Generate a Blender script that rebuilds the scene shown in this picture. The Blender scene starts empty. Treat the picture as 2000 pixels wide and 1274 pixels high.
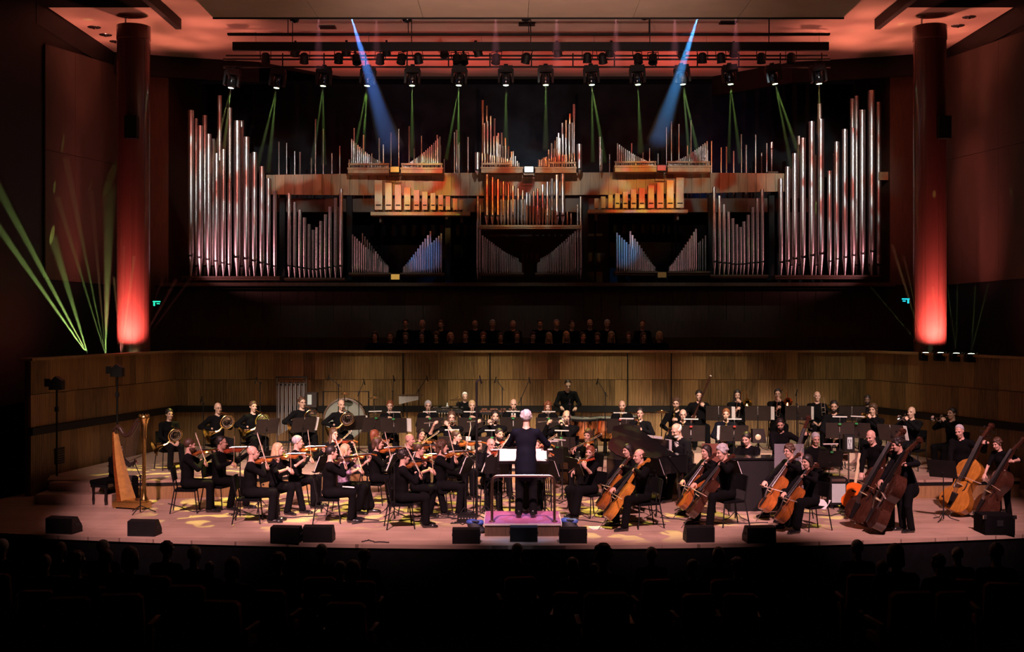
import bpy, bmesh, math, random
import numpy as np
from mathutils import Vector, Matrix, Euler

R = math.radians
random.seed(7)
SC = bpy.context.scene
COL = SC.collection

# ------------------------------------------------------------------ camera
F = 2360.0          # focal length in pixels of the 2000 px wide frame
EYE = 3.58          # eye height above the stage floor
HOR = 627.0         # image row of the horizon
cd = bpy.data.cameras.new('camera')
cd.sensor_width = 36.0
cd.lens = F / 2000 * 36.0
cd.shift_y = -(637 - HOR) / 2000
cd.clip_end = 200
cam = bpy.data.objects.new('camera', cd)
COL.objects.link(cam)
cam.location = (0, 0, EYE)
cam.rotation_euler = (R(90), 0, 0)
SC.camera = cam

def P(px, py, d):
    """point of the hall seen at pixel (px, py) at the distance d down the hall"""
    return Vector(((px - 1000) * d / F, d, EYE - (py - HOR) * d / F))

# ------------------------------------------------------------------ world, view
w = bpy.data.worlds.new('hall_dark')
SC.world = w
w.use_nodes = True
w.node_tree.nodes['Background'].inputs[0].default_value = (1.0, .55, .45, 1)
w.node_tree.nodes['Background'].inputs[1].default_value = 0.0012
SC.view_settings.view_transform = 'Standard'
SC.view_settings.look = 'None'
SC.view_settings.gamma = 1
SC.view_settings.use_curve_mapping = False
SC.view_settings.exposure = 0.0
SC.cycles.use_denoising = True
SC.cycles.max_bounces = 4
SC.cycles.diffuse_bounces = 2
SC.cycles.glossy_bounces = 2
SC.cycles.transmission_bounces = 3
SC.cycles.volume_bounces = 0
SC.cycles.transparent_max_bounces = 8
SC.cycles.sample_clamp_indirect = 3.0
SC.cycles.caustics_reflective = False
SC.cycles.caustics_refractive = False

# ------------------------------------------------------------------ stage lighting
def spot(name, loc, to, power, col, size, blend=.5, radius=.12, gobo=None):
    l = bpy.data.lights.new(name, 'SPOT')
    l.energy = power
    l.color = col
    l.spot_size = R(size)
    l.spot_blend = blend
    l.shadow_soft_size = radius
    if gobo:
        l.use_nodes = True
        nt = l.node_tree
        em = nt.nodes['Emission']
        tc = nt.nodes.new('ShaderNodeTexCoord')
        nz = nt.nodes.new('ShaderNodeTexNoise')
        nz.inputs['Scale'].default_value = gobo['scale']
        nz.inputs['Detail'].default_value = gobo.get('detail', 1.0)
        mp = nt.nodes.new('ShaderNodeMapping')
        mp.inputs['Location'].default_value = gobo.get('off', (0, 0, 0))
        rp = nt.nodes.new('ShaderNodeValToRGB')
        els = rp.color_ramp.elements
        st = gobo['stops']
        els[0].position, els[0].color = st[0][0], (*st[0][1], 1)
        els[1].position, els[1].color = st[-1][0], (*st[-1][1], 1)
        for p, c in st[1:-1]:
            e = els.new(p)
            e.color = (*c, 1)
        nt.links.new(tc.outputs['Normal'], mp.inputs[0])
        nt.links.new(mp.outputs[0], nz.inputs[0])
        nt.links.new(nz.outputs[0], rp.inputs[0])
        nt.links.new(rp.outputs[0], em.inputs[0])
    o = bpy.data.objects.new(name, l)
    COL.objects.link(o)
    o.location = loc
    o.rotation_euler = (Vector(to) - Vector(loc)).to_track_quat('-Z', 'Y').to_euler()
    return o

K0 = (0, 0, 0)
PINK = (1, .50, .54)
# front-of-house pink wash on the stage from the hall's lighting bridge
for i, (x, tx, p) in enumerate([(-6, -5.2, 14500), (-2, -1.9, 20500), (2.5, 2.1, 17500), (6.5, 6.6, 15500)]):
    spot('bridge_wash', (x, 10.5, 12.2), (tx, 22.9, .2), p, PINK, 23.5, .6, .2)
# pale key from the bridge on the players' faces
for i, (x, tx, ty, p) in enumerate([(-8, -7.2, 26.8, 8500), (-5, -4.4, 27.4, 24000), (0, -.3, 27.4, 24000), (5, 3.6, 27.4, 24000), (9, 7.2, 27.6, 15000)]):
    spot('bridge_key', (x, 12, 11.8), (tx, ty, .9), p, (1, .74, .62), 16, .9, .2)
# yellow-green top light with leaf gobos from the rig over the players
LEAF = [(.0, K0), (.55, K0), (.59, (1, .95, .35)), (1, (1, .95, .4))]
for i, (x, y, tx, ty, p) in enumerate([(-6.3, 27, -6.6, 25.6, 8000), (-4.4, 27, -4.6, 23.2, 9000), (-2.2, 27, -2.3, 23.4, 9000),
                                        (.3, 27, 0.2, 24, 6500), (2.2, 27, 2.0, 22.4, 7500), (5.5, 27, 5.3, 23.5, 6500)]):
    spot('leaf_toplight', (x, y, 10.3), (tx, ty, 0), p, (1, .92, .45), 26, .6, .02,
         {'scale': 26, 'off': (i * 3.1, i * 1.7, 0), 'stops': LEAF})
# warm-green wash on the timber wall behind the players
for x, p in [(-3.6, 1900), (-.6, 3100), (2.4, 2900), (5.2, 1900), (8.3, 900), (-7.5, 380)]:
    spot('wall_wash', (x * 1.05, 26.2, 10.3), (x, 30.4, .15), p * 1.15, (1, .96, .64), 25, .95, .15)
# blue-white back light and front special on the conductor
spot('conductor_backlight', (.7, 23.4, 10.4), (.25, 20.75, 1.7), 2600, (.20, .45, 1), 9, .6, .08)
spot('podium_special', (-1.0, 13, 11.8), (.25, 20.2, .2), 2600, (.78, .72, 1), 10, .6, .08,
     {'scale': 20, 'stops': [(0, (.3, .3, .3)), (.45, (.3, .3, .3)), (.5, (1, 1, 1)), (1, (1, 1, 1))]})
# red up-light on the ceiling from behind the side walls and the truss
for x, y, tx, ty, p in [(-8.4, 33.6, -9.3, 31.0, 2300), (9.4, 33.6, 10.0, 31.0, 2700)]:
    spot('ceiling_uplight', (x, y, 4.75), (tx, ty, 11.2), p, (1, .25, .16), 54, .7, .25,
         {'scale': 7, 'stops': [(0, (.35, .35, .35)), (.45, (.5, .5, .5)), (.6, (1, 1, 1)), (1, (1, 1, 1))]})
for x in (-4.2, -1.4, 1.8, 4.8):
    spot('ceiling_uplight', (x, 35.0, 9.5), (x * 1.05, 34.6, 11.2), 120, (1, .10, .07), 145, .6, .15)
spot('reflector_fill', (.4, 17, 5.0), (.4, 25.5, 10.6), 4300, (1, .60, .50), 56, .9, .3)  # unseen spot over the stalls, there to brighten the reflector's underside
# coloured break-up light on the organ
BRK = [(0, (.45, .02, .015)), (.38, (.7, .05, .03)), (.45, (1, .34, .14)), (.50, (1, .94, .84)), (.60, (.95, .97, 1)), (.66, (.55, .06, .04)), (1, (.28, .015, .01))]
BRT = [(0, (.30, .06, .05)), (.40, (.6, .17, .14)), (.48, (1, .85, .78)), (.56, (.95, 1, 1)), (.64, (.9, .95, 1)), (.70, (.42, .12, .10)), (1, (.2, .04, .04))]
for i, (x, tx, p, st) in enumerate([(-6.5, -7.6, 1900, BRT), (-2.6, -3.4, 1350, BRK), (.8, .7, 1900, BRK), (4.2, 4.8, 1500, BRK), (7.4, 8.8, 2100, BRT)]):
    spot('organ_breakup', (x, 24.2, 10.2), (tx, 34.6, 8.0), p, (1, .95, .9), 26, .9, .06,
         {'scale': 12, 'off': (i * 2.3, 0, i * 1.1), 'stops': st})
AMB = [(0, (1, .12, .05)), (.42, (1, .16, .06)), (.49, (1, .46, .14)), (.56, (1, .66, .26)), (.64, (1, .80, .22)), (1, (.9, .8, .2))]
for i, (x, tx, p) in enumerate([(-2.2, -2.55, 2600), (.0, -.45, 1300), (3.2, 3.65, 2600)]):
    spot('organ_amber', (x, 24.0, 10.2), (tx, 34.3, 7.12), p, (1, .8, .5), 13 if i != 1 else 7, .5, .05,
         {'scale': 26, 'off': (i * 5.3, 2, 0), 'stops': AMB})
# cool fill spots added to lift the low pipe fans
for x, p in ((-5.6, 260), (-3.4, 420), (.5, 300), (4.4, 420), (6.6, 300)):
    spot('organ_low_fill', (x, 30.9, 10.4), (x, 34.5, 5.5), p, (.75, .95, 1), 27, .9, .08)
# rose up-light on the feet of the tall pipes
spot('organ_foot_light', (-9.7, 33.0, 5.1), (-7.6, 34.5, 5.8), 330, (1, .40, .45), 70, .8, .05)
spot('organ_foot_light', (10.6, 33.0, 5.1), (8.8, 34.5, 5.8), 150, (1, .38, .42), 80, .8, .05)
# unseen spots added for the cold beam patches on the chamber's back wall
spot('added_teal_light', (.45, 36.6, 7.0), (.45, 38.4, 8.5), 120, (.15, .55, .75), 80, .8, .1)
spot('added_blue_light', (-4.4, 37.2, 6.6), (-3.8, 38.4, 8.7), 60, (.1, .25, .9), 60, .8, .1)
spot('added_blue_light', (5.8, 37.2, 6.6), (6.4, 38.4, 8.5), 70, (.1, .28, .9), 60, .8, .1)
# dim red on the side walls of the hall
spot('side_wall_red', (8.6, 30.8, 10.7), (12.1, 32.0, 7.1), 420, (1, .2, .15), 34, .9, .2)
spot('side_wall_red', (-7.7, 30.8, 10.7), (-11.2, 31.6, 7.3), 12, (1, .22, .14), 62, .9, .2)

# ------------------------------------------------------------------ materials
MATS = {}
def mat(name, col, rough=.6, metal=0.0, noise=0.0, nscale=8.0, rand=0.0, bump=0.0, stretch=(1, 1, 1), coat=0.0, spec=.5, sheen=0.0):
    if name in MATS:
        return MATS[name]
    m = bpy.data.materials.new(name)
    m.use_nodes = True
    nt = m.node_tree
    b = nt.nodes['Principled BSDF']
    b.inputs['Roughness'].default_value = rough
    b.inputs['Metallic'].default_value = metal
    b.inputs['Specular IOR Level'].default_value = spec
    b.inputs['Coat Weight'].default_value = coat
    b.inputs['Coat Roughness'].default_value = .08
    b.inputs['Base Color'].default_value = (*col, 1)
    if noise or bump or rand:
        tc = nt.nodes.new('ShaderNodeTexCoord')
        mp = nt.nodes.new('ShaderNodeMapping')
        mp.inputs['Scale'].default_value = stretch
        nt.links.new(tc.outputs['Object'], mp.inputs[0])
        nz = nt.nodes.new('ShaderNodeTexNoise')
        nz.inputs['Scale'].default_value = nscale
        nz.inputs['Detail'].default_value = 5
        oi = nt.nodes.new('ShaderNodeObjectInfo')
        ad = nt.nodes.new('ShaderNodeVectorMath')
        ml = nt.nodes.new('ShaderNodeMath')
        ml.operation = 'MULTIPLY'
        ml.inputs[1].default_value = 37.0
        nt.links.new(oi.outputs['Random'], ml.inputs[0])
        nt.links.new(mp.outputs[0], ad.inputs[0])
        nt.links.new(ml.outputs[0], ad.inputs[1])
        nt.links.new(ad.outputs[0], nz.inputs[0])
        # value = 1 + noise*(n-.5)*2 + rand*(r-.5)*2
        m1 = nt.nodes.new('ShaderNodeMapRange')
        m1.inputs[1].default_value, m1.inputs[2].default_value = .25, .75
        m1.inputs[3].default_value, m1.inputs[4].default_value = -noise, noise
        nt.links.new(nz.outputs[0], m1.inputs[0])
        m2 = nt.nodes.new('ShaderNodeMapRange')
        m2.inputs[3].default_value, m2.inputs[4].default_value = 1 - rand, 1 + rand
        nt.links.new(oi.outputs['Random'], m2.inputs[0])
        sm = nt.nodes.new('ShaderNodeMath')
        nt.links.new(m1.outputs[0], sm.inputs[0])
        nt.links.new(m2.outputs[0], sm.inputs[1])
        mx = nt.nodes.new('ShaderNodeVectorMath')
        mx.operation = 'SCALE'
        mx.inputs[0].default_value = col
        nt.links.new(sm.outputs[0], mx.inputs['Scale'])
        nt.links.new(mx.outputs[0], b.inputs['Base Color'])
        if bump:
            bp = nt.nodes.new('ShaderNodeBump')
            bp.inputs['Strength'].default_value = bump
            bp.inputs['Distance'].default_value = .01
            nt.links.new(nz.outputs[0], bp.inputs['Height'])
            nt.links.new(bp.outputs[0], b.inputs['Normal'])
    MATS[name] = m
    return m

def emis(name, col, strength):
    if name in MATS:
        return MATS[name]
    m = bpy.data.materials.new(name)
    m.use_nodes = True
    b = m.node_tree.nodes['Principled BSDF']
    b.inputs['Base Color'].default_value = (*col, 1)
    b.inputs['Emission Color'].default_value = (*col, 1)
    b.inputs['Emission Strength'].default_value = strength
    MATS[name] = m
    return m

def glass(name, col, rough=.05, alpha=.25):
    if name in MATS:
        return MATS[name]
    m = mat(name, col, rough, 0, spec=.6)
    m.node_tree.nodes['Principled BSDF'].inputs['Alpha'].default_value = alpha
    return m

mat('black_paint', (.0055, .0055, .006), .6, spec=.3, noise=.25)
mat('black_gloss', (.010, .010, .011), .12, coat=.6, noise=.1)
mat('black_cloth', (.0028, .0028, .0036), .9, spec=.12, noise=.35, nscale=14, rand=.35)
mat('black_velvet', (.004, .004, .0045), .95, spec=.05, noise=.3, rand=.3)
mat('charcoal_cloth', (.006, .006, .008), .9, spec=.12, noise=.3, nscale=12, rand=.3)
mat('navy_cloth', (.0026, .0036, .009), .85, spec=.12, noise=.3, nscale=12)
mat('white_cloth', (.75, .74, .72), .8, noise=.05)
mat('floral_cloth', (.22, .15, .22), .8, noise=.9, nscale=18)
mat('skin_light', (.60, .37, .28), .5, noise=.08, nscale=10)
mat('skin_mid', (.50, .29, .21), .5, noise=.08, nscale=10)
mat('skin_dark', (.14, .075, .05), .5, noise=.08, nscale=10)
mat('eye_dark', (.035, .02, .016), .3)
mat('hair_dark', (.016, .011, .009), .5, noise=.5, nscale=50, stretch=(1, 1, .25), bump=.5)
mat('hair_brown', (.07, .036, .02), .5, noise=.5, nscale=50, stretch=(1, 1, .25), bump=.5)
mat('hair_red', (.19, .06, .025), .5, noise=.4, nscale=50, stretch=(1, 1, .25), bump=.5)
mat('hair_blonde', (.48, .34, .19), .5, noise=.35, nscale=50, stretch=(1, 1, .25), bump=.5)
mat('hair_grey', (.42, .42, .43), .55, noise=.4, nscale=50, stretch=(1, 1, .25), bump=.5)
mat('hair_white', (.70, .69, .67), .55, noise=.25, nscale=50, stretch=(1, 1, .25), bump=.5)
mat('wall_wood', (.25, .145, .058), .5, noise=.42, nscale=3.0, rand=.36, bump=.15, stretch=(14, 14, .9))
mat('band_wood', (.36, .215, .095), .42, noise=.25, nscale=3.0, rand=.22, bump=.1, stretch=(12, 12, 1))
mat('dark_wood', (.085, .045, .024), .5, noise=.3, nscale=3.0, rand=.15, bump=.1, stretch=(10, 10, 1))
mat('choir_wood', (.055, .030, .018), .55, noise=.3, nscale=3.0, rand=.15, stretch=(10, 10, 1))
mat('wood_pipe_pale', (.74, .53, .30), .5, noise=.12, nscale=4, rand=.08, stretch=(8, 8, 1))
mat('organ_wood', (.50, .30, .14), .45, noise=.2, nscale=4, rand=.12, stretch=(8, 8, 1))
mat('chamber_wall', (.022, .022, .026), .9, spec=.1, noise=.5, nscale=1.5)
mat('panel_plaster', (.065, .042, .032), .7, noise=.15, nscale=1.4)
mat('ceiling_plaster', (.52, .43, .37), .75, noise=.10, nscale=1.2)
mat('reflector_wood', (.50, .40, .31), .55, noise=.08, nscale=2.0, rand=.06)
mat('column_lacquer', (.14, .052, .045), .25, coat=.5, noise=.12, nscale=2.5, stretch=(9, 9, .25))
mat('pipe_tin', (.74, .73, .73), .36, 1.0, noise=.10, nscale=5, rand=.10, stretch=(1, 1, .4))
mat('pipe_spotted', (.60, .57, .54), .42, 1.0, noise=.25, nscale=26, rand=.14)
mat('pipe_orange', (.72, .40, .24), .3, 1.0, noise=.12, nscale=6, rand=.1)  # orange metal; on the middle shelf its tone carries orange light
mat('chrome', (.80, .80, .81), .18, 1.0)
mat('steel', (.45, .45, .46), .32, 1.0)
mat('brass', (.83, .60, .22), .2, 1.0, noise=.08)
mat('gold_leaf', (.86, .60, .20), .28, 1.0, noise=.15, nscale=30)
mat('silver_plate', (.84, .83, .80), .16, 1.0)
mat('copper', (.83, .36, .16), .2, 1.0, noise=.12, nscale=7)
mat('varnish_amber', (.29, .085, .018), .22, coat=.6, noise=.3, nscale=6, rand=.2, stretch=(1, 5, 5))
mat('varnish_red', (.25, .04, .016), .22, coat=.6, noise=.3, nscale=6, rand=.2, stretch=(1, 5, 5))
mat('varnish_gold', (.42, .17, .028), .22, coat=.6, noise=.3, nscale=6, rand=.1, stretch=(1, 5, 5))
mat('varnish_dark', (.05, .018, .011), .22, coat=.6, noise=.3, nscale=6, stretch=(1, 5, 5))
mat('guitar_orange', (.85, .16, .015), .2, coat=.7, noise=.1)
mat('guitar_cream', (.70, .60, .36), .3, coat=.4)
mat('harp_soundboard', (.66, .36, .10), .3, coat=.4, noise=.2, nscale=6, stretch=(8, 1, 1))
mat('ebony', (.010, .009, .009), .3)
mat('bow_wood', (.42, .24, .13), .35, noise=.1)
mat('horse_hair', (.78, .73, .66), .6)
mat('string_steel', (.65, .65, .65), .3, 1.0)
mat('paper', (.80, .78, .76), .8, noise=.06, nscale=20)
mat('desk_brown', (.026, .018, .016), .6, spec=.3, noise=.2, rand=.15)
mat('stand_light_grey', (.62, .60, .57), .35)
mat('green_clip', (.03, .26, .07), .4)
mat('red_clip', (.45, .05, .04), .4)
mat('tag_cream', (.62, .58, .46), .7)
mat('drum_skin', (.19, .20, .17), .6, noise=.1)
mat('keys_white', (.78, .76, .72), .3)
mat('rosewood', (.16, .06, .04), .35, noise=.2)
mat('carpet_plum', (.33, .10, .22), .95, noise=.25, nscale=40, bump=.3)
mat('carpet_edge', (.55, .50, .46), .8, noise=.1)
mat('blue_bag', (.03, .07, .30), .6, noise=.3)
mat('red_cloth', (.55, .03, .03), .7)
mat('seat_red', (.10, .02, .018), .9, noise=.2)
mat('plastic_bottle', (.60, .66, .70), .1)
mat('rail_bronze', (.42, .30, .22), .3, 1.0)
mat('bell_chrome', (.62, .62, .64), .38, 1.0)
mat('white_panel', (.50, .60, .60), .5, noise=.05)
mat('bronze_cymbal', (.78, .58, .28), .28, 1.0)
mat('rubber', (.02, .02, .02), .8)
glass('perspex', (.60, .60, .66), .05, .16)
mat('bag_black', (.012, .012, .013), .7, noise=.3, bump=.4)

# stage floor: narrow strip boards, worn and lightly waxed
m = mat('stage_boards', (.50, .36, .27), .38, spec=.45)
nt = m.node_tree
b = nt.nodes['Principled BSDF']
tc = nt.nodes.new('ShaderNodeTexCoord')
br = nt.nodes.new('ShaderNodeTexBrick')
br.inputs['Scale'].default_value = 1.0
br.inputs['Brick Width'].default_value = 2.4
br.inputs['Row Height'].default_value = .11
br.inputs['Mortar Size'].default_value = .0025
br.inputs['Color1'].default_value = (.52, .38, .29, 1)
br.inputs['Color2'].default_value = (.44, .31, .23, 1)
br.inputs['Mortar'].default_value = (.22, .15, .11, 1)
nt.links.new(tc.outputs['Object'], br.inputs[0])
nz = nt.nodes.new('ShaderNodeTexNoise')
nz.inputs['Scale'].default_value = 2.2
nz.inputs['Detail'].default_value = 7
nt.links.new(tc.outputs['Object'], nz.inputs[0])
mr = nt.nodes.new('ShaderNodeMapRange')
mr.inputs[3].default_value, mr.inputs[4].default_value = .74, 1.22
nt.links.new(nz.outputs[0], mr.inputs[0])
vm = nt.nodes.new('ShaderNodeVectorMath')
vm.operation = 'SCALE'
nt.links.new(br.outputs[0], vm.inputs[0])
nt.links.new(mr.outputs[0], vm.inputs['Scale'])
nt.links.new(vm.outputs[0], b.inputs['Base Color'])
mr2 = nt.nodes.new('ShaderNodeMapRange')
mr2.inputs[3].default_value, mr2.inputs[4].default_value = .28, .55
nt.links.new(nz.outputs[0], mr2.inputs[0])
nt.links.new(mr2.outputs[0], b.inputs['Roughness'])

# ------------------------------------------------------------------ mesh helpers
class MB:
    """collects shapes into one mesh"""
    def __init__(s):
        s.v, s.f, s.mi, s.cur = [], [], [], 0
    def add(s, vs, fs, M=None):
        o = len(s.v)
        s.v += [tuple(M @ Vector(v)) for v in vs] if M is not None else [tuple(v) for v in vs]
        s.f += [tuple(i + o for i in f) for f in fs]
        s.mi += [s.cur] * len(fs)
        return s
    def box(s, c, d, M=None):
        x, y, z = d[0] / 2, d[1] / 2, d[2] / 2
        vs = [(c[0] + a * x, c[1] + b * y, c[2] + e * z) for e in (-1, 1) for a, b in ((-1, -1), (1, -1), (1, 1), (-1, 1))]
        return s.add(vs, [(3, 2, 1, 0), (4, 5, 6, 7), (0, 1, 5, 4), (1, 2, 6, 5), (2, 3, 7, 6), (3, 0, 4, 7)], M)
    def prism(s, poly, z0, z1, M=None):
        n = len(poly)
        vs = [(*p, z0) for p in poly] + [(*p, z1) for p in poly]
        fs = [tuple(range(n - 1, -1, -1)), tuple(range(n, 2 * n))] + [(i, (i + 1) % n, n + (i + 1) % n, n + i) for i in range(n)]
        return s.add(vs, fs, M)
    def tube(s, path, r, n=8, M=None, cap=True):
        path = [Vector(p) for p in path]
        k = len(path)
        rs = r if isinstance(r, (list, tuple)) else [r] * k
        vs, fs = [], []
        t0 = (path[1] - path[0]).normalized()
        up = Vector((0, 0, 1)) if abs(t0.z) < .9 else Vector((1, 0, 0))
        nrm = (up - t0 * up.dot(t0)).normalized()
        for i in range(k):
            a = path[max(i - 1, 0)]
            c = path[min(i + 1, k - 1)]
            t = (c - a)
            t = t.normalized() if t.length > 1e-9 else t0
            nrm = (nrm - t * nrm.dot(t))
            nrm = nrm.normalized() if nrm.length > 1e-6 else t.orthogonal().normalized()
            bn = t.cross(nrm)
            for j in range(n):
                q = 2 * math.pi * j / n
                vs.append(path[i] + (nrm * math.cos(q) + bn * math.sin(q)) * rs[i])
        for i in range(k - 1):
            for j in range(n):
                a, b = i * n + j, i * n + (j + 1) % n
                fs.append((a, b, b + n, a + n))
        if cap:
            fs.append(tuple(range(n - 1, -1, -1)))
            fs.append(tuple(range((k - 1) * n, k * n)))
        return s.add(vs, fs, M)
    def lathe(s, prof, n=16, M=None, cap=True):
        vs, fs = [], []
        for r, z in prof:
            for j in range(n):
                q = 2 * math.pi * j / n
                vs.append((r * math.cos(q), r * math.sin(q), z))
        k = len(prof)
        for i in range(k - 1):
            for j in range(n):
                a, b = i * n + j, i * n + (j + 1) % n
                fs.append((a, b, b + n, a + n))
        if cap:
            if prof[0][0] > 1e-6: fs.append(tuple(range(n - 1, -1, -1)))
            if prof[-1][0] > 1e-6: fs.append(tuple(range((k - 1) * n, k * n)))
        return s.add(vs, fs, M)
    def mesh(s, name, mats, smooth=35, bevel=0):
        me = bpy.data.meshes.new(name)
        me.from_pydata(s.v, [], s.f)
        for m in ([mats] if isinstance(mats, str) else mats):
            me.materials.append(MATS[m])
        if len(set(s.mi)) > 1:
            me.polygons.foreach_set('material_index', s.mi)
        if smooth:
            me.polygons.foreach_set('use_smooth', [True] * len(s.f))
            me.set_sharp_from_angle(angle=R(smooth))
        me.update()
        return me

def T(x, y=None, z=None):
    return Matrix.Translation((x, y, z) if y is not None else x)
def RX(a): return Matrix.Rotation(R(a), 4, 'X')
def RY(a): return Matrix.Rotation(R(a), 4, 'Y')
def RZ(a): return Matrix.Rotation(R(a), 4, 'Z')
def frame(o, x, z):
    """matrix with its X axis along x and its Z axis near z"""
    x = Vector(x).normalized()
    z = Vector(z)
    z = (z - x * z.dot(x)).normalized()
    y = z.cross(x)
    M = Matrix((x, y, z)).transposed().to_4x4()
    M.translation = Vector(o)
    return M
def zframe(o, z, x=(1, 0, 0)):
    """matrix with its Z axis along z"""
    z = Vector(z).normalized()
    x = Vector(x)
    if abs(x.normalized().dot(z)) > .95: x = Vector((0, 1, 0))
    x = (x - z * x.dot(z)).normalized()
    M = Matrix((x, z.cross(x), z)).transposed().to_4x4()
    M.translation = Vector(o)
    return M

def obj(name, me, parent=None, M=None):
    o = bpy.data.objects.new(name, me)
    COL.objects.link(o)
    if parent is not None:
        o.parent = parent
    if M is not None:
        o.matrix_local = M if parent is not None else M
    return o
def tag(o, label=None, cat=None, group=None, kind=None):
    if label: o['label'] = label
    if cat: o['category'] = cat
    if group: o['group'] = group
    if kind: o['kind'] = kind
    return o
def thing(name, label, cat, M=None, group=None, kind=None):
    o = bpy.data.objects.new(name, None)
    o.empty_display_size = .1
    COL.objects.link(o)
    if M is not None: o.matrix_world = M
    return tag(o, label, cat, group, kind)
def put(spec, name, label, cat, M, group=None, swap=None):
    """one more individual of a kind: spec = [(part name, mesh, [(sub-part name, mesh)...])...]"""
    root = thing(name, label, cat, M, group)
    for part in spec:
        o = obj(part[0], part[1], root)
        if swap and part[0] in swap:
            o.material_slots[0].link = 'OBJECT'
            o.material_slots[0].material = MATS[swap[part[0]]]
        for sub in (part[2] if len(part) > 2 else []):
            obj(sub[0], sub[1], o)
    return root
def one(mb, name, mats, label, cat, M=None, smooth=35, group=None):
    o = obj(name, mb.mesh(name, mats, smooth), None, M)
    return tag(o, label, cat, group)
def struct(name, mb, mats, M=None, smooth=30, label=None):
    o = obj(name, mb.mesh(name, mats, smooth), None, M)
    o['kind'] = 'structure'
    if label: o['label'] = label
    return o
# ================================================================== the hall
WY, WX0, WX1 = 31.0, -8.62, 9.08      # timber wall behind the stage
WTOP = 2.77
L1, L2 = .38, .60                     # riser heights
LN, RN = (-9.80, 24.6), (10.95, 25.2) # near ends of the stage's side walls

# stage floor with its bowed front edge
front = []
for i in range(25):
    px = -60 + 2120 * i / 24
    y = 1066 - 23 * ((px - 1030) / 1000) ** 2
    d = EYE * F / (y - HOR)
    front.append(((px - 1000) * d / F, d))
poly = front + [(RN[0] + .6, 24), (RN[0] + .4, 25.3), (WX1, WY), (WX0, WY), (LN[0] - .4, 24.7), (LN[0] - .8, 23)]
struct('floor', MB().prism(poly, -.06, 0), 'stage_boards', label='pinkish timber stage floor with bowed front edge')
fb = MB()
for (a, b) in zip(front[:-1], front[1:]):
    fb.add([(a[0], a[1] + .03, -.06), (b[0], b[1] + .03, -.06), (b[0], b[1] + .03, -1.3), (a[0], a[1] + .03, -1.3),
            (a[0], a[1] + .10, -.06), (b[0], b[1] + .10, -.06), (b[0], b[1] + .10, -1.3), (a[0], a[1] + .10, -1.3)],
           [(0, 3, 2, 1), (4, 5, 6, 7), (0, 1, 5, 4), (3, 7, 6, 2)])
struct('trim_1', fb, 'black_velvet', label='black fascia below the stage front')
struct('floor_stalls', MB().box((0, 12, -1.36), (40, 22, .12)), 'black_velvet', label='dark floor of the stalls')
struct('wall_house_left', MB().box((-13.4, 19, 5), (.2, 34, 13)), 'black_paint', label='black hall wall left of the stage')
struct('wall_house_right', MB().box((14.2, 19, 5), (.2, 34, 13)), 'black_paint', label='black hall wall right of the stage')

# risers
inner = [(-9.35, 24.3), (-7.0, 24.25), (-5.7, 24.6), (-4.3, 25.5), (-3.3, 26.2), (-2.0, 26.55), (-.6, 26.7), (1.2, 26.5), (2.2, 25.3),
         (2.6, 24.9), (5.0, 24.85), (6.3, 25.2), (7.2, 24.6), (8.2, 24.3), (10.3, 24.5)]
r1 = inner + [(10.35, 25.6), (WX1 - .05, WY - .02), (WX0 + .05, WY - .02), (-9.55, 25.0)]
struct('floor_riser', MB().prism(r1, L1 - .05, L1), 'stage_boards', label='low timber riser under the winds and brass')
rf = MB()
rb = MB()
for a, b in zip(inner[:-1], inner[1:]):
    for mb, z0, z1, off in ((rf, 0.001, L1 - .115, .03), (rb, L1 - .115, L1 - .05, .015)):
        mb.add([(a[0], a[1] + off, z0), (b[0], b[1] + off, z0), (b[0], b[1] + off, z1), (a[0], a[1] + off, z1),
                (a[0], a[1] + off + .04, z0), (b[0], b[1] + off + .04, z0), (b[0], b[1] + off + .04, z1), (a[0], a[1] + off + .04, z1)],
               [(0, 1, 2, 3), (5, 4, 7, 6), (3, 2, 6, 7), (0, 4, 5, 1)])
struct('trim_2', rf, 'band_wood', label='timber riser face')
struct('trim_3', rb, 'black_paint', label='black nosing along the riser')
r2 = [(4.1, 27.2), (8.35, 27.2), (9.35, 29.9), (9.0, WY - .05), (4.1, WY - .05)]
struct('floor_riser_brass', MB().prism(r2, L1 + .002, L2), 'stage_boards', label='upper timber riser under the trombones')
for i, (dx, y0, y1, h) in enumerate([(0, 23.55, 24.0, .19), (0, 24.0, 24.3, .36)]):
    struct('step_%d' % (i + 1), MB().box((-8.55 + .05 * i, (y0 + 24.3) / 2, h / 2 + .001), (1.5 - .1 * i, 24.3 - y0, h)), 'stage_boards',
           label='stage-left step beside the harp, ' + ('lower' if i == 0 else 'upper'))

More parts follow.
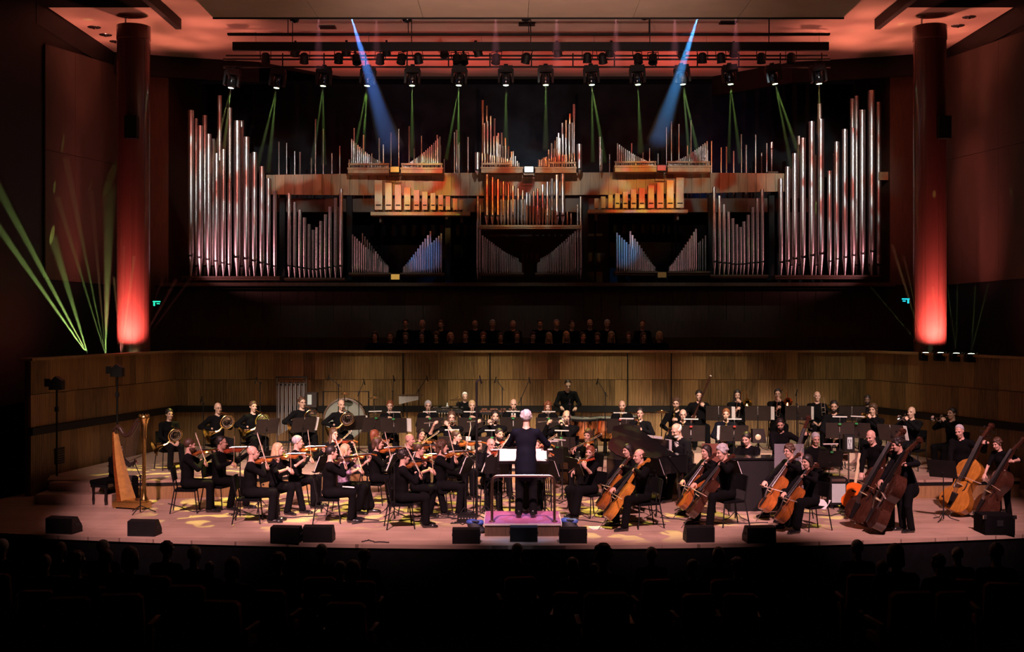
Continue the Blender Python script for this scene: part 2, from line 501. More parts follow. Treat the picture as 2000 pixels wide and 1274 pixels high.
# timber walls around the stage, built from boards
def board_wall(name, a, b, z0, z1, rows, wmin, wmax, label, m='wall_wood', gap=.004):
    a, b = Vector((*a, 0)), Vector((*b, 0))
    L = (b - a).length
    M = frame(a, b - a, (0, 0, 1))
    root = struct(name, MB().box((L / 2, .09, (z0 + z1) / 2), (L, .08, z1 - z0)), 'dark_wood', M, label=label)
    rng = random.Random(name)
    cache = {}
    for (r0, r1_) in rows:
        x = 0.0
        while x < L - .02:
            wdt = min(round(rng.uniform(wmin, wmax), 2), L - x)
            if L - x - wdt < .12: wdt = L - x
            k = (round(wdt, 3), r0)
            if k not in cache:
                mb = MB()
                t = wdt - gap
                # a board with shallow vertical flutes
                nf = max(2, int(t / .065))
                prof = []
                for q in range(nf):
                    u0, u1 = t * q / nf, t * (q + 1) / nf
                    prof += [(u0 + .004, -.006), (u1 - .004, -.006), (u1, 0.0)]
                pts = [(0, .05)] + [(0, 0)] + prof + [(t, .05)]
                mb.prism([(p[0], p[1]) for p in pts], r0 + .004, r1_ - .004)
                cache[k] = mb.mesh('board', m, 0)
            obj('board', cache[k], root, T(x, 0, 0))
            x += wdt
    return root
rows_up = [(L1, 1.24), (1.40, 2.07), (2.075, WTOP)]
board_wall('wall_back', (WX0, WY), (WX1, WY), L1, WTOP, rows_up, .24, .42, 'timber board wall behind the orchestra')
board_wall('wall_left', LN, (WX0, WY), 0, WTOP, [(.0, 1.24), (1.40, 2.07), (2.075, WTOP)], .26, .42, 'timber board wall left of the stage')
board_wall('wall_right', (WX1, WY), RN, 0, WTOP, [(.0, 1.24), (1.40, 2.07), (2.075, WTOP)], .26, .42, 'timber board wall right of the stage')
for i, (a, b) in enumerate(((LN, (WX0, WY)), ((WX0, WY), (WX1, WY)), ((WX1, WY), RN))):
    va, vb = Vector((*a, 0)), Vector((*b, 0))
    L = (vb - va).length
    M = frame(va, vb - va, (0, 0, 1))
    struct('trim_%d' % (4 + 2 * i), MB().box((L / 2, -.02, 1.32), (L + .05, .09, .155)), 'black_paint', M, label='black rail along the timber wall')
    struct('trim_%d' % (5 + 2 * i), MB().box((L / 2, .10, WTOP + .025), (L + .1, .34, .05)), 'band_wood', M, label='timber coping on the stage wall')
# vents low in the left wall
vm_ = frame((*LN, 0), Vector((WX0, WY, 0)) - Vector((*LN, 0)), (0, 0, 1))
v = tag(obj('wall_vent', MB().box((1.05, -.012, .72), (.36, .02, .34)).mesh('wall_vent', 'black_paint'), None, vm_), 'dark square vent low in the timber wall behind the harp', 'vent')
for q in range(6):
    obj('slat', MB().box((1.05, -.03, .59 + q * .05), (.34, .012, .02)).mesh('slat', 'dark_wood'), v)
# cables hanging down the back wall
for px, y0 in ((787, 690), (957, 690), (1226, 690), (1311, 690)):
    p0, p1 = P(px, y0, 30.9), P(px, 815, 30.9)
    one(MB().tube([p0, (p0 + p1) / 2, p1], .017, 6), 'hanging_cable', 'black_paint',
        {787: 'thin black pole against the back wall left of centre', 957: 'thin black pole against the back wall near the cymbal',
         1226: 'thin black pole against the back wall above bald saxophonist', 1311: 'thin black pole against the back wall above tall saxophone'}[px], 'pole')

# choir stalls behind the wall
for i, (y0, y1, z) in enumerate([(31.42, 32.75, 1.88), (32.75, 33.95, 2.23), (33.95, 34.68, 2.7)]):
    struct('floor_choir_%d' % (i + 1), MB().box((.4, (y0 + y1) / 2, z - .2), (23, y1 - y0, .4)), 'choir_wood', label='dark choir stall tier')
    struct('trim_%d' % (10 + i), MB().box((.4, y1 - .06, z + .44), (21, .06, .86)).box((.4, y1 - .30, z + .40), (21, .42, .05)), 'choir_wood', label='dark choir stall bench')
bw = struct('wall_choir', MB().box((.45, 34.75, 3.3), (23.6, .1, 2.6)), 'choir_wood', label='dark wall behind the choir')
bm_ = MB().box((0, 0, 0), (.50, .03, 1.75)).mesh('board', 'choir_wood')
for i in range(46):
    obj('board', bm_, bw, T(-11.0 + i * .512, 34.68, 3.68))
struct('trim_13', MB().box((.45, 34.55, 4.62), (20.9, .42, .10)), 'dark_wood', label='timber ledge below the organ')
# exit signs
for px, py, lab in ((306, 593, 'small green exit sign beside the left column'), (1769, 588, 'small green exit sign beside the right column')):
    p = P(px, py, 34.6)
    r = thing('exit_sign', lab, 'sign', T(p))
    obj('housing', MB().box((0, .03, 0), (.24, .06, .15)).mesh('housing', 'black_paint'), r)
    sgn = 1 if px < 1000 else -1
    g = MB().box((0, -.003, .055), (.22, .004, .035)).box((-.07 * sgn, -.003, -.02), (.05, .004, .10)).box((.045 * sgn, -.003, -.005), (.09, .004, .03))
    emis('exit_green', (.02, .75, .45), 1.3)
    emis('exit_teal', (.02, .65, .75), 1.3)
    obj('lettering', g.mesh('lettering', 'exit_green' if px < 1000 else 'exit_teal'), r)

# organ chamber
CX0, CX1, CZ = -9.95, 10.95, 10.75
struct('floor_organ', MB().box((.5, 36.6, 4.55), (21.4, 4.2, .12)), 'black_paint', label='dark floor of the organ chamber')
struct('wall_organ_back', MB().box((.5, 38.5, 7.6), (21.6, .2, 7)), 'chamber_wall', label='black back wall of the organ chamber')
for sx, x0, x1 in ((-1, -11.3, CX0), (1, CX1, 12.2)):
    struct('wall_organ_%s' % ('left' if sx < 0 else 'right'), MB().box(((x0 + x1) / 2, 36.8, 7.9), (abs(x1 - x0), 3.6, 6.7)), 'dark_wood', label='brown return wall beside the organ')
# side walls of the hall with big plaster panels
for side, X, dn, df, zn, zf in (('left', -11.2, 29.0, 35.0, 10.24, 10.9), ('right', 12.1, 27.6, 35.0, 10.35, 11.02)):
    s = -1 if side == 'left' else 1
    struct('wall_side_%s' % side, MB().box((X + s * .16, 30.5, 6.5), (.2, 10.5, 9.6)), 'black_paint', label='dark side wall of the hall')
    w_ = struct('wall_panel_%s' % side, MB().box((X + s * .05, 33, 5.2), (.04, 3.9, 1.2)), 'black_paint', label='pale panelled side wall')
    for q in range(3):
        for rr in range(2):
            y0, y1 = dn + (df - dn) * q / 3, dn + (df - dn) * (q + 1) / 3
            zt = lambda y: zn + (zf - zn) * (y - dn) / (df - dn)
            zb0 = 4.58
            za = lambda y, k: zb0 + (zt(y) - zb0) * (k * .55 if k < 2 else 1)
            k0, k1 = (0, 1) if rr == 0 else (1, 2)
            g = .006
            vs = []
            for xx in (X, X + s * .04):
                vs += [(xx, y0 + g, za(y0, k0) + g), (xx, y1 - g, za(y1, k0) + g), (xx, y1 - g, za(y1, k1) - g), (xx, y0 + g, za(y0, k1) - g)]
            fs = [(0, 1, 2, 3), (7, 6, 5, 4), (0, 4, 5, 1), (1, 5, 6, 2), (2, 6, 7, 3), (3, 7, 4, 0)]
            obj('panel', MB().add(vs, fs).mesh('panel', 'panel_plaster', 0), w_)

# ceiling
CE = 11.15
cp = [(-11.2, 29.1), (-8.3, 29.1), (-8.3, 24), (9.1, 24), (9.1, 29.1), (12.1, 29.1), (12.1, 34.0), (10.6, 34.6), (8.2, 35.3), (6.2, 37.5), (-5.3, 37.5), (-7.4, 35.3), (-9.7, 34.6), (-11.2, 34.0)]
struct('ceiling', MB().prism(cp, CE, CE + .1), 'ceiling_plaster', label='plaster ceiling washed red')
fb = MB()
fz = [(-11.25, 28.6), (-11.2, 34.0), (-9.7, 34.6), (-7.4, 35.3), (-5.3, 37.4), (6.2, 37.4), (8.2, 35.3), (10.6, 34.6), (12.1, 34.0), (12.15, 27)]
for a, b in zip(fz[:-1], fz[1:]):
    a, b = Vector((*a, 0)), Vector((*b, 0))
    L = (b - a).length
    h = .62 if abs(a.x) > 7.5 or abs(b.x) > 7.5 else .10
    if abs(a.x) > 11 and abs(b.x) > 11: h = .55
    fb.box((L / 2, .06, CE - h / 2 + .02), (L + .03, .12, h), frame(a, b - a, (0, 0, 1)))
struct('trim_14', fb, 'black_paint', label='black fascia along the edge of the ceiling')
struct('ceiling_chamber', MB().box((.5, 37, CE + .14), (21, 3.2, .06)), 'black_velvet', label='dark top of the organ chamber')
struct('trim_15', MB().box((-8.36, 27, CE - .1), (.14, 6.6, .32)), 'black_paint', label='black bulkhead edge')
struct('trim_16', MB().box((9.16, 27, CE - .1), (.14, 6.6, .32)), 'black_paint', label='black bulkhead edge')
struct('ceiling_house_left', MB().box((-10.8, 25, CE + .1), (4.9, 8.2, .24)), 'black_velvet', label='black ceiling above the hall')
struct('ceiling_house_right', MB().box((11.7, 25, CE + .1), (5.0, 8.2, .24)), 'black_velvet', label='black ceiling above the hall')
# pale sound reflector hanging over the stage, of boards with visible joints
rr = thing('sound_reflector', 'pale timber sound reflector hanging over the stage', 'reflector', T(.38, 24.6, 10.6))
for i in range(6):
    for j in range(3):
        obj('panel', MB().box((-7.3 + 2.43 * (i + .5), -2.6 + 2.0 * (j + .5) - .05, .03), (2.42, 1.99, .06)).mesh('panel', 'reflector_wood', 0), rr)
obj('edge_strip', MB().box((0, 3.36, .06), (14.6, .05, .18)).mesh('edge_strip', 'black_paint'), rr)
# small round downlights in the ceiling
for i, (px, py, lab) in enumerate([(184, 53, 'outermost round downlight left of the left column'), (206, 68, 'middle round downlight left of the left column'),
                                   (226, 81, 'round downlight touching the left column edge'), (1893, 33, 'outer round downlight right of the right column'),
                                   (1871, 50, 'inner round downlight right of the right column')]):
    d = (CE - EYE) * F / (HOR - py)
    p = P(px, py, d)
    r = thing('downlight', lab, 'downlight', T(p.x, p.y, CE))
    obj('trim_ring', MB().lathe([(.13, 0), (.16, -.012), (.17, 0)], 20).mesh('trim_ring', 'chrome'), r)
    obj('recess', MB().lathe([(.13, -.006), (.10, -.02), (0, -.021)], 20).mesh('recess', 'black_paint'), r)
    obj('bulb', MB().lathe([(0, -.06), (.03, -.05), (.04, -.02)], 12).mesh('bulb', 'chrome'), r)

# columns
for px, lab in ((261, 'round red-lit column left of the organ'), (1816, 'round red-lit column right of the organ')):
    X = (px - 1000) * 30 / F
    r = thing('column', lab, 'column', T(X, 30, 1.5))
    ztop = P(0, 52, 30).z - 1.5
    mb = MB().lathe([(.395, 0), (.395, ztop - .35)], 40, cap=False)
    obj('shaft', mb.mesh('shaft', 'column_lacquer'), r)
    obj('cap', MB().lathe([(.395, ztop - .35), (.41, ztop - .34), (.41, ztop), (0, ztop)], 40).mesh('cap', 'column_lacquer'), r)
    obj('rod', MB().tube([(-.2, 0, ztop), (-.2, 0, CE - 1.5)], .022, 8).mesh('rod', 'steel'), r)
    obj('rod_plate', MB().lathe([(.09, CE - 1.5 - .03), (.09, CE - 1.5)], 14, T(-.2, 0, 0)).mesh('rod_plate', 'steel'), r)
    sx = .1 if px < 1000 else .18
    obj('loudspeaker', MB().box((sx, -.47, P(0, 255, 30).z - 1.5), (.30, .22, .55)).mesh('loudspeaker', 'black_paint'), r)
    for q in range(8):
        an = 2 * math.pi * q / 8 + .2
        obj('seam', MB().tube([(.397 * math.cos(an), .397 * math.sin(an), .1), (.397 * math.cos(an), .397 * math.sin(an), ztop - .4)], .004, 4).mesh('seam', 'dark_wood'), r)
    # the column's own up-lights standing at its foot behind the coping
    for s in (-.35, 0, .35):
        spot('column_uplight', (X + s * 1.1, 29.0, 2.86), (X + s * .5, 29.65, 3.75), 560, (1, .20, .17), 84, 1.0, .04)
# ================================================================== the organ
DO = 34.55
PXM = F / DO      # pixels per metre at the organ front
pipe_cache = {}
def pipe_mesh(L, r, foot, m, taper=0):
    """metal pipe: cone foot, mouth with lips and ears, open body; its tip stands at the origin"""
    k = (round(L, 2), round(r, 3), round(foot, 2), m, taper)
    if k in pipe_cache: return pipe_cache[k]
    L, r, foot = k[0], k[1], k[2]
    n = 14 if r > .06 else 9
    mb = MB()
    rt = r * (1.0 if not taper else taper)
    mb.lathe([(r * .22, 0), (r * .97, foot - .01), (r, foot), (r, foot + .01), (rt, L), (rt * .9, L), (rt * .9, L - min(.12, L * .2))], n, cap=False)
    body = mb.mesh('pipe', m, 40)
    mo = None
    if r > .034:
        q = MB()
        h = r * .55
        q.box((0, -r * .93, foot + h * .4), (r * 1.25, r * .2, h))
        q.box((0, -r * .98, foot + h * .9 + .004), (r * 1.35, r * .16, h * .12))
        q.box((-r * .72, -r * .9, foot + h * .7), (r * .08, r * .5, h * 1.7)).box((r * .72, -r * .9, foot + h * .7), (r * .08, r * .5, h * 1.7))
        mo = q.mesh('mouth', 'black_paint', 0)
    pipe_cache[k] = (body, mo)
    return pipe_cache[k]

def rank(name, label, pipes, chest=None, d=DO, rail=None, m='pipe_tin', legs=False):
    """pipes: (px, top py, bottom py, width px, mouth py or None[, material[, setback]])"""
    xs = [p[0] for p in pipes]
    yb = max(p[2] for p in pipes)
    base = P((min(xs) + max(xs)) / 2, yb, d)
    root = thing(name, label, 'organ pipes', T(base), 'organ divisions')
    for p in pipes:
        dd = d + (p[6] if len(p) > 6 else 0)
        a, b = P(p[0], p[2], dd), P(p[0], p[1], dd)
        L = b.z - a.z
        r = p[3] * dd / F / 2
        foot = (a.z * 0 + P(0, p[4], dd).z - a.z) if p[4] else min(.28, L * .16)
        mm = p[5] if len(p) > 5 and p[5] else m
        body, mo = pipe_mesh(L, r, foot, mm)
        o = obj('pipe', body, root, T(a - base))
        if mo: obj('mouth', mo, o)
    if chest:
        x0, x1, y0, y1, mm = chest
        a, b = P(x0, y1, d), P(x1, y0, d)
        dep = .55
        obj('wind_chest', MB().box(((a.x + b.x) / 2, d + dep / 2 - .16, (a.z + b.z) / 2), (b.x - a.x, dep, b.z - a.z)).mesh('wind_chest', mm, 0), root, T(-base))
        obj('chest_moulding', MB().box(((a.x + b.x) / 2, d - .17, b.z - .03), (b.x - a.x + .03, .05, .05)).mesh('chest_moulding', mm, 0), root, T(-base))
    if rail:
        x0, x1, y = rail
        a, b = P(x0, y, d), P(x1, y, d)
        obj('rail', MB().box(((a.x + b.x) / 2, d - .10, a.z), (b.x - a.x, .03, .05)).mesh('rail', 'organ_wood', 0), root, T(-base))
        n = 3
        zb = P(0, (chest[2] if chest else y + 8), d).z
        for i in range(n):
            x = a.x + (b.x - a.x) * (i + .06) / (n - .88)
            obj('rail_post', MB().box((x, d - .10, (a.z + zb) / 2), (.035, .03, a.z - zb)).mesh('rail_post', 'organ_wood', 0), root, T(-base))
    return root

# tall pipe towers
lx = [373, 391, 407.5, 423, 436.5, 448.5, 463.5, 481.5, 497, 511.5, 524.5, 537]
lt = [216, 246, 262, 300, 292, 358, 236, 268, 298, 325, 349, 373]
lm = [501, 505, 508, 511.5, 515, 518, 504, 507, 511, 515, 517.5, 521]
lw = [12.5, 12, 11.5, 10.5, 10, 8.5, 13.5, 12, 10.5, 10, 8.5, 7.5]
tall = [(x, t, 543, w_, mo) for x, t, mo, w_ in zip(lx, lt, lm, lw)]
tall += [(x, t, 540, w_, None, 'pipe_spotted', .75) for x, t, w_ in [(383, 232, 9), (400, 226, 10), (416, 271, 8), (429, 187, 9), (449, 211, 9), (472, 236, 9), (488, 300, 7)]]
rank('organ_pipe_tower', 'tower of tall tin organ pipes left of the organ', tall, (360, 548, 540, 548, 'dark_wood'))
rx = [1525, 1538, 1552, 1568, 1585, 1603, 1620, 1634, 1650, 1666, 1684, 1702.5]
rt_ = [349, 326, 300, 270, 238, 233, 334, 277, 253, 251, 215, 177]
rm = [513.5, 511.6, 507, 504, 501, 497.5, 511.6, 507.7, 504, 501, 497, 493]
rw = [9, 9.5, 10.5, 11.5, 12, 13, 9, 10, 11, 11.5, 12, 12.5]
tall = [(x, t, 541, w_, mo) for x, t, mo, w_ in zip(rx, rt_, rm, rw)]
tall += [(x, t, 538, w_, None, 'pipe_spotted', .75) for x, t, w_ in [(1545, 330, 7), (1560, 266, 7), (1593, 302, 7), (1601, 203, 9), (1630, 300, 6), (1665, 193, 10), (1673, 188, 9), (1699, 178, 10), (1716, 200, 11)]]
rank('organ_pipe_tower', 'tower of tall tin organ pipes right of the organ', tall, (1512, 1716, 538, 546, 'dark_wood'))
# flats beside the towers
fx = [565, 576, 586, 595, 604, 612, 619, 627, 636, 645, 655.5, 666.5]
ft = [377, 395, 410, 425, 438, 449, 444, 432, 419, 404, 387, 369]
rank('organ_pipe_flat', 'valley-shaped row of pipes beside the left tower',
     [(x, t, 544, 7.4 - .35 * (5.5 - abs(i - 5.5)) * .6, 521 + 7 * (1 - abs(i - 5.5) / 5.5), 'pipe_spotted') for i, (x, t) in enumerate(zip(fx, ft))] + [(661, 404, 540, 4, None, 'pipe_spotted', .4)],
     (558, 674, 543, 549, 'dark_wood'))
gx = [1395, 1405, 1414, 1422.6, 1431, 1438.6, 1446, 1452.5, 1461, 1470, 1479, 1488.5]
gt = [365, 382.5, 399.5, 414, 427, 438.5, 444, 433, 420, 405, 388, 370]
rank('organ_pipe_flat', 'valley-shaped row of pipes beside the right tower',
     [(x, t, 538, 7.4 - .35 * (5.5 - abs(i - 5.5)) * .6, 513 + 5 * (1 - abs(i - 5.5) / 5.5), 'pipe_spotted') for i, (x, t) in enumerate(zip(gx, gt))],
     (1386, 1497, 537, 544, 'dark_wood'))

# square wooden pipes on shelves
def wood_rank(label, xs, ws, ts, yb, shelf):
    base = P(sum(xs) / len(xs), shelf[3], DO - .25)
    root = thing('organ_wood_pipes', label, 'organ pipes', T(base), 'organ divisions')
    for x, w_, t in zip(xs, ws, ts):
        a, b = P(x, yb, DO - .25), P(x, t, DO - .25)
        W, H = w_ * .84 / PXM, b.z - a.z
        o = obj('pipe', MB().box((0, 0, H / 2), (W, W * 1.15, H)).mesh('pipe', 'wood_pipe_pale', 0), root, T(a - base))
        obj('mouth', MB().box((0, -W * .575, .13), (W * .72, .012, .035)).mesh('mouth', 'black_paint', 0), o)
        obj('foot', MB().lathe([(.02, -.09), (.03, 0)], 8).mesh('foot', 'chrome'), o)
        obj('cap', MB().box((0, -W * .58, H - .14), (W * .98, .012, .26)).mesh('cap', 'wood_pipe_pale', 0), o)
    a, b = P(shelf[0], shelf[3], DO - .25), P(shelf[1], shelf[2], DO - .25)
    obj('shelf', MB().box(((a.x + b.x) / 2, DO - .2, (a.z + b.z) / 2), (b.x - a.x, .42, b.z - a.z)).mesh('shelf', 'organ_wood', 0), root, T(-base))
    for x in (a.x + .25, b.x - .25):
        obj('support_post', MB().box((x, DO + .3, (4.615 + a.z) / 2), (.05, .05, a.z - 4.615)).box((x, DO + .1, a.z + .02), (.05, .45, .04)).mesh('support_post', 'black_velvet', 0), root, T(-base))
        obj('bracket', MB().box((x, DO + .1, (a.z + b.z) / 2 - .12), (.06, .5, .2)).mesh('bracket', 'dark_wood', 0), root, T(-base))
wood_rank('row of square wooden pipes stepping down on the left shelf',
          [740, 759.5, 778, 796, 814, 830, 846, 861, 875, 889, 901.5], [17, 15.5, 14.5, 14, 13, 12, 11.5, 11, 10.5, 10, 9.5],
          [353, 358, 362, 367, 372, 375, 378, 381, 384, 388, 391], 410.5, (725, 918, 415, 421.5))
wood_rank('row of square wooden pipes stepping up on the right shelf',
          [1165, 1178, 1192, 1205.5, 1221, 1237, 1253, 1271, 1289, 1308, 1327], [9.5, 10, 10.5, 11, 11.5, 12.5, 13, 14, 15, 16, 17.5],
          [388, 384.5, 381, 378, 375, 371, 368, 363, 358, 353, 348], 407, (1148, 1342, 410.5, 416.5))

def curve(x0, x1, n, t0, t1, pw):
    """n pipes from x0 (tall, top t0) to x1 (short, top t1)"""
    out = []
    for i in range(n):
        u = i / (n - 1)
        out.append((x0 + (x1 - x0) * (1 - (1 - u) ** 1.25), t1 + (t0 - t1) * (1 - u) ** pw))
    return out
for lab, x0, x1, t0, n, chest, col in [
        ('small fan of pipes on the upper ledge, far left chest', 687, 757, 272, 23, (681, 761, 328.5, 339.5, 'organ_wood'), 'pipe_tin'),
        ('small fan of pipes rising right on upper left chest', 859, 788, 267, 23, (784, 865, 328.5, 339.5, 'organ_wood'), 'pipe_tin'),
        ('small fan of pipes on the upper ledge right of centre', 1206, 1276, 280, 23, (1200, 1281, 324.5, 337, 'organ_wood'), 'pipe_spotted'),
        ('small fan of pipes rising right on the far right chest', 1381, 1309, 276, 23, (1303, 1386, 324.5, 337, 'organ_wood'), 'pipe_spotted')]:
    cb = chest[2]
    pp = [(x, t, cb, 3.4 - 1.5 * i / n, None, col) for i, (x, t) in enumerate(curve(x0, x1, n, t0, cb - 7, 1.75))]
    pp += [(x + 1.6, t + 9, cb, 2.4, None, 'pipe_spotted', .25) for i, (x, t) in enumerate(curve(x0, x1, n, t0 + 8, cb - 6, 1.75)) if i % 2 == 0]
    rank('organ_pipe_fan', lab, pp, chest, rail=(chest[0], chest[1], cb - 7))
# big central fans on the upper ledge, several rows deep
rng = random.Random(3)
for lab, x0, x1, sg in [('left half of the central pipe fan above the ledge', 943, 1013, 1), ('right half of the central pipe fan above the ledge', 1121, 1052, -1)]:
    pp = []
    t_big = 196 if sg > 0 else 204
    for i, (x, t) in enumerate(curve(x0, x1, 12, t_big, 316, 1.25)):
        pp.append((x, t + rng.uniform(-5, 14) * (i > 0), 327, 5.0 - 2 * i / 12, None, rng.choice(['pipe_tin', 'pipe_spotted', 'pipe_orange']), .35))
    for i, (x, t) in enumerate(curve(x0 + 3 * sg, x1, 14, t_big + 38, 317, 1.2)):
        pp.append((x, t + rng.uniform(-8, 14), 327, 4.2 - 1.6 * i / 14, None, rng.choice(['pipe_tin', 'pipe_spotted', 'pipe_tin']), .15))
    for i, (x, t) in enumerate(curve(x0 - 1 * sg, x0 + 56 * sg, 15, 299, 314, 1.0)):
        pp.append((x, t, 327, 3.0, None, 'pipe_orange', -.05))
    ch = (940, 1021, 327.5, 339, 'organ_wood') if sg > 0 else (1045, 1125, 327.5, 339, 'organ_wood')
    r_ = rank('organ_pipe_fan', lab, pp, ch, rail=((940, 998, 321) if sg > 0 else (1070, 1125, 319)))
rank('organ_pipe_pair', 'bright pair of large pipes left of the central fan', [(932.5, 298, 342, 10, 334), (892, 254, 340, 4.5, None), (895, 283, 338, 4, None, None, .2)])
rank('organ_pipe_pair', 'bright pair of large pipes right of the central fan', [(1131.5, 282, 340, 10, 332), (1172, 268, 336, 5, None), (1175, 292, 336, 4, None, None, .2)])
rank('organ_solo_pipe', 'single flared reed pipe above the right timber band', [(1507, 278, 340, 6, 292)], (1498, 1516, 336, 341, 'dark_wood'), d=35.0)
# middle division on its own shelf
mx = [951, 962, 973, 983, 993, 1002, 1012, 1021, 1028.5, 1035, 1042, 1050, 1060, 1069, 1078, 1088, 1099]
mt = [341, 345.4, 350.5, 355, 359.6, 363.7, 368, 372, 376, 379, 374, 368, 361, 355, 349, 341.7, 335.4]
mw = [9, 8.5, 8, 7, 6.5, 6.2, 6, 5.8, 5.3, 5.5, 5, 5.4, 6, 6.5, 7, 8, 8.5]
pp = [(x, t, 440, w_, 423, 'pipe_orange' if i < 8 else 'pipe_tin') for i, (x, t, w_) in enumerate(zip(mx, mt, mw))]  # orange light on these metal pipes is put into their colour
pp += [(979 + 6.6 * i, 390 + .7 * i * (i < 3), 440, 4.6, 427, 'pipe_spotted', -.14) for i in range(8)]
pp += [(1029 + 6.2 * i, 401 + 1.2 * i, 440, 4.6, 431, 'pipe_orange', -.2) for i in range(10)]
pp += [(1108, 413, 440, 4, None, 'pipe_orange'), (1115, 416, 440, 4, None, 'pipe_orange')]
rank('organ_pipe_choir', 'central V of orange and silver pipes on the middle shelf', pp, (936, 1135, 440.5, 447.5, 'organ_wood'))
rank('organ_side_pipes', 'thin dark pipes left of the middle shelf', [(933, 383, 545, 5, None, 'pipe_spotted'), (938, 400, 545, 3.5, None, 'pipe_spotted', .1)])
rank('organ_side_pipes', 'thin dark pipes right of the middle shelf', [(1134, 384, 545, 5, None, 'pipe_spotted'), (1128, 400, 545, 3.5, None, 'pipe_spotted', .1)])
# lower divisions
def low(lab, sets, ch):
    pp = []
    for x0, x1, n, t0, t1, w_, back in sets:
        for i, (x, t) in enumerate(curve(x0, x1, n, t0, t1, 1.35)):
            pp.append((x, t, 534, w_ - .9 * i / n, None, 'pipe_spotted', back))
    rank('organ_pipe_valley', lab, pp, ch)
low('dim lower fan of pipes under the middle shelf, left half', [(943, 1018, 22, 460, 514, 3.6, 0), (946, 1012, 16, 470, 505, 3.0, -.2), (950, 1010, 14, 480, 516, 2.6, -.4)], (938, 1022, 533, 540, 'dark_wood'))
low('dim lower fan of pipes under the middle shelf, right half', [(1123, 1050, 22, 452, 514, 3.6, 0), (1119, 1056, 16, 466, 505, 3.0, -.2), (1116, 1058, 14, 478, 516, 2.6, -.4)], (1046, 1128, 533, 540, 'dark_wood'))
low('lower fan of pipes below the left wooden shelf, outer half', [(689, 758, 20, 458, 520, 3.6, 0), (708, 757, 14, 456, 518, 3.0, .25)], (684, 764, 533, 540, 'dark_wood'))
low('lower fan of pipes below the left wooden shelf, inner half', [(862, 790, 20, 456, 522, 4.0, 0), (841, 788, 14, 452, 522, 4.4, .25)], (784, 868, 533, 540, 'dark_wood'))
low('lower fan of pipes below the right wooden shelf, inner half', [(1205, 1278, 20, 455, 521, 4.0, 0), (1231, 1279, 14, 452, 521, 4.4, .25)], (1200, 1284, 530, 538, 'dark_wood'))
low('lower fan of pipes below the right wooden shelf, outer half', [(1359, 1308, 16, 447, 521, 4.2, 0), (1378, 1364, 4, 460, 474, 3.4, .25)], (1304, 1384, 530, 538, 'dark_wood'))
# dark rows of thin pipes standing deep in the chamber
rng = random.Random(11)
for lab, xa, xb, ya, n in [('shadowy pipes deep behind the left upper fans', 545, 930, 262, 26), ('shadowy pipes deep behind the right upper fans', 1190, 1515, 262, 24)]:
    rank('organ_back_rank', lab, [(xa + (xb - xa) * i / n + rng.uniform(-4, 4), ya + rng.uniform(-30, 50), 392, rng.uniform(2.2, 4), None, 'pipe_spotted', rng.uniform(-.3, .4)) for i in range(n)], (xa, xb, 390, 560, 'black_velvet'), d=36.3)
# curved timber band, board by board
band = struct('organ_gallery_front', MB().box((.55, 35.2, 6.95), (16.4, .05, .4)), 'dark_wood', label='frame of the timber band across the organ')
band['label'] = 'pale timber band running across the organ between the pipe tiers'
n = 56
for i in range(n):
    x0, x1 = 520 + (1532 - 520) * i / n, 520 + (1532 - 520) * (i + 1) / n
    u = ((x0 + x1) / 2 - 1028) / 506
    dd = DO + .12 + .45 * (1 - u * u)
    yt = 337.5 + 4.5 * u * u
    yb = 382.5 - 2.5 * u * u
    if x0 > 1028: yt, yb = yt - 3 * abs(u), yb - 6 * abs(u)
    a, b = P(x0, yb, dd), P(x1, yt, dd)
    obj('board', MB().box(((a.x + b.x) / 2, dd, (a.z + b.z) / 2), (b.x - a.x - .006, .04, b.z - a.z)).mesh('board', 'band_wood', 0), band)
for q, (x0, x1, y0, y1) in enumerate([(1716, 1742, 336, 352)]):
    a, b = P(x0, y1, 35.2), P(x1, y0, 35.2)
    obj('board', MB().box(((a.x + b.x) / 2, 35.2, (a.z + b.z) / 2), (b.x - a.x, .04, b.z - a.z)).mesh('board', 'band_wood', 0), band)
# organ frame posts
for x, y0, y1, lab in [(552, 380, 548, 'dark upright post between left tower and flat'), (683, 380, 548, 'dark upright post right of the left flat'), (875, 385, 548, 'dark upright post left of the central pipes'),
                       (1143, 385, 548, 'dark upright post right of the central pipes'), (1388, 380, 548, 'dark upright post left of the right flat'), (1506, 380, 548, 'dark upright post between right flat and tower')]:
    a, b = P(x, y1, DO + .5), P(x, y0, DO + .5)
    one(MB().box((a.x, DO + .5, (a.z + b.z) / 2), (.16, .16, b.z - a.z)).box((a.x, DO + .5, a.z + .06), (.26, .26, .12)), 'organ_post', 'black_paint', lab, 'post')
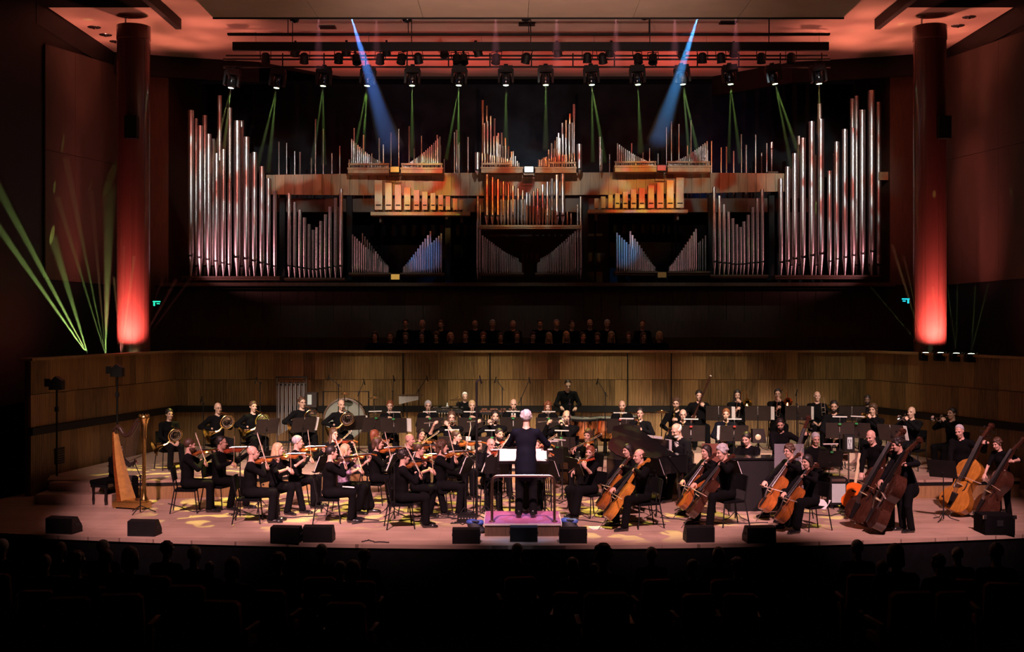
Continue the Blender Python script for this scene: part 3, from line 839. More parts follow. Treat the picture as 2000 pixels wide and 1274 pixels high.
# small flood lamps standing on the organ ledges
for px, py, d, lit, lab in [(771, 331, DO - .2, 'amber', 'small square floodlight between the upper left fans'), (1033, 331, DO - .3, 'white', 'bright square floodlight below the central pipe fan'),
                            (1292, 328, DO - .2, 'red', 'small square floodlight between the upper right fans'), (772, 541, DO - .2, 'amber', 'small square floodlight on the ledge below left pipes'),
                            (1293, 537, DO - .2, 'dim', 'small square floodlight on the ledge below right pipes')]:
    p = P(px, py, d)
    r = thing('floodlight', lab, 'floodlight', T(p.x, p.y, p.z))
    obj('housing', MB().box((0, .07, .0), (.27, .14, .20)).mesh('housing', 'black_paint', 0), r)
    obj('yoke', MB().tube([(-.16, .07, 0), (-.16, .07, -.18), (.16, .07, -.18), (.16, .07, 0)], .014, 6).mesh('yoke', 'black_paint'), r)
    emis('flood_white', (.85, 1, .92), 2.2); emis('flood_amber', (.9, .5, .1), .35); emis('flood_red', (.5, .05, .03), .25); emis('flood_dim', (.3, .15, .04), .12)
    obj('front_glass', MB().box((0, -.005, .0), (.24, .012, .15)).mesh('front_glass', 'flood_' + lit, 0), r)

# ================================================================== lighting rig
def hang(px, py, d): return P(px, py, d)
DT = 31.6
def bar(y, x0, x1, r_, lab, d=DT, sag=0):
    a, b = P(x0, y, d), P(x1, y - 4 * 0, d)
    return one(MB().tube([a, (a + b) / 2 + Vector((0, 0, -sag)), b], r_, 8), 'lighting_bar', 'black_paint', lab, 'lighting bar')
tr = thing('lighting_truss', 'long black lighting truss hung across below the ceiling', 'truss', T(P(1040, 131, DT)))
bs = P(1040, 131, DT)
for y, dy in ((131, 0), (116, 0), (104, .3)):
    a, b = P(436, y, DT), P(1622, y, DT)
    a.y += dy; b.y += dy
    obj('chord', MB().tube([a - bs, b - bs], .026, 8).mesh('chord', 'black_paint'), tr)
pm = MB().tube([(0, 0, 0), (0, 0, P(0, 104, DT).z - bs.z)], .018, 6).mesh('post', 'black_paint')
for i in range(14):
    x = 552 + i * 81
    obj('post', pm, tr, T(P(x, 131, DT) - bs))
for i in range(6):
    a = P(500 + i * 220, 104, DT)
    obj('drop_wire', MB().tube([a - bs, Vector((a.x, a.y, CE - .012)) - bs], .008, 5).mesh('drop_wire', 'steel'), tr)
for y0, y1, x0, x1, d, lab in [(83, 99, 455, 1618, 30.2, 'wide black batten hung in front of the truss'), (65.5, 69, 445, 1620, 29.2, 'thin dark slot strip under the ceiling')]:
    a, b = P(x0, y1, d), P(x1, y0, d)
    mb = MB().box(((a.x + b.x) / 2, d, (a.z + b.z) / 2), (b.x - a.x, .12, b.z - a.z))
    for q in range(5):
        xx = a.x + (b.x - a.x) * (q + .5) / 5
        mb.tube([(xx, d, b.z), (xx, d, CE)], .012, 5)
    one(mb, 'ceiling_batten', 'black_paint', lab, 'batten')
for px, py, lab in [(575, 36, 'dome camera under the reflector, leftmost'), (795, 36, 'dome camera under the reflector left of centre'), (1027, 34, 'dome fitting under the reflector at centre'), (1260, 31, 'dome camera under the reflector right of centre')]:
    p = P(px, py, 28.2)
    one(MB().lathe([(.10, .14), (.13, .10), (.13, 0), (.09, -.08), (0, -.11)], 14), 'ceiling_dome', 'black_gloss', lab, 'ceiling fitting', T(p))
for px, py, lab in [(640, 52, 'dark slot vent in the ceiling left of centre'), (1029, 46, 'dark slot vent in the ceiling at centre'), (1422, 43, 'dark slot vent in the ceiling right of centre')]:
    d = (CE - EYE) * F / (HOR - py)
    p = P(px, py, d)
    one(MB().box((0, 0, -.02), (.42, .3, .03)).box((0, 0, -.045), (.36, .05, .02)), 'ceiling_vent', 'black_paint', lab, 'vent', T(p.x, p.y, CE))
# parcans and profiles on the truss
canm = [('can', MB().lathe([(.05, .24), (.10, .20), (.11, 0), (.115, -.02)], 14, cap=False).lathe([(0, .245), (.05, .24)], 14).mesh('can', 'black_paint')),
        ('yoke', MB().tube([(-.13, 0, .08), (-.13, 0, .30), (.13, 0, .30), (.13, 0, .08)], .012, 6).box((0, 0, .33), (.05, .05, .08)).mesh('yoke', 'black_paint')),
        ('lens', MB().lathe([(0, .03), (.10, .03)], 14).mesh('lens', 'steel'))]
rng = random.Random(5)
lampx = [519, 575, 594, 661, 675, 697, 742, 755, 783, 818, 868, 893, 906, 935, 968, 1026, 1090, 1147, 1178, 1190, 1247, 1275, 1331, 1372, 1409, 1433, 1487, 1545]
ordn = ['first', 'second', 'third', 'fourth', 'fifth', 'sixth', 'seventh', 'eighth', 'ninth', 'tenth', 'eleventh', 'twelfth', 'thirteenth', 'fourteenth']
for i, x in enumerate(lampx):
    up = i % 3 == 1
    p = P(x, 108 if up else 122, DT - .06)
    lab = 'black parcan lantern on the truss, %s from the %s end' % ((ordn[i], 'left') if i < 14 else (ordn[27 - i], 'right'))
    put(canm, 'stage_lantern', lab, 'lantern', T(p) @ RZ(rng.uniform(-30, 30)) @ RX(rng.uniform(-35, 35)) @ Matrix.Scale(1.05, 4), 'lanterns on the truss')
# moving heads under the truss, each with its narrow beam
emis('lens_lit', (.75, 1, .55), 14)
emis('lens_lit_white', (1, 1, .85), 14)
mh = [('base', MB().box((0, 0, .40), (.34, .26, .13)).box((0, 0, .48), (.10, .08, .08)).mesh('base', 'black_paint', 0)),
      ('yoke', MB().box((-.17, 0, .22), (.05, .16, .34)).box((.17, 0, .22), (.05, .16, .34)).box((0, 0, .34), (.38, .2, .06)).mesh('yoke', 'black_paint', 0)),
      ('head', MB().lathe([(.06, .30), (.12, .27), (.13, .15), (.115, .05), (.09, .0)], 14).mesh('head', 'black_gloss'))]
lens_m = MB().lathe([(0, -.012), (.062, -.004), (.065, .01)], 14)
LENS = {k: lens_m.mesh('lens', k) for k in ('lens_lit', 'lens_lit_white')}

def vol(name, density):
    if name in MATS: return MATS[name]
    m = bpy.data.materials.new(name)
    m.use_nodes = True
    nt = m.node_tree
    nt.nodes.remove(nt.nodes['Principled BSDF'])
    v = nt.nodes.new('ShaderNodeVolumeScatter')
    v.inputs['Density'].default_value = density
    v.inputs['Color'].default_value = (1, 1, 1, 1)
    v.inputs['Anisotropy'].default_value = 0.5
    nt.links.new(v.outputs[0], nt.nodes['Material Output'].inputs['Volume'])
    MATS[name] = m
    return m
vol('haze_thin', .7)
vol('haze_blue', .34)
vol('haze_soft', .07)
vol('haze_dense', .38)
def beam(lab, a, rays, half, power, col, haze, blend=.5, length=None):
    """haze lit by a lamp at a: one cone of haze and one narrow spot for each ray"""
    a = Vector(a)
    root = None
    mb = MB()
    for q in rays:
        b, hw, pw = Vector(q[0]), (q[1] if len(q) > 1 else half), (q[2] if len(q) > 2 else 1)
        dr = (b - a)
        L = dr.length
        t = math.tan(R(hw)) * 1.06
        mb.lathe([(.012, .03), (t * L + .012, L)], 12, zframe(a, dr))
        s = spot('beam_lamp', a + dr.normalized() * .02, b, power * pw, col, hw * 2, blend, .01)
    o = obj('haze_beam', mb.mesh('haze_beam', haze, 60))
    tag(o, lab, 'light beam', 'light beams in the haze')
    return o
heads = [451, 540, 631, 717, 805, 896, 988, 1066, 1156, 1246, 1334, 1427, 1514, 1600]
slant = [(-22, 120), (-20, 118), (-7, 110), (-16, 128), (0, 100), (-9, 104), (0, 96), (0, 90), (10, 108), (4, 96), (20, 130), (6, 110), (32, 118), (0, 70)]
bright = [.8, .75, .6, 1.0, .45, 1.2, .35, .35, 1.1, .45, 1.0, .6, .9, .5]
for i, x in enumerate(heads):
    yl = 172 if i < 2 else 169 - i * .4
    p = P(x, yl, DT - .1)
    e = P(x + slant[i][0] * 1.4, yl + slant[i][1] * 1.4, DT + 1.3)
    ang = math.degrees(math.atan2((e - p).x, -(e - p).z))
    where = ordn[i] + ' from the left' if i < 7 else ordn[13 - i] + ' from the right'
    r = put(mh, 'moving_head_lamp', 'black moving-head lamp with lit lens, %s' % where, 'moving head', T(p) @ RZ(0) @ RY(-ang * .4) @ Matrix.Scale(1.06, 4), 'moving heads under the truss')
    obj('lens', LENS['lens_lit_white' if i in (0, 6) else 'lens_lit'], r)
    w_ = e - p
    side = Vector((1, 0, 0))
    rays = [(e - side * .17, 1.5), (e + side * .16, 1.8)] if bright[i] > .55 else [(e, 2.4)]
    beam('green haze beam falling on the organ, %s' % where, p - Vector((0, 0, .02)), rays, 2, 1900 * bright[i], (.55, 1, .22), 'haze_thin')
# blue beams from above the reflector edge
for (x0, y0, x1, y1, hw, p, col, lab) in [(684, 27, 764, 290, 4.4, 1500, (.10, .30, 1), 'blue haze beam slanting right from the ceiling'),
                                          (1367, 21, 1284, 280, 4.0, 1900, (.08, .42, 1), 'blue haze beam slanting left from the ceiling')]:
    a = P(x0, y0, 28.4)
    b = P(x1, y1, 31.6)
    beam(lab, a, [(b, hw)], hw, p * 8.5, col, 'haze_blue', .7)
for i, (x, p) in enumerate([(622, 55), (735, 45), (968, 70), (1087, 75), (1203, 75), (1318, 75), (1437, 60)]):
    a = P(x, 24, 28.6)
    b = P(x, 135, 28.9)
    beam('faint pink haze shaft below the reflector, %s from the left' % ordn[i], a, [(b, 8.5)], 8, p * 10, (1, .32, .42), 'haze_soft', .9)
# fans of beams from the floor lamps on the side walls
fl = [('base', MB().box((0, 0, .03), (.26, .2, .06)).mesh('base', 'black_paint', 0)),
      ('yoke', MB().box((-.14, 0, .12), (.03, .1, .18)).box((.14, 0, .12), (.03, .1, .18)).mesh('yoke', 'black_paint', 0)),
      ('head', MB().lathe([(.05, .02), (.10, .06), (.10, .15), (.085, .19)], 12).mesh('head', 'black_gloss'))]
lup = {k: MB().lathe([(.07, .19), (.05, .197), (0, .2)], 12).mesh('lens', k) for k in ('lens_lit', 'lens_lit_white')}
fans = [(172, 697, 27.6, 'outermost lamp on the left wall', 300, [((-90, 320), 1.25, 1.3, 23.9), ((-60, 262), 1.3, 1.2, 24.2), ((40, 440), .6, .7, 26.4), ((102, 462), 1.9, 1.5, 29.4)]),
        (206, 697, 28.3, 'second lamp on the left wall', 460, [((112, 385), .9, .8, 29.5), ((128, 308), .85, .9, 30.0), ((178, 372), .6, .5, 32.0), ((214, 365), 1.7, 1.4, 33.4)]),
        (237, 696, 29.0, 'lamp at the foot of the left column', 240, [((222, 540), .8, .7, 29.3), ((262, 500), .9, .8, 29.2), ((242, 480), .5, .6, 29.0)]),
        (262, 695, 29.6, 'lamp right of the left column', 320, [((345, 545), .8, .9, 30.5), ((392, 518), .6, 1.1, 31.5), ((318, 545), .6, .6, 30.5)]),
        (1808, 690, 28.7, 'innermost lamp on the right wall', 150, [((1742, 478), .7, 1, 30), ((1765, 500), .5, .6, 29.5), ((1700, 560), .4, .6, 30)]),
        (1837, 690, 28.1, 'second lamp on the right wall', 90, [((1822, 560), .8, 1, 28.6), ((1840, 540), .6, .7, 28.6)]),
        (1868, 691, 27.6, 'third lamp on the right wall', 75, [((1850, 560), .6, 1, 28.4), ((1870, 550), .6, .8, 28.4)]),
        (1897, 692, 27.1, 'outermost lamp on the right wall', 75, [((1905, 560), .6, 1, 28), ((1930, 555), .6, .8, 28)])]
for x, y, d, lab, pw, rays in fans:
    p = P(x, y, d)
    r = put(fl, 'floor_lamp_head', 'black uplight, ' + lab, 'uplight', T(p - Vector((0, 0, .18))), 'uplights on the side walls')
    obj('lens', lup['lens_lit'], r)
    beam('green haze fan rising from the ' + lab, p + Vector((0, 0, .03)), [(P(q[0][0], q[0][1], q[3]), q[1], q[2]) for q in rays], 1, pw * 20, (.62, .95, .22), 'haze_dense')
# two cinema-style speakers on poles against the left wall
for px, py, lab in ((111, 752, 'black lantern on a pole by the left wall, nearer'), (229, 727, 'black lantern on a pole by the left wall, farther')):
    d = 24.9 if px < 200 else 26.6
    p = P(px, py, d)
    bz = P(px, 985 if px < 200 else 930, d).z
    bz = 0 if px < 200 else L1
    r = thing('pole_lantern', lab, 'lantern', T(p.x, p.y, bz), 'lanterns on poles')
    h = p.z - bz
    obj('pole', MB().tube([(0, 0, 0), (0, 0, h)], .022, 8).mesh('pole', 'black_paint'), r)
    obj('base', MB().lathe([(.2, 0), (.2, .02), (.03, .04)], 16).mesh('base', 'black_paint'), r)
    obj('body', MB().prism([(-.13, -.10), (.13, -.10), (.13, .09), (0, .18), (-.13, .06)], -.1, .1, T(0, 0, h) @ RX(90)).mesh('body', 'black_paint', 0), r)
    obj('barn_door', MB().box((-.15, -.12, h + .05), (.12, .01, .16), ).mesh('barn_door', 'black_paint', 0), r)
    obj('clamp', MB().box((0, 0, h - .5), (.07, .07, .10)).mesh('clamp', 'black_paint', 0), r)
# ================================================================== people
def surf_net(f, lo, hi, h):
    """surface of the field f (negative inside) on a grid: vertices and quads"""
    lo, hi = np.array(lo, float), np.array(hi, float)
    n = np.ceil((hi - lo) / h).astype(int) + 1
    ax = [lo[i] + h * np.arange(n[i]) for i in range(3)]
    G = np.stack(np.meshgrid(*ax, indexing='ij'), -1).astype(np.float32)
    V = f(G.reshape(-1, 3)).reshape(n)
    S = V < 0
    c = np.zeros(n - 1, int)
    for dx in (0, 1):
        for dy in (0, 1):
            for dz in (0, 1):
                c += S[dx:n[0] - 1 + dx, dy:n[1] - 1 + dy, dz:n[2] - 1 + dz]
    act = (c > 0) & (c < 8)
    I = np.argwhere(act)
    idx = -np.ones(n - 1, int)
    idx[act] = np.arange(len(I))
    acc = np.zeros((len(I), 3))
    cnt = np.zeros(len(I))
    for a in range(3):
        o1, o2 = [(a + 1) % 3, (a + 2) % 3]
        for p in (0, 1):
            for q in (0, 1):
                A = I.copy(); A[:, o1] += p; A[:, o2] += q
                B = A.copy(); B[:, a] += 1
                va, vb = V[A[:, 0], A[:, 1], A[:, 2]], V[B[:, 0], B[:, 1], B[:, 2]]
                m = (va < 0) != (vb < 0)
                t = np.where(m, va / np.where(m, va - vb, 1), 0)
                pt = A.astype(float); pt[:, a] += t
                acc[m] += pt[m]; cnt[m] += 1
    vs = lo + h * acc / cnt[:, None]
    fs = []
    for a in range(3):
        o1, o2 = (a + 1) % 3, (a + 2) % 3
        sl0 = [slice(None)] * 3; sl1 = [slice(None)] * 3
        sl0[a] = slice(0, n[a] - 1); sl1[a] = slice(1, n[a])
        cr = S[tuple(sl0)] != S[tuple(sl1)]
        E = np.argwhere(cr)
        E = E[(E[:, o1] > 0) & (E[:, o2] > 0) & (E[:, o1] < n[o1] - 1) & (E[:, o2] < n[o2] - 1)]
        q = []
        for d1, d2 in ((-1, -1), (0, -1), (0, 0), (-1, 0)):
            C = E.copy(); C[:, o1] += d1; C[:, o2] += d2
            q.append(idx[C[:, 0], C[:, 1], C[:, 2]])
        q = np.stack(q, 1)
        flip = ~S[E[:, 0], E[:, 1], E[:, 2]]
        q[flip] = q[flip][:, ::-1]
        fs.append(q)
    return vs, np.concatenate(fs)

def f_cone(a, b, r1, r2):
    a, b = np.array(a, np.float32), np.array(b, np.float32)
    ba = b - a
    L2 = max(float(ba @ ba), 1e-9)
    def g(p):
        t = np.clip(((p - a) @ ba) / L2, 0, 1)
        return np.linalg.norm(p - a - t[:, None] * ba, axis=1) - (r1 + (r2 - r1) * t)
    return g
def f_ell(c, r, Rm=None):
    c, r = np.array(c, np.float32), np.array(r, np.float32)
    Rm = None if Rm is None else np.array(Rm.to_3x3(), np.float32)
    def g(p):
        q = p - c
        if Rm is not None: q = q @ Rm
        k0 = np.linalg.norm(q / r, axis=1)
        k1 = np.linalg.norm(q / (r * r), axis=1)
        return k0 * (k0 - 1) / np.maximum(k1, 1e-6)
    return g
def smin(a, b, k):
    h = np.maximum(k - np.abs(a - b), 0) / k
    return np.minimum(a, b) - h * h * k * .25
def blend(prims, k):
    def g(p):
        d = None
        for q in prims:
            kk = q[2] if len(q) > 2 else k
            v = q[0](p)
            d = v if d is None else smin(d, v, kk)
        return d
    return g

# ---- head (centre at the origin, faces -Y), hands, shoes: built once
def make_head(fem):
    w_ = .95 if fem else 1.0
    pr = [(f_ell((0, .018, .03), (.074 * w_, .094, .088)),), (f_ell((0, -.022, -.05), (.056 * w_, .070, .072)),),
          (f_ell((0, -.055, -.098), (.030 * w_, .032, .024)), 0, .03),
          (f_cone((-.04, -.074, .024), (.04, -.074, .024), .013, .013), 0, .02),
          (f_cone((0, -.088, .012), (0, -.113, -.026), .009, .014), 0, .012),
          (f_ell((.034, -.078, -.03), (.02, .015, .016)), 0, .03), (f_ell((-.034, -.078, -.03), (.02, .015, .016)), 0, .03),
          (f_cone((-.02, -.090, -.062), (.02, -.090, -.062), .0075, .0075), 0, .01),
          (f_ell((.075 * w_, .012, -.006), (.010, .022, .032)), 0, .008), (f_ell((-.075 * w_, .012, -.006), (.010, .022, .032)), 0, .008)]
    base = blend(pr, .04)
    s1, s2 = f_ell((.032, -.103, .004), (.019, .017, .011)), f_ell((-.032, -.103, .004), (.019, .017, .011))
    mt = f_ell((0, -.104, -.060), (.018, .012, .003))
    def f(p):
        d = base(p)
        return np.maximum(np.maximum(np.maximum(d, -s1(p)), -s2(p)), -mt(p))
    vs, fs = surf_net(f, (-.10, -.14, -.14), (.10, .13, .14), .0085)
    mi = np.zeros(len(fs), int)
    ev, ef, em = [], [], []
    for sx in (-1, 1):
        b = MB().lathe([(0, .008), (.006, .005), (.009, 0), (.006, -.005), (0, -.008)], 8, T(.031 * sx, -.0835, .004) @ RX(90), cap=False)
        o = len(vs) + len(ev)
        ev += b.v; ef += [tuple(i + o for i in f_) for f_ in b.f if len(set(f_)) == 4]
        b = MB().box((.032 * sx, -.089, .026), (.034, .008, .006))
        o = len(vs) + len(ev)
        ev += b.v; ef += [tuple(i + o for i in f_) for f_ in b.f]
    vs = np.vstack([vs, np.array(ev)])
    fs = np.vstack([fs, np.array(ef)])
    mi = np.concatenate([mi, np.full(len(ef), 3)])
    return vs, fs, mi
HEADS = {False: make_head(False), True: make_head(True)}

def make_hand(curl, spread=.0):
    """wrist at the origin, fingers along +X, palm facing -Z, thumb on the +Y side"""
    pr = [(f_ell((.045, 0, 0), (.052, .040, .016)),), (f_cone((-.03, 0, 0), (.01, 0, 0), .026, .026), 0, .02)]
    for y, L, x0 in ((.029, .072, .084), (.010, .080, .090), (-.010, .074, .087), (-.028, .058, .078)):
        a1, a2, a3 = curl * .75, curl * 1.75, curl * 2.5
        p0 = Vector((x0 - .012, y, 0)); yd = y * spread
        p1 = p0 + Vector((math.cos(a1), yd, -math.sin(a1))) * L * .46
        p2 = p1 + Vector((math.cos(a2), yd, -math.sin(a2))) * L * .34
        p3 = p2 + Vector((math.cos(a3), yd, -math.sin(a3))) * L * .26
        pr += [(f_cone(p0, p1, .0095, .0088), 0, .006), (f_cone(p1, p2, .0088, .008), 0, .004), (f_cone(p2, p3, .008, .0068), 0, .004)]
    pr += [(f_cone((.02, .028, -.004), (.052, .056, -.02 * (1 + curl)), .014, .0105), 0, .012),
           (f_cone((.052, .056, -.02 * (1 + curl)), (.078, .054, -.034 * (1 + curl)), .0105, .0085), 0, .005)]
    vs, fs = surf_net(blend(pr, .012), (-.06, -.06, -.12), (.185, .085, .035), .0068)
    return vs, fs
HANDS = {'grip': make_hand(.95), 'soft': make_hand(.45, .6), 'flat': make_hand(.18, .5)}
def make_shoe():
    pr = [(f_cone((0, .03, .045), (0, -.13, .03), .040, .036),), (f_cone((0, .035, .05), (0, .03, .10), .042, .040), 0, .03), (f_ell((0, -.16, .026), (.036, .06, .028)), 0, .03)]
    f = blend(pr, .03)
    g = lambda p: np.maximum(f(p), -p[:, 2])
    return surf_net(g, (-.06, -.25, -.01), (.06, .11, .14), .014)
SHOE = None
def np_mesh(name, vs, fs, mats, mi=None):
    me = bpy.data.meshes.new(name)
    me.from_pydata([tuple(v) for v in vs], [], [tuple(int(i) for i in f) for f in fs])
    for m in mats: me.materials.append(MATS[m])
    if mi is not None: me.polygons.foreach_set('material_index', [int(i) for i in mi])
    me.polygons.foreach_set('use_smooth', [True] * len(fs))
    me.update()
    return me
SHOE = np_mesh('shoe', *make_shoe(), ['black_gloss'])

# ---- hair, in the frame of the head
def make_hair(style):
    pr = []
    cap = f_ell((0, .022, .036), (.086, .106, .098))
    front = {'short': (-.055, .058), 'curly': (-.06, .05), 'thin': (-.03, .075), 'long': (-.06, .06), 'bun': (-.058, .062), 'bob': (-.062, .055), 'ponytail': (-.058, .062), 'wavy': (-.062, .05)}
    fy, fz = front.get(style, (-.05, .06))
    low = {'short': -.045, 'thin': -.045, 'curly': -.05, 'bun': -.045, 'ponytail': -.04}.get(style, -.05)
    if style == 'ring':            # bald on top, hair round the sides
        def f(p):
            d = f_ell((0, .022, .03), (.0845, .104, .094))(p)
            cut = np.maximum(p[:, 2] - .028 - .25 * np.maximum(p[:, 1], 0), -(p[:, 1] + .002 + .3 * (p[:, 2] + .05)))
            return np.maximum(np.maximum(d, cut), -(p[:, 2] + .055))
    else:
        bumps = []
        if style in ('curly', 'wavy'):
            rg = random.Random(style)
            for i in range(44):
                a, e = rg.uniform(0, 2 * math.pi), rg.uniform(-.5, 1.4)
                x, y, z = .084 * math.cos(e) * math.cos(a), .10 * math.cos(e) * math.sin(a) + .022, .094 * math.sin(e) + .036
                if y < -.05 and z < .08: continue
                bumps.append((f_ell((x, y, z), (.022, .022, .022)), 0, .015))
        extra = []
        if style == 'long':
            for sx in (-1, 1):
                extra += [(f_cone((.062 * sx, .02, -.02), (.078 * sx, -.01, -.20), .030, .026), 0, .03)]
            extra += [(f_cone((0, .07, -.02), (0, .085, -.24), .065, .055), 0, .04)]
        if style == 'bob' or style == 'wavy':
            for sx in (-1, 1):
                extra += [(f_cone((.068 * sx, .015, .01), (.074 * sx, .01, -.095), .026, .024), 0, .03)]
            extra += [(f_cone((0, .08, 0), (0, .075, -.10), .055, .045), 0, .04)]
        if style == 'bun':
            extra += [(f_ell((0, .115, .075), (.040, .036, .038)), 0, .01)]
        if style == 'ponytail':
            extra += [(f_cone((0, .115, .03), (0, .14, -.16), .026, .018), 0, .02)]
        body = blend([(cap,)] + bumps, .02)
        ex = blend(extra, .03) if extra else None
        lf = .0 if style not in ('bob', 'long', 'wavy') else .012
        def f(p):
            d = body(p)
            # hairline: keep what lies behind a tilted plane in front and above the neck
            face = -(p[:, 1] - fy) - .55 * (p[:, 2] - fz)
            d = np.maximum(d, face)
            d = np.maximum(d, -(p[:, 2] - low) - 1.2 * np.maximum(p[:, 1] - .03, 0))
            if ex is not None: d = smin(d, ex(p), .02)
            return d
    lo = (-.14, -.10, -.34 if style == 'long' else (-.22 if style == 'ponytail' else -.17))
    vs, fs = surf_net(f, lo, (.14, .19, .17), .0125)
    return np_mesh('hair', vs, fs, ['hair_dark'])
HAIR = {}
def make_beard(full):
    def f(p):
        d = f_ell((0, -.03, -.066), (.063, .078, .078))(p) if full else f_ell((0, -.04, -.088), (.05, .062, .05))(p)
        d = np.maximum(d, p[:, 2] + .045 - .30 * np.maximum(p[:, 1] + .03, 0) * 6 * .5)
        m = f_ell((0, -.10, -.062), (.017, .02, .007))(p)
        return np.maximum(d, -m)
    vs, fs = surf_net(f, (-.09, -.14, -.17), (.09, .07, .02), .011)
    return np_mesh('beard', vs, fs, ['hair_dark'])
BEARD = {}
gl = MB()
for sx in (-1, 1):
    ring = [(.034 * sx + .022 * math.cos(a), -.104, .004 + .016 * math.sin(a)) for a in [2 * math.pi * i / 12 for i in range(13)]]
    gl.tube(ring, .0018, 5, cap=False)
    gl.tube([(.056 * sx, -.102, .008), (.080 * sx, .01, .008)], .0018, 5)
gl.tube([(-.012, -.106, .006), (.012, -.106, .006)], .0018, 5)
GLASSES = gl.mesh('glasses', 'ebony')
COLLAR = MB().lathe([(.066, 0), (.060, .035), (.056, .036), (.060, 0)], 16, cap=False).prism([(-.05, -.10), (.05, -.10), (.012, -.112), (-.012, -.112)], -.16, .01).mesh('shirt_collar', 'white_cloth')

# ---- poses.  Local frame: feet on z = 0, faces -Y, own left is +X
def ik(S, T_, a, b, pole):
    S, T_ = Vector(S), Vector(T_)
    d = T_ - S
    L = d.length
    if L > (a + b) * .995:
        T_ = S + d * ((a + b) * .995 / L)
        d = T_ - S; L = d.length
    x = (a * a - b * b + L * L) / (2 * L)
    h = math.sqrt(max(a * a - x * x, 0))
    u = d.normalized()
    p = Vector(pole)
    p = (p - u * p.dot(u)).normalized()
    return S + u * x + p * h, T_

VI_B = Vector((.085, -.055, 1.115))            # violin: chin end, direction, top normal
VI_V = Vector((.46, -.86, .03)).normalized()
VI_N = Vector((-.38, -.12, .92))
VI_N = (VI_N - VI_V * VI_N.dot(VI_V)).normalized()
CE_E = Vector((.02, -.86, 0))                  # cello: endpin point, direction, front normal
CE_U = Vector((.075, .62, .80)).normalized()
CE_N = Vector((-.25, -.80, .56))
CE_N = (CE_N - CE_U * CE_N.dot(CE_U)).normalized()
BA_E = Vector((-.06, -.70, 0))
BA_U = Vector((.32, .34, .88)).normalized()
BA_N = Vector((-.25, -.90, .25))
BA_N = (BA_N - BA_U * BA_N.dot(BA_U)).normalized()
def bow_dir(v, n, want):
    w_ = Vector(want)
    return (w_ - v * w_.dot(v)).normalized()

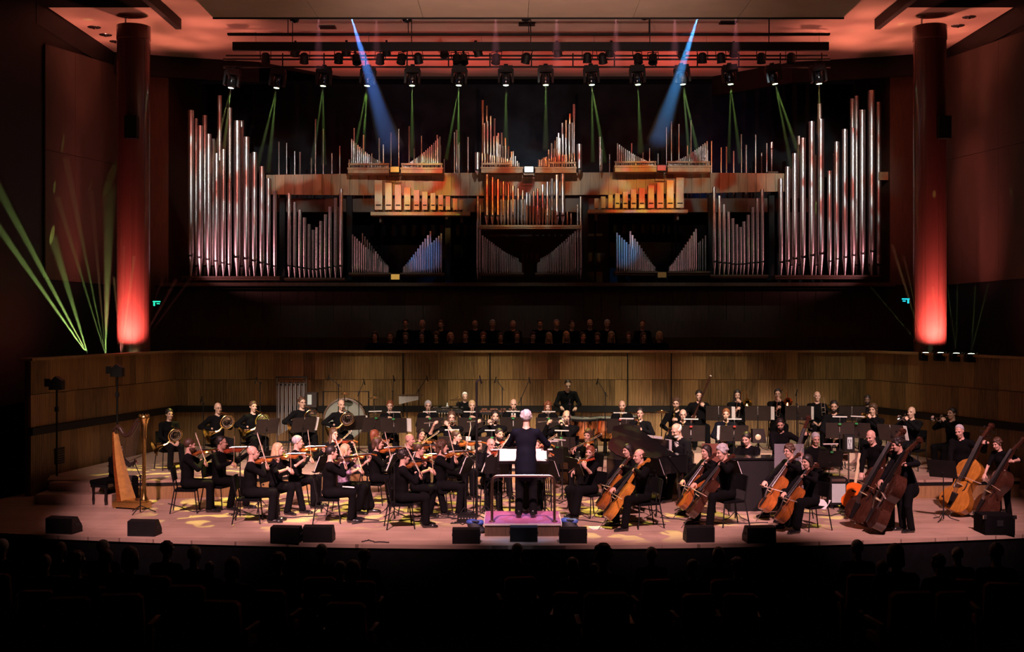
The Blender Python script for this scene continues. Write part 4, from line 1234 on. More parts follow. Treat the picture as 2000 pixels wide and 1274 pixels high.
def pose(kind, var):
    """joint set of a pose; var in 0..3 gives small differences"""
    J = {}
    rg = random.Random('%s%d' % (kind, var))
    stand = kind in ('bass', 'percussion', 'conductor', 'stand')
    hz = .93 if stand else .55
    J['stand'] = stand
    J['pelvis'] = Vector((0, .02, hz))
    lean = {'cello': .10, 'horn': .02, 'piano': .16, 'bass': .22, 'harp': .10, 'percussion': .12, 'clarinet': .04, 'rest': .02, 'conductor': .03, 'guitar': .10}.get(kind, .04) + rg.uniform(-.03, .03)
    up = Vector((0, -math.sin(lean), math.cos(lean)))
    J['up'] = up
    J['chest'] = J['pelvis'] + up * .33
    J['neck'] = J['pelvis'] + up * .53
    hp = {'violin': .12, 'cello': .22, 'piano': .42, 'bass': .35, 'clarinet': .15, 'flute': .1, 'horn': .05, 'percussion': .35, 'harp': .15, 'guitar': .3}.get(kind, .08)
    yaw = {'violin': .45, 'cello': .12, 'bass': -.1, 'harp': .3, 'flute': .15}.get(kind, 0) + rg.uniform(-.12, .12)
    roll = {'violin': .14, 'cello': -.10, 'bass': -.12}.get(kind, 0)
    hp += rg.uniform(-.06, .08)
    J['headR'] = Matrix.Rotation(yaw, 4, 'Z') @ Matrix.Rotation(hp, 4, 'X') @ Matrix.Rotation(roll, 4, 'Y')
    J['head'] = J['neck'] + up * .075 + (J['headR'] @ Vector((0, -.02, .115)))
    sh = J['pelvis'] + up * .475
    J['shL'], J['shR'] = sh + Vector((.178, .0, 0)), sh + Vector((-.178, .0, 0))
    mouth = J['head'] + J['headR'] @ Vector((0, -.105, -.062))
    J['mouth'] = mouth
    # legs
    if stand:
        J['hipL'], J['hipR'] = J['pelvis'] + Vector((.09, 0, -.04)), J['pelvis'] + Vector((-.09, 0, -.04))
        J['knL'], J['knR'] = Vector((.11, -.03, .49)), Vector((-.11, -.05, .49))
        J['anL'], J['anR'] = Vector((.12, .03, .085)), Vector((-.12, .0, .085))
    else:
        sp = {'cello': .27, 'harp': .22, 'guitar': .16}.get(kind, .115 + rg.uniform(-.02, .03))
        J['hipL'], J['hipR'] = J['pelvis'] + Vector((.09, -.02, -.01)), J['pelvis'] + Vector((-.09, -.02, -.01))
        J['knL'], J['knR'] = Vector((sp, -.40, .54)), Vector((-sp, -.41, .54))
        fo, fb = rg.uniform(-.10, .02), rg.uniform(-.06, .10)
        J['anL'], J['anR'] = Vector((sp + .01, -.42 + fo, .085)), Vector((-sp - .01, -.40 + fb, .085))
    # hands: (wrist, finger direction, palm normal, shape)
    V = Vector
    poleL, poleR = V((.35, .1, -1)), V((-.45, .1, -1))
    if kind == 'violin':
        C = VI_B + VI_V * .185 + VI_N * .05
        bd = bow_dir(VI_V, VI_N, [(-.62, -.28, -.72), (-.70, -.2, -.62), (-.55, -.3, -.78), (-.8, -.25, -.45)][var % 4])
        s = [.30, .42, .17, .36][var % 4]
        J['bow'] = (C, bd, s)
        H = C + bd * s
        L_ = (VI_B + VI_V * .47 - VI_N * .045 + V((.02, .03, -.045)), V((-.25, -.35, .9)), V((-.7, .6, -.1)), 'grip')
        R_ = (H - V((-.25, -.75, .25)).normalized() * .075 + V((0, 0, .035)), V((-.05, -.80, -.6)), V((.3, -.45, -.8)), 'soft')
        poleL, poleR = V((.1, .2, -1)), V((-1, .2, -.55))
    elif kind == 'cello':
        C = CE_E + CE_U * .66 + CE_N * .15
        bd = bow_dir(CE_U, CE_N, [(-1, -.05, -.12), (-1, .1, -.2), (-1, -.1, -.05), (-1, 0, -.2)][var % 4])
        s = [.22, .34, .28, .16][var % 4]
        J['bow'] = (C, bd, s)
        H = C + bd * s
        k = [1.22, 1.14, 1.27, 1.18][var % 4]
        L_ = (CE_E + CE_U * k + CE_N * .10 + V((.07, -.02, .02)), V((-.85, -.15, -.1)), -CE_N, 'grip')
        R_ = (H + V((-.03, .07, .05)), V((.35, -.75, -.4)), V((.1, -.4, -.9)), 'soft')
        poleL, poleR = V((1, -.2, -.25)), V((-1, .3, -.3))
    elif kind == 'bass':
        C = BA_E + BA_U * .80 + BA_N * .20
        bd = bow_dir(BA_U, BA_N, (-1, .05, -.25))
        s = [.18, .30, .24, .2][var % 4]
        J['bow'] = (C, bd, s)
        k = [1.52, 1.42, 1.58, 1.48][var % 4]
        L_ = (BA_E + BA_U * k + BA_N * .10 + V((.09, 0, .0)), V((-.85, -.1, .1)), -BA_N, 'grip')
        H = C + bd * s
        R_ = (H + V((-.02, .07, .04)), V((.3, -.7, -.5)), V((.2, -.4, -.9)), 'soft')
        poleL, poleR = V((1, -.2, -.3)), V((-1, .3, -.2))
    elif kind == 'horn':
        L_ = (V((.12, -.38, 1.0)), V((-.75, .0, .35)), V((-.3, .9, -.2)), 'grip')
        R_ = (V((-.22, -.16, .80)), V((-.2, .35, -.8)), V((.4, .6, 0)), 'soft')
        poleR = V((-1, .4, -.3))
    elif kind in ('trumpet', 'trombone'):
        m = mouth
        L_ = (m + V((.06, -.17, -.09)), V((-.45, -.35, .7)), V((-.8, .2, .1)), 'grip')
        R_ = (m + (V((-.06, -.15, -.08)) if kind == 'trumpet' else V((-.05, -.38, -.26))), V((.35, -.5, .6)), V((.8, .1, -.2)), 'grip')
        poleL, poleR = V((.9, .0, -.8)), V((-.9, .0, -.8))
    elif kind in ('clarinet', 'oboe'):
        L_ = (mouth + V((.05, -.14, -.20)), V((-.7, -.4, .3)), V((-.3, .5, -.6)), 'grip')
        R_ = (mouth + V((-.06, -.24, -.36)), V((.7, -.4, .3)), V((.3, .5, -.6)), 'grip')
        poleL, poleR = V((1, .1, -.7)), V((-1, .1, -.7))
    elif kind == 'sax':
        L_ = (mouth + V((.07, -.16, -.26)), V((-.7, -.5, .2)), V((-.3, .5, -.6)), 'grip')
        R_ = (mouth + V((-.13, -.17, -.50)), V((.5, -.6, .1)), V((.6, .4, -.4)), 'grip')
        poleL, poleR = V((1, .1, -.7)), V((-1, .1, -.7))
    elif kind == 'flute':
        L_ = (mouth + V((-.10, -.09, -.05)), V((-.4, .6, .55)), V((.1, .8, -.3)), 'grip')
        R_ = (mouth + V((-.36, -.10, -.07)), V((.25, -.5, .65)), V((0, .6, -.7)), 'grip')
        poleL, poleR = V((.6, -.2, -1)), V((-1, .1, -.8))
    elif kind == 'bassoon':
        L_ = (V((.10, -.28, 1.04)), V((-.85, .0, .3)), V((-.3, .8, 0)), 'grip')
        R_ = (V((-.20, -.24, .74)), V((.6, -.3, .4)), V((.5, .6, 0)), 'grip')
        poleL, poleR = V((1, .1, -.7)), V((-1, .1, -.7))
    elif kind == 'piano':
        L_ = (V((.16, -.42, .76)), V((0, -1, -.05)), V((0, 0, -1)), 'soft')
        R_ = (V((-.18, -.43, .76)), V((0, -1, -.05)), V((0, 0, -1)), 'soft')
        poleL, poleR = V((.6, .5, -.8)), V((-.6, .5, -.8))
    elif kind == 'guitar':
        L_ = (V((.34, -.34, .92)), V((-.3, -.3, .8)), V((-.3, .9, 0)), 'grip')
        R_ = (V((-.10, -.24, .78)), V((.6, -.4, -.5)), V((.2, .9, 0)), 'soft')
        poleL, poleR = V((.7, .2, -.8)), V((-1, .2, -.5))
    elif kind == 'harp':
        L_ = (V((.10, -.50, .95)), V((-.3, -.9, 0)), V((-1, 0, 0)), 'soft')
        R_ = (V((-.22, -.30, .60)), V((0, -.7, -.7)), V((1, 0, 0)), 'soft')
    elif kind == 'percussion':
        L_ = (V((.18, -.34, 1.08)), V((-.2, -1, -.1)), V((0, 0, -1)), 'grip')
        R_ = (V((-.18, -.36, 1.10)), V((.2, -1, -.1)), V((0, 0, -1)), 'grip')
        poleL, poleR = V((.8, .5, -.8)), V((-.8, .5, -.8))
    elif kind == 'conductor':
        L_ = (V((.20, -.42, 1.16)), V((.1, -.9, .3)), V((-.3, 0, -.9)), 'soft')
        R_ = (V((-.30, -.36, 1.10)), V((-.1, -.9, .2)), V((.2, 0, -.9)), 'grip')
        poleL, poleR = V((.9, .3, -.7)), V((-1, .3, -.6))
    else:      # hands at rest in the lap
        L_ = (V((.09, -.30, .64)), V((-.5, -.8, -.2)), V((0, -.2, -1)), 'soft')
        R_ = (V((-.10, -.29, .65)), V((.5, -.8, -.2)), V((0, -.2, -1)), 'soft')
        if stand:
            L_ = (V((.24, -.06, .80)), V((0, -.2, -1)), V((-1, 0, 0)), 'soft')
            R_ = (V((-.24, -.06, .80)), V((0, -.2, -1)), V((1, 0, 0)), 'soft')
        poleL, poleR = V((.9, .6, -.3)), V((-.9, .6, -.3))
    J['elL'], wl = ik(J['shL'], L_[0], .285, .265, poleL)
    J['elR'], wr = ik(J['shR'], R_[0], .285, .265, poleR)
    J['wrL'], J['wrR'] = wl, wr
    J['handL'] = (wl, L_[1], L_[2], L_[3])
    J['handR'] = (wr, R_[1], R_[2], R_[3])
    return J

BODY = {}
def body(kind, var, fem, sleeves, skirt, bust=False):
    key = (kind, var, fem, sleeves, skirt, bust)
    if key in BODY: return BODY[key]
    J = pose(kind, var)
    up = J['up']
    Rt = zframe((0, 0, 0), up)
    wq = .90 if fem else 1.0
    prims = []      # (field, class, blend)
    A = lambda f, c, k=.035: prims.append((f, c, k))
    pel, che = J['pelvis'], J['chest']
    A(f_ell(pel, (.168 * (1.0 if not fem else 1.02), .13, .115), Rt), 2)
    A(f_ell(pel + up * .16, (.160 * wq, .122, .17), Rt), 1, .06)
    A(f_ell(che + up * .02, (.182 * wq, .122, .18), Rt), 1, .06)
    if not fem and kind in ('conductor', 'percussion', 'piano', 'bass'): A(f_cone(pel + up * .12, pel - up * .16 + Vector((0, .02, 0)), .15, .165), 1, .05)
    if fem: A(f_ell(che + up * .02 + Vector((0, -.075, 0)), (.11, .06, .075), Rt), 1, .04)
    A(f_cone(J['shL'] * 1.0, J['shR'], .058 * wq, .058 * wq), 1, .05)
    A(f_cone(J['neck'] - up * .02, J['shL'], .058, .045), 1, .05)
    A(f_cone(J['neck'] - up * .02, J['shR'], .058, .045), 1, .05)
    hd = J['head']
    A(f_cone(J['neck'] - up * .03, hd + J['headR'] @ Vector((0, .02, -.05)), .054 * wq, .050 * wq), 0, .02)
    fore = 1 if sleeves else 0
    for s in 'LR':
        A(f_cone(J['sh' + s], J['el' + s], .064 * wq, .054 * wq), 1, .03)
        A(f_cone(J['el' + s], J['wr' + s], (.053 if sleeves else .040) * wq, .037 * wq if sleeves else .026), fore, .025)
        if not bust and not skirt:
            A(f_cone(J['hip' + s], J['kn' + s], .098, .074), 2, .03)
            A(f_cone(J['kn' + s], J['an' + s] + Vector((0, 0, .0)), .070, .066), 2, .025)
    if skirt and not bust:
        kl, kr, al, ar = J['knL'], J['knR'], J['anL'], J['anR']
        for u in (0, .5, 1):
            k_ = kl.lerp(kr, u); a_ = al.lerp(ar, u)
            A(f_cone(J['hipL'].lerp(J['hipR'], u), k_, .10, .085), 2, .06)
            A(f_cone(k_, a_ + Vector((0, 0, .06)), .085, .085), 2, .06)
    f = blend([(p[0], 0, p[2]) for p in prims], .03)
    pts = [J[k] for k in ('head', 'neck', 'shL', 'shR', 'elL', 'elR', 'wrL', 'wrR')] + [pel + Vector((.2, .16, -.14)), pel - Vector((.2, .16, .14))]
    if not bust: pts += [J[k] for k in ('knL', 'knR', 'anL', 'anR')]
    lo = [min(p[i] for p in pts) - .13 for i in range(3)]
    hi = [max(p[i] for p in pts) + .13 for i in range(3)]
    g = f
    if bust: lo[2] = pel.z - .05
    zc = .055 if not bust else -1
    gg = (lambda p: np.maximum(g(p), zc - p[:, 2])) if not bust else g
    vs, fs = surf_net(gg, lo, hi, .021)
    # class of each face by its nearest limb
    cen = vs[fs].mean(1).astype(np.float32)
    D = np.stack([p[0](cen) for p in prims], 1)
    cls = np.array([p[1] for p in prims])[D.argmin(1)]
    # bare neck stops at the collar
    mi = cls
    allv, allf, allm = [vs], [fs], [mi]
    o = len(vs)
    def join(v, f_, m_):
        nonlocal o
        allv.append(v); allf.append(f_ + o); allm.append(m_)
        o += len(v)
    hv, hf, hm = HEADS[fem]
    MH = T(hd) @ J['headR']
    A3 = np.array(MH)
    join(hv @ A3[:3, :3].T + A3[:3, 3], hf, hm)
    if not (bust and kind == 'crowd'):
        for s in 'LR':
            wpos, fd, pn, shp = J['hand' + s]
            M_ = frame(wpos, fd, -Vector(pn))
            a3 = np.array(M_)
            v, f_ = HANDS[shp]
            v = v.copy(); f_ = f_.copy()
            if s == 'R':
                v = v * np.array([1, 1, 1]); 
            if s == 'L':
                v = v * np.array([1, -1, 1]); f_ = f_[:, ::-1]
            join(v @ a3[:3, :3].T + a3[:3, 3], f_, np.zeros(len(f_), int))
    me = np_mesh('person', np.vstack(allv), np.vstack(allf), ['skin_light', 'black_cloth', 'black_cloth', 'eye_dark'], np.concatenate(allm))
    BODY[key] = (me, J, MH)
    return BODY[key]

def person(who, cat, kind, var, M, fem=False, sleeves=True, skirt=False, skin='skin_light', top='black_cloth', low='black_cloth',
           hair=None, hcol='hair_dark', beard=None, glasses=False, shirt=False, bust=False, group=None, heels=False):
    me, J, MH = body(kind, var, fem, sleeves, skirt, bust)
    o = obj('person', me, None, M)
    tag(o, who, cat, group)
    for i, m in enumerate((skin, top, low)):
        o.material_slots[i].link = 'OBJECT'
        o.material_slots[i].material = MATS[m]
    def child(name, mesh, Mx, m=None):
        c = obj(name, mesh, o, Mx)
        if m:
            c.material_slots[0].link = 'OBJECT'
            c.material_slots[0].material = MATS[m]
        return c
    if hair:
        if hair not in HAIR: HAIR[hair] = make_hair(hair)
        child('hair', HAIR[hair], MH, hcol)
    if beard:
        if beard not in BEARD: BEARD[beard] = make_beard(beard == 'full')
        child('beard', BEARD[beard], MH, hcol if beard != 'white' else 'hair_white')
    if glasses: child('glasses', GLASSES, MH)
    if shirt:
        child('shirt_collar', COLLAR, T(J['neck'] - J['up'] * .03) @ zframe((0, 0, 0), J['up']))
    if not bust:
        for s in 'LR':
            a = J['an' + s]
            child('shoe', SHOE, T(a.x, a.y, 0) @ RZ(8 if s == 'L' else -8))
    return o, J
# ================================================================== instruments and furniture
def fiddle(s, th, pinlen=0, body_m='varnish_amber', neck=1.0, chin=True, neck_m=None):
    """bowed string instrument: +X from the bottom to the scroll, +Z out of the belly; s = body length"""
    hw = [(0, .0), (.02, .16), (.07, .235), (.15, .282), (.23, .288), (.32, .255), (.38, .205), (.41, .165), (.50, .152), (.59, .160), (.63, .185), (.69, .215), (.77, .236), (.85, .226), (.92, .178), (.97, .105), (1.0, .04)]
    secs = []
    ar = .028 * s
    mb = MB()
    vs, fs = [], []
    for x, w_ in hw:
        w_ = max(w_, .012) * s
        k = min(1, w_ / (.15 * s))
        vs += [(x * s, -w_, -th / 2), (x * s, -w_, th / 2), (x * s, -w_ * .55, th / 2 + ar * .75 * k), (x * s, 0, th / 2 + ar * k),
               (x * s, w_ * .55, th / 2 + ar * .75 * k), (x * s, w_, th / 2), (x * s, w_, -th / 2), (x * s, 0, -th / 2 - ar * .7 * k)]
    n = len(hw)
    for i in range(n - 1):
        for j in range(8):
            a, b = i * 8 + j, i * 8 + (j + 1) % 8
            fs.append((a, a + 8, b + 8, b))
    fs += [tuple(range(8)), tuple(range((n - 1) * 8 + 7, (n - 1) * 8 - 1, -1))]
    body = MB().add(vs, fs).mesh('body', body_m, 38)
    zt = th / 2 + ar
    subs = []
    for sy in (-1, 1):
        q = MB().tube([(.40 * s, sy * .085 * s, zt * 1.0 - ar * .28), (.43 * s, sy * .105 * s, zt - ar * .36), (.50 * s, sy * .11 * s, zt - ar * .4), (.57 * s, sy * .105 * s, zt - ar * .36), (.60 * s, sy * .09 * s, zt - ar * .28)], .011 * s, 5)
        subs.append(('f_hole', q.mesh('f_hole', 'ebony')))
    nl = .62 * s * neck + .05 * s
    xe = s + nl * .62          # nut
    parts = [('body', body, subs)]
    parts.append(('neck', MB().add([(s * .97, -.035 * s, th * .2), (s * .97, .035 * s, th * .2), (s * .97, .035 * s, zt + .01 * s), (s * .97, -.035 * s, zt + .01 * s),
                                    (xe, -.028 * s, zt - .02 * s), (xe, .028 * s, zt - .02 * s), (xe, .028 * s, zt + .03 * s), (xe, -.028 * s, zt + .03 * s)],
                                   [(0, 3, 2, 1), (4, 5, 6, 7), (0, 1, 5, 4), (1, 2, 6, 5), (2, 3, 7, 6), (3, 0, 4, 7)]).mesh('neck', neck_m or body_m, 30)))
    fbm = MB().add([(s * .60, -.06 * s, zt + .045 * s), (s * .60, .06 * s, zt + .045 * s), (s * .60, .045 * s, zt + .075 * s), (s * .60, -.045 * s, zt + .075 * s),
                    (xe, -.034 * s, zt + .03 * s), (xe, .034 * s, zt + .03 * s), (xe, .03 * s, zt + .05 * s), (xe, -.03 * s, zt + .05 * s)],
                   [(0, 3, 2, 1), (4, 5, 6, 7), (0, 1, 5, 4), (1, 2, 6, 5), (2, 3, 7, 6), (3, 0, 4, 7)])
    parts.append(('fingerboard', fbm.mesh('fingerboard', 'ebony', 0)))
    xs = s + nl
    sc_ = MB().add([(xe, -.03 * s, zt - .03 * s), (xe, .03 * s, zt - .03 * s), (xe, .03 * s, zt + .03 * s), (xe, -.03 * s, zt + .03 * s),
                    (xs, -.024 * s, zt - .10 * s), (xs, .024 * s, zt - .10 * s), (xs, .024 * s, zt - .05 * s), (xs, -.024 * s, zt - .05 * s)],
                   [(0, 3, 2, 1), (4, 5, 6, 7), (0, 1, 5, 4), (1, 2, 6, 5), (2, 3, 7, 6), (3, 0, 4, 7)])
    sc_.lathe([(.05 * s, -.035 * s), (.05 * s, .035 * s)], 12, T(xs + .01 * s, 0, zt - .085 * s) @ RX(90))
    sc_.lathe([(.022 * s, -.05 * s), (.022 * s, .05 * s)], 8, T(xs + .01 * s, 0, zt - .085 * s) @ RX(90))
    pg = MB()
    for i in range(4):
        x = xe + (xs - xe) * (.2 + .22 * i)
        sy = 1 if i % 2 else -1
        pg.tube([(x, 0, zt - .02 * s - .02 * s * i), (x, sy * .10 * s, zt - .02 * s - .02 * s * i)], .011 * s, 5)
        pg.box((x, sy * .115 * s, zt - .02 * s - .02 * s * i), (.03 * s, .03 * s, .012 * s))
    parts.append(('scroll', sc_.mesh('scroll', neck_m or body_m, 40), [('pegs', pg.mesh('pegs', 'ebony'))]))
    parts.append(('tailpiece', MB().prism([(.05 * s, -.03 * s), (.32 * s, -.06 * s), (.32 * s, .06 * s), (.05 * s, .03 * s)], zt + .02 * s, zt + .04 * s).mesh('tailpiece', 'ebony', 0)))
    parts.append(('bridge', MB().prism([(-.06 * s, 0), (.06 * s, 0), (.045 * s, .085 * s), (0, .10 * s), (-.045 * s, .085 * s)], -.006 * s, .006 * s, T(.485 * s, 0, zt - .005) @ RZ(90) @ RX(90)).mesh('bridge', 'guitar_cream', 0)))
    st = MB()
    for i in range(4):
        y = (i - 1.5) * .022 * s
        st.tube([(.30 * s, y, zt + .042 * s), (.485 * s, y, zt + .095 * s), (xe, y * .8, zt + .058 * s)], .0032 * s + .0006, 4)
    parts.append(('strings', st.mesh('strings', 'string_steel')))
    if chin:
        parts.append(('chin_rest', MB().lathe([(0, .012), (.045, .01), (.06, 0), (.05, -.012)], 14, T(.03, .05, zt + .015) @ Matrix.Diagonal((.8, 1, 1, 1))).mesh('chin_rest', 'ebony')))
    if pinlen:
        parts.append(('endpin', MB().tube([(-pinlen, 0, 0), (0, 0, 0)], .007, 6).lathe([(.02, -.02), (.028, .01)], 10, zframe((0, 0, 0), (1, 0, 0))).mesh('endpin', 'steel')))
    return parts
VIOLIN = fiddle(.358, .036)
VIOLA = fiddle(.41, .042)
CELLO_PIN, BASS_PIN = .24, .10
CELLO = fiddle(.76, .125, CELLO_PIN, 'varnish_amber', .98, False, 'varnish_dark')
BASS = fiddle(1.12, .20, BASS_PIN, 'varnish_amber', .98, False, 'varnish_dark')
def bow_spec(L):
    st = [(L * i / 8, 0, .008 + .010 * (1 - math.sin(math.pi * i / 8))) for i in range(9)]
    return [('stick', MB().tube([(-.03, 0, .018)] + st, [.0052] * 7 + [.0045, .004, .0036], 6).mesh('stick', 'bow_wood')),
            ('bow_hair', MB().box((L / 2, 0, -.013), (L - .03, .009, .003)).mesh('bow_hair', 'horse_hair', 0)),
            ('frog', MB().box((.03, 0, 0), (.05, .012, .024)).mesh('frog', 'ebony', 0)),
            ('tip', MB().prism([(L - .012, -.016), (L + .008, .014), (L - .02, .012)], -.004, .004, RX(90)).mesh('tip', 'keys_white', 0))]
BOW, BOW_C = bow_spec(.72), bow_spec(.68)

def arc(c, r, a0, a1, n, ax, ay):
    c, ax, ay = Vector(c), Vector(ax), Vector(ay)
    return [c + ax * r * math.cos(a0 + (a1 - a0) * i / n) + ay * r * math.sin(a0 + (a1 - a0) * i / n) for i in range(n + 1)]
def bell(prof, at, dirn, n=18):
    return MB().lathe(prof, n, zframe(at, dirn), cap=False)
# winds: origin at the player's lips, player faces -Y
def horn_spec():
    ax, ay = Vector((1, -.12, 0)).normalized(), Vector((0, -.25, 1)).normalized()
    C = Vector((.03, -.27, -.19))
    q = MB()
    q.tube([(0, 0, 0), (.03, -.09, -.03), (.09, -.22, -.06)] + arc(C, .135, 1.1, -4.4, 22, ax, ay), .0075, 7)
    coil = q.mesh('leadpipe_coil', 'brass')
    q = MB()
    for r_, dz in ((.118, .02), (.10, -.02), (.082, .015)):
        q.tube(arc(C + Vector((0, dz, 0)), r_, 0, 6.2, 22, ax, ay), .007, 6)
    for i in range(4):
        q.tube([C + Vector((-.06 + .035 * i, -.02, -.08)), C + Vector((-.06 + .035 * i, -.02, .05))], .008, 6)
    inner = q.mesh('inner_tubing', 'silver_plate')
    rot = MB()
    for i in range(3):
        rot.lathe([(.021, -.02), (.021, .02)], 12, T(C + Vector((.03 + .036 * (i - 1), -.03, .02))) @ RX(90))
    rm_ = rot.mesh('rotary_valves', 'silver_plate')
    path = arc(C, .135, 1.8, 4.0, 10, ax, ay) + [Vector((-.13, -.24, -.36)), Vector((-.19, -.21, -.38))]
    bt = MB().tube(path, [.009 + .016 * (i / 12) ** 2 for i in range(len(path))], 8, cap=False)
    bt = bt.mesh('bell_tail', 'brass')
    bl = bell([(.026, 0), (.034, .05), (.052, .10), (.09, .15), (.145, .185), (.148, .187), (.088, .154), (.048, .10), (.026, .0)], (-.19, -.21, -.38), (-.82, .10, -.30)).mesh('bell', 'brass')
    mp = MB().lathe([(.012, 0), (.009, .02), (.005, .05)], 10, zframe((0, .005, 0), (.1, -.3, -.1))).mesh('mouthpiece', 'silver_plate')
    return [('bell', bl), ('bell_tail', bt), ('leadpipe_coil', coil), ('inner_tubing', inner), ('rotary_valves', rm_), ('mouthpiece', mp)]
HORN = horn_spec()
def trumpet_spec():
    q = MB().tube([(0, 0, 0), (0, -.30, -.015), (0, -.34, -.03), (0, -.34, -.07), (0, -.30, -.085), (0, -.14, -.08)], .006, 7)
    lp = q.mesh('leadpipe', 'silver_plate')
    v = MB()
    for i in range(3):
        v.tube([(.0, -.17 - .027 * i, -.12), (0, -.17 - .027 * i, .02)], .012, 8).tube([(0, -.17 - .027 * i, .02), (0, -.17 - .027 * i, .05)], .005, 6)
    path = [(.016, -.17, -.06), (.016, -.09, -.055), (.016, -.06, -.035), (.016, -.08, -.01), (.016, -.2, -.008), (.016, -.34, -.015)]
    bt = MB().tube(path, [.006, .006, .0065, .007, .008, .012], 8).mesh('bell_tube', 'silver_plate')
    bl = bell([(.012, 0), (.017, .05), (.028, .09), (.062, .125), (.062, .127), (.026, .09), (.012, .0)], (.016, -.34, -.015), (0, -1, -.04)).mesh('bell', 'silver_plate')
    return [('bell', bl), ('bell_tube', bt), ('leadpipe', lp), ('valves', v.mesh('valves', 'silver_plate')), ('mouthpiece', MB().lathe([(.013, 0), (.009, .02), (.005, .06)], 10, zframe((0, .004, 0), (0, -1, 0))).mesh('mouthpiece', 'silver_plate'))]
TRUMPET = trumpet_spec()
def trombone_spec():
    dr = Vector((-.10, -.80, -.52)).normalized()
    sd = Vector((1, -.1, 0)).normalized() * .085
    sl = MB().tube([(0, 0, 0), dr * .72, dr * .76 + sd * .35, dr * .72 + sd * .9, dr * .05 + sd], .0075, 7).mesh('slide', 'silver_plate')
    br = MB().tube([dr * .16, dr * .16 + sd], .007, 6).tube([dr * .34, dr * .34 + sd], .007, 6).mesh('slide_brace', 'silver_plate')
    b0 = sd + Vector((.02, .22, .13))
    path = [dr * .05 + sd, sd + Vector((.0, .12, .07)), b0 + Vector((0, 0, 0)), b0 + Vector((.05, .05, .03)), b0 + Vector((.10, .02, .02)), b0 + Vector((.11, -.1, -.04)), b0 + Vector((.11, -.34, -.16))]
    bt = MB().tube(path, [.008, .008, .009, .010, .011, .013, .022], 8).mesh('bell_tube', 'brass')
    bl = bell([(.022, 0), (.03, .06), (.05, .12), (.105, .17), (.106, .173), (.046, .12), (.022, .0)], path[-1], (0, -.9, -.34)).mesh('bell', 'brass')
    mp = MB().lathe([(.015, 0), (.011, .025), (.006, .06)], 10, zframe((0, .006, 0), dr)).mesh('mouthpiece', 'silver_plate')
    return [('bell', bl), ('bell_tube', bt), ('slide', sl), ('slide_brace', br), ('mouthpiece', mp)]
TROMBONE = trombone_spec()
def sax_spec(k):
    nk = MB().tube([(0, 0, 0), (0, -.05, .005), (0, -.10, -.01), (-.005, -.125, -.06)], [.006, .008, .011, .012], 8).mesh('neck', 'brass')
    path = [(-.005, -.125, -.06), (-.02, -.13, -.2 * k), (-.05, -.14, -.42 * k), (-.06, -.15, -.5 * k), (-.055, -.19, -.545 * k), (-.045, -.235, -.51 * k), (-.03, -.25, -.42 * k)]
    bd = MB().tube(path, [.013, .018, .027, .031, .034, .038, .044], 10, cap=False).mesh('body', 'brass')
    bl = bell([(.044, 0), (.048, .06 * k), (.060, .11 * k), (.074, .135 * k), (.075, .137 * k), (.055, .1 * k), (.042, 0)], path[-1], (.03, -.18, 1)).mesh('bell', 'brass')
    ky = MB()
    for i in range(7):
        u = i / 7
        ky.lathe([(.017, 0), (.017, .012)], 10, zframe((-.01 - .04 * u, -.15 - .012 * u, (-.1 - .36 * u) * k), (0, -1, .1)))
    ky.tube([(.012, -.145, -.1 * k), (-.02, -.155, -.45 * k)], .004, 5)
    return [('body', bd), ('bell', bl), ('neck', nk), ('keys', ky.mesh('keys', 'gold_leaf')), ('mouthpiece', MB().tube([(0, .012, .003), (0, -.06, .003)], [.007, .012], 8).mesh('mouthpiece', 'ebony'))]
SAX, BARI = sax_spec(1.0), sax_spec(1.45)
def reed_spec(mt, L, r_, bellr):
    dr = Vector((0, -.56, -.83)).normalized()
    q = MB().tube([dr * .02, dr * L], [r_ * .8, r_], 9).mesh('tube', mt)
    bl = MB().lathe([(r_, 0), (bellr * .8, .05), (bellr, .07), (bellr * .85, .07), (r_ * .7, 0)], 12, zframe(dr * (L - .005), dr), cap=False).mesh('bell', mt)
    ky = MB()
    for i in range(8):
        c = dr * (L * (.16 + .1 * i)) + Vector((0, -.014, .011))
        ky.lathe([(.008, 0), (.008, .006)], 8, zframe(c, (0, -.8, .55)))
        if i % 2: ky.tube([c, c + dr * .05 + Vector((.006, 0, 0))], .003, 4)
    return [('tube', q), ('bell', bl), ('keys', ky.mesh('keys', 'silver_plate')), ('reed_mouthpiece', MB().tube([(0, .012, .01), dr * .03], [.005, r_ * .8], 7).mesh('reed_mouthpiece', 'ebony'))]
CLARINET, OBOE = reed_spec('ebony', .56, .014, .036), reed_spec('ebony', .54, .011, .026)
FLUTE = [('tube', MB().tube([(.09, -.025, .005), (-.56, -.06, -.03)], .0095, 9).mesh('tube', 'silver_plate')),
         ('lip_plate', MB().lathe([(.0, .006), (.017, .004), (.02, 0)], 10, T(0, -.012, .008) @ RX(60)).mesh('lip_plate', 'silver_plate')),
         ('keys', MB().box((-.33, -.05, -.006), (.36, .014, .012)).lathe([(.009, 0), (.009, .008)], 8, T(-.2, -.05, 0)).lathe([(.009, 0), (.009, .008)], 8, T(-.3, -.055, -.005)).lathe([(.009, 0), (.009, .008)], 8, T(-.42, -.06, -.012)).mesh('keys', 'silver_plate'))]
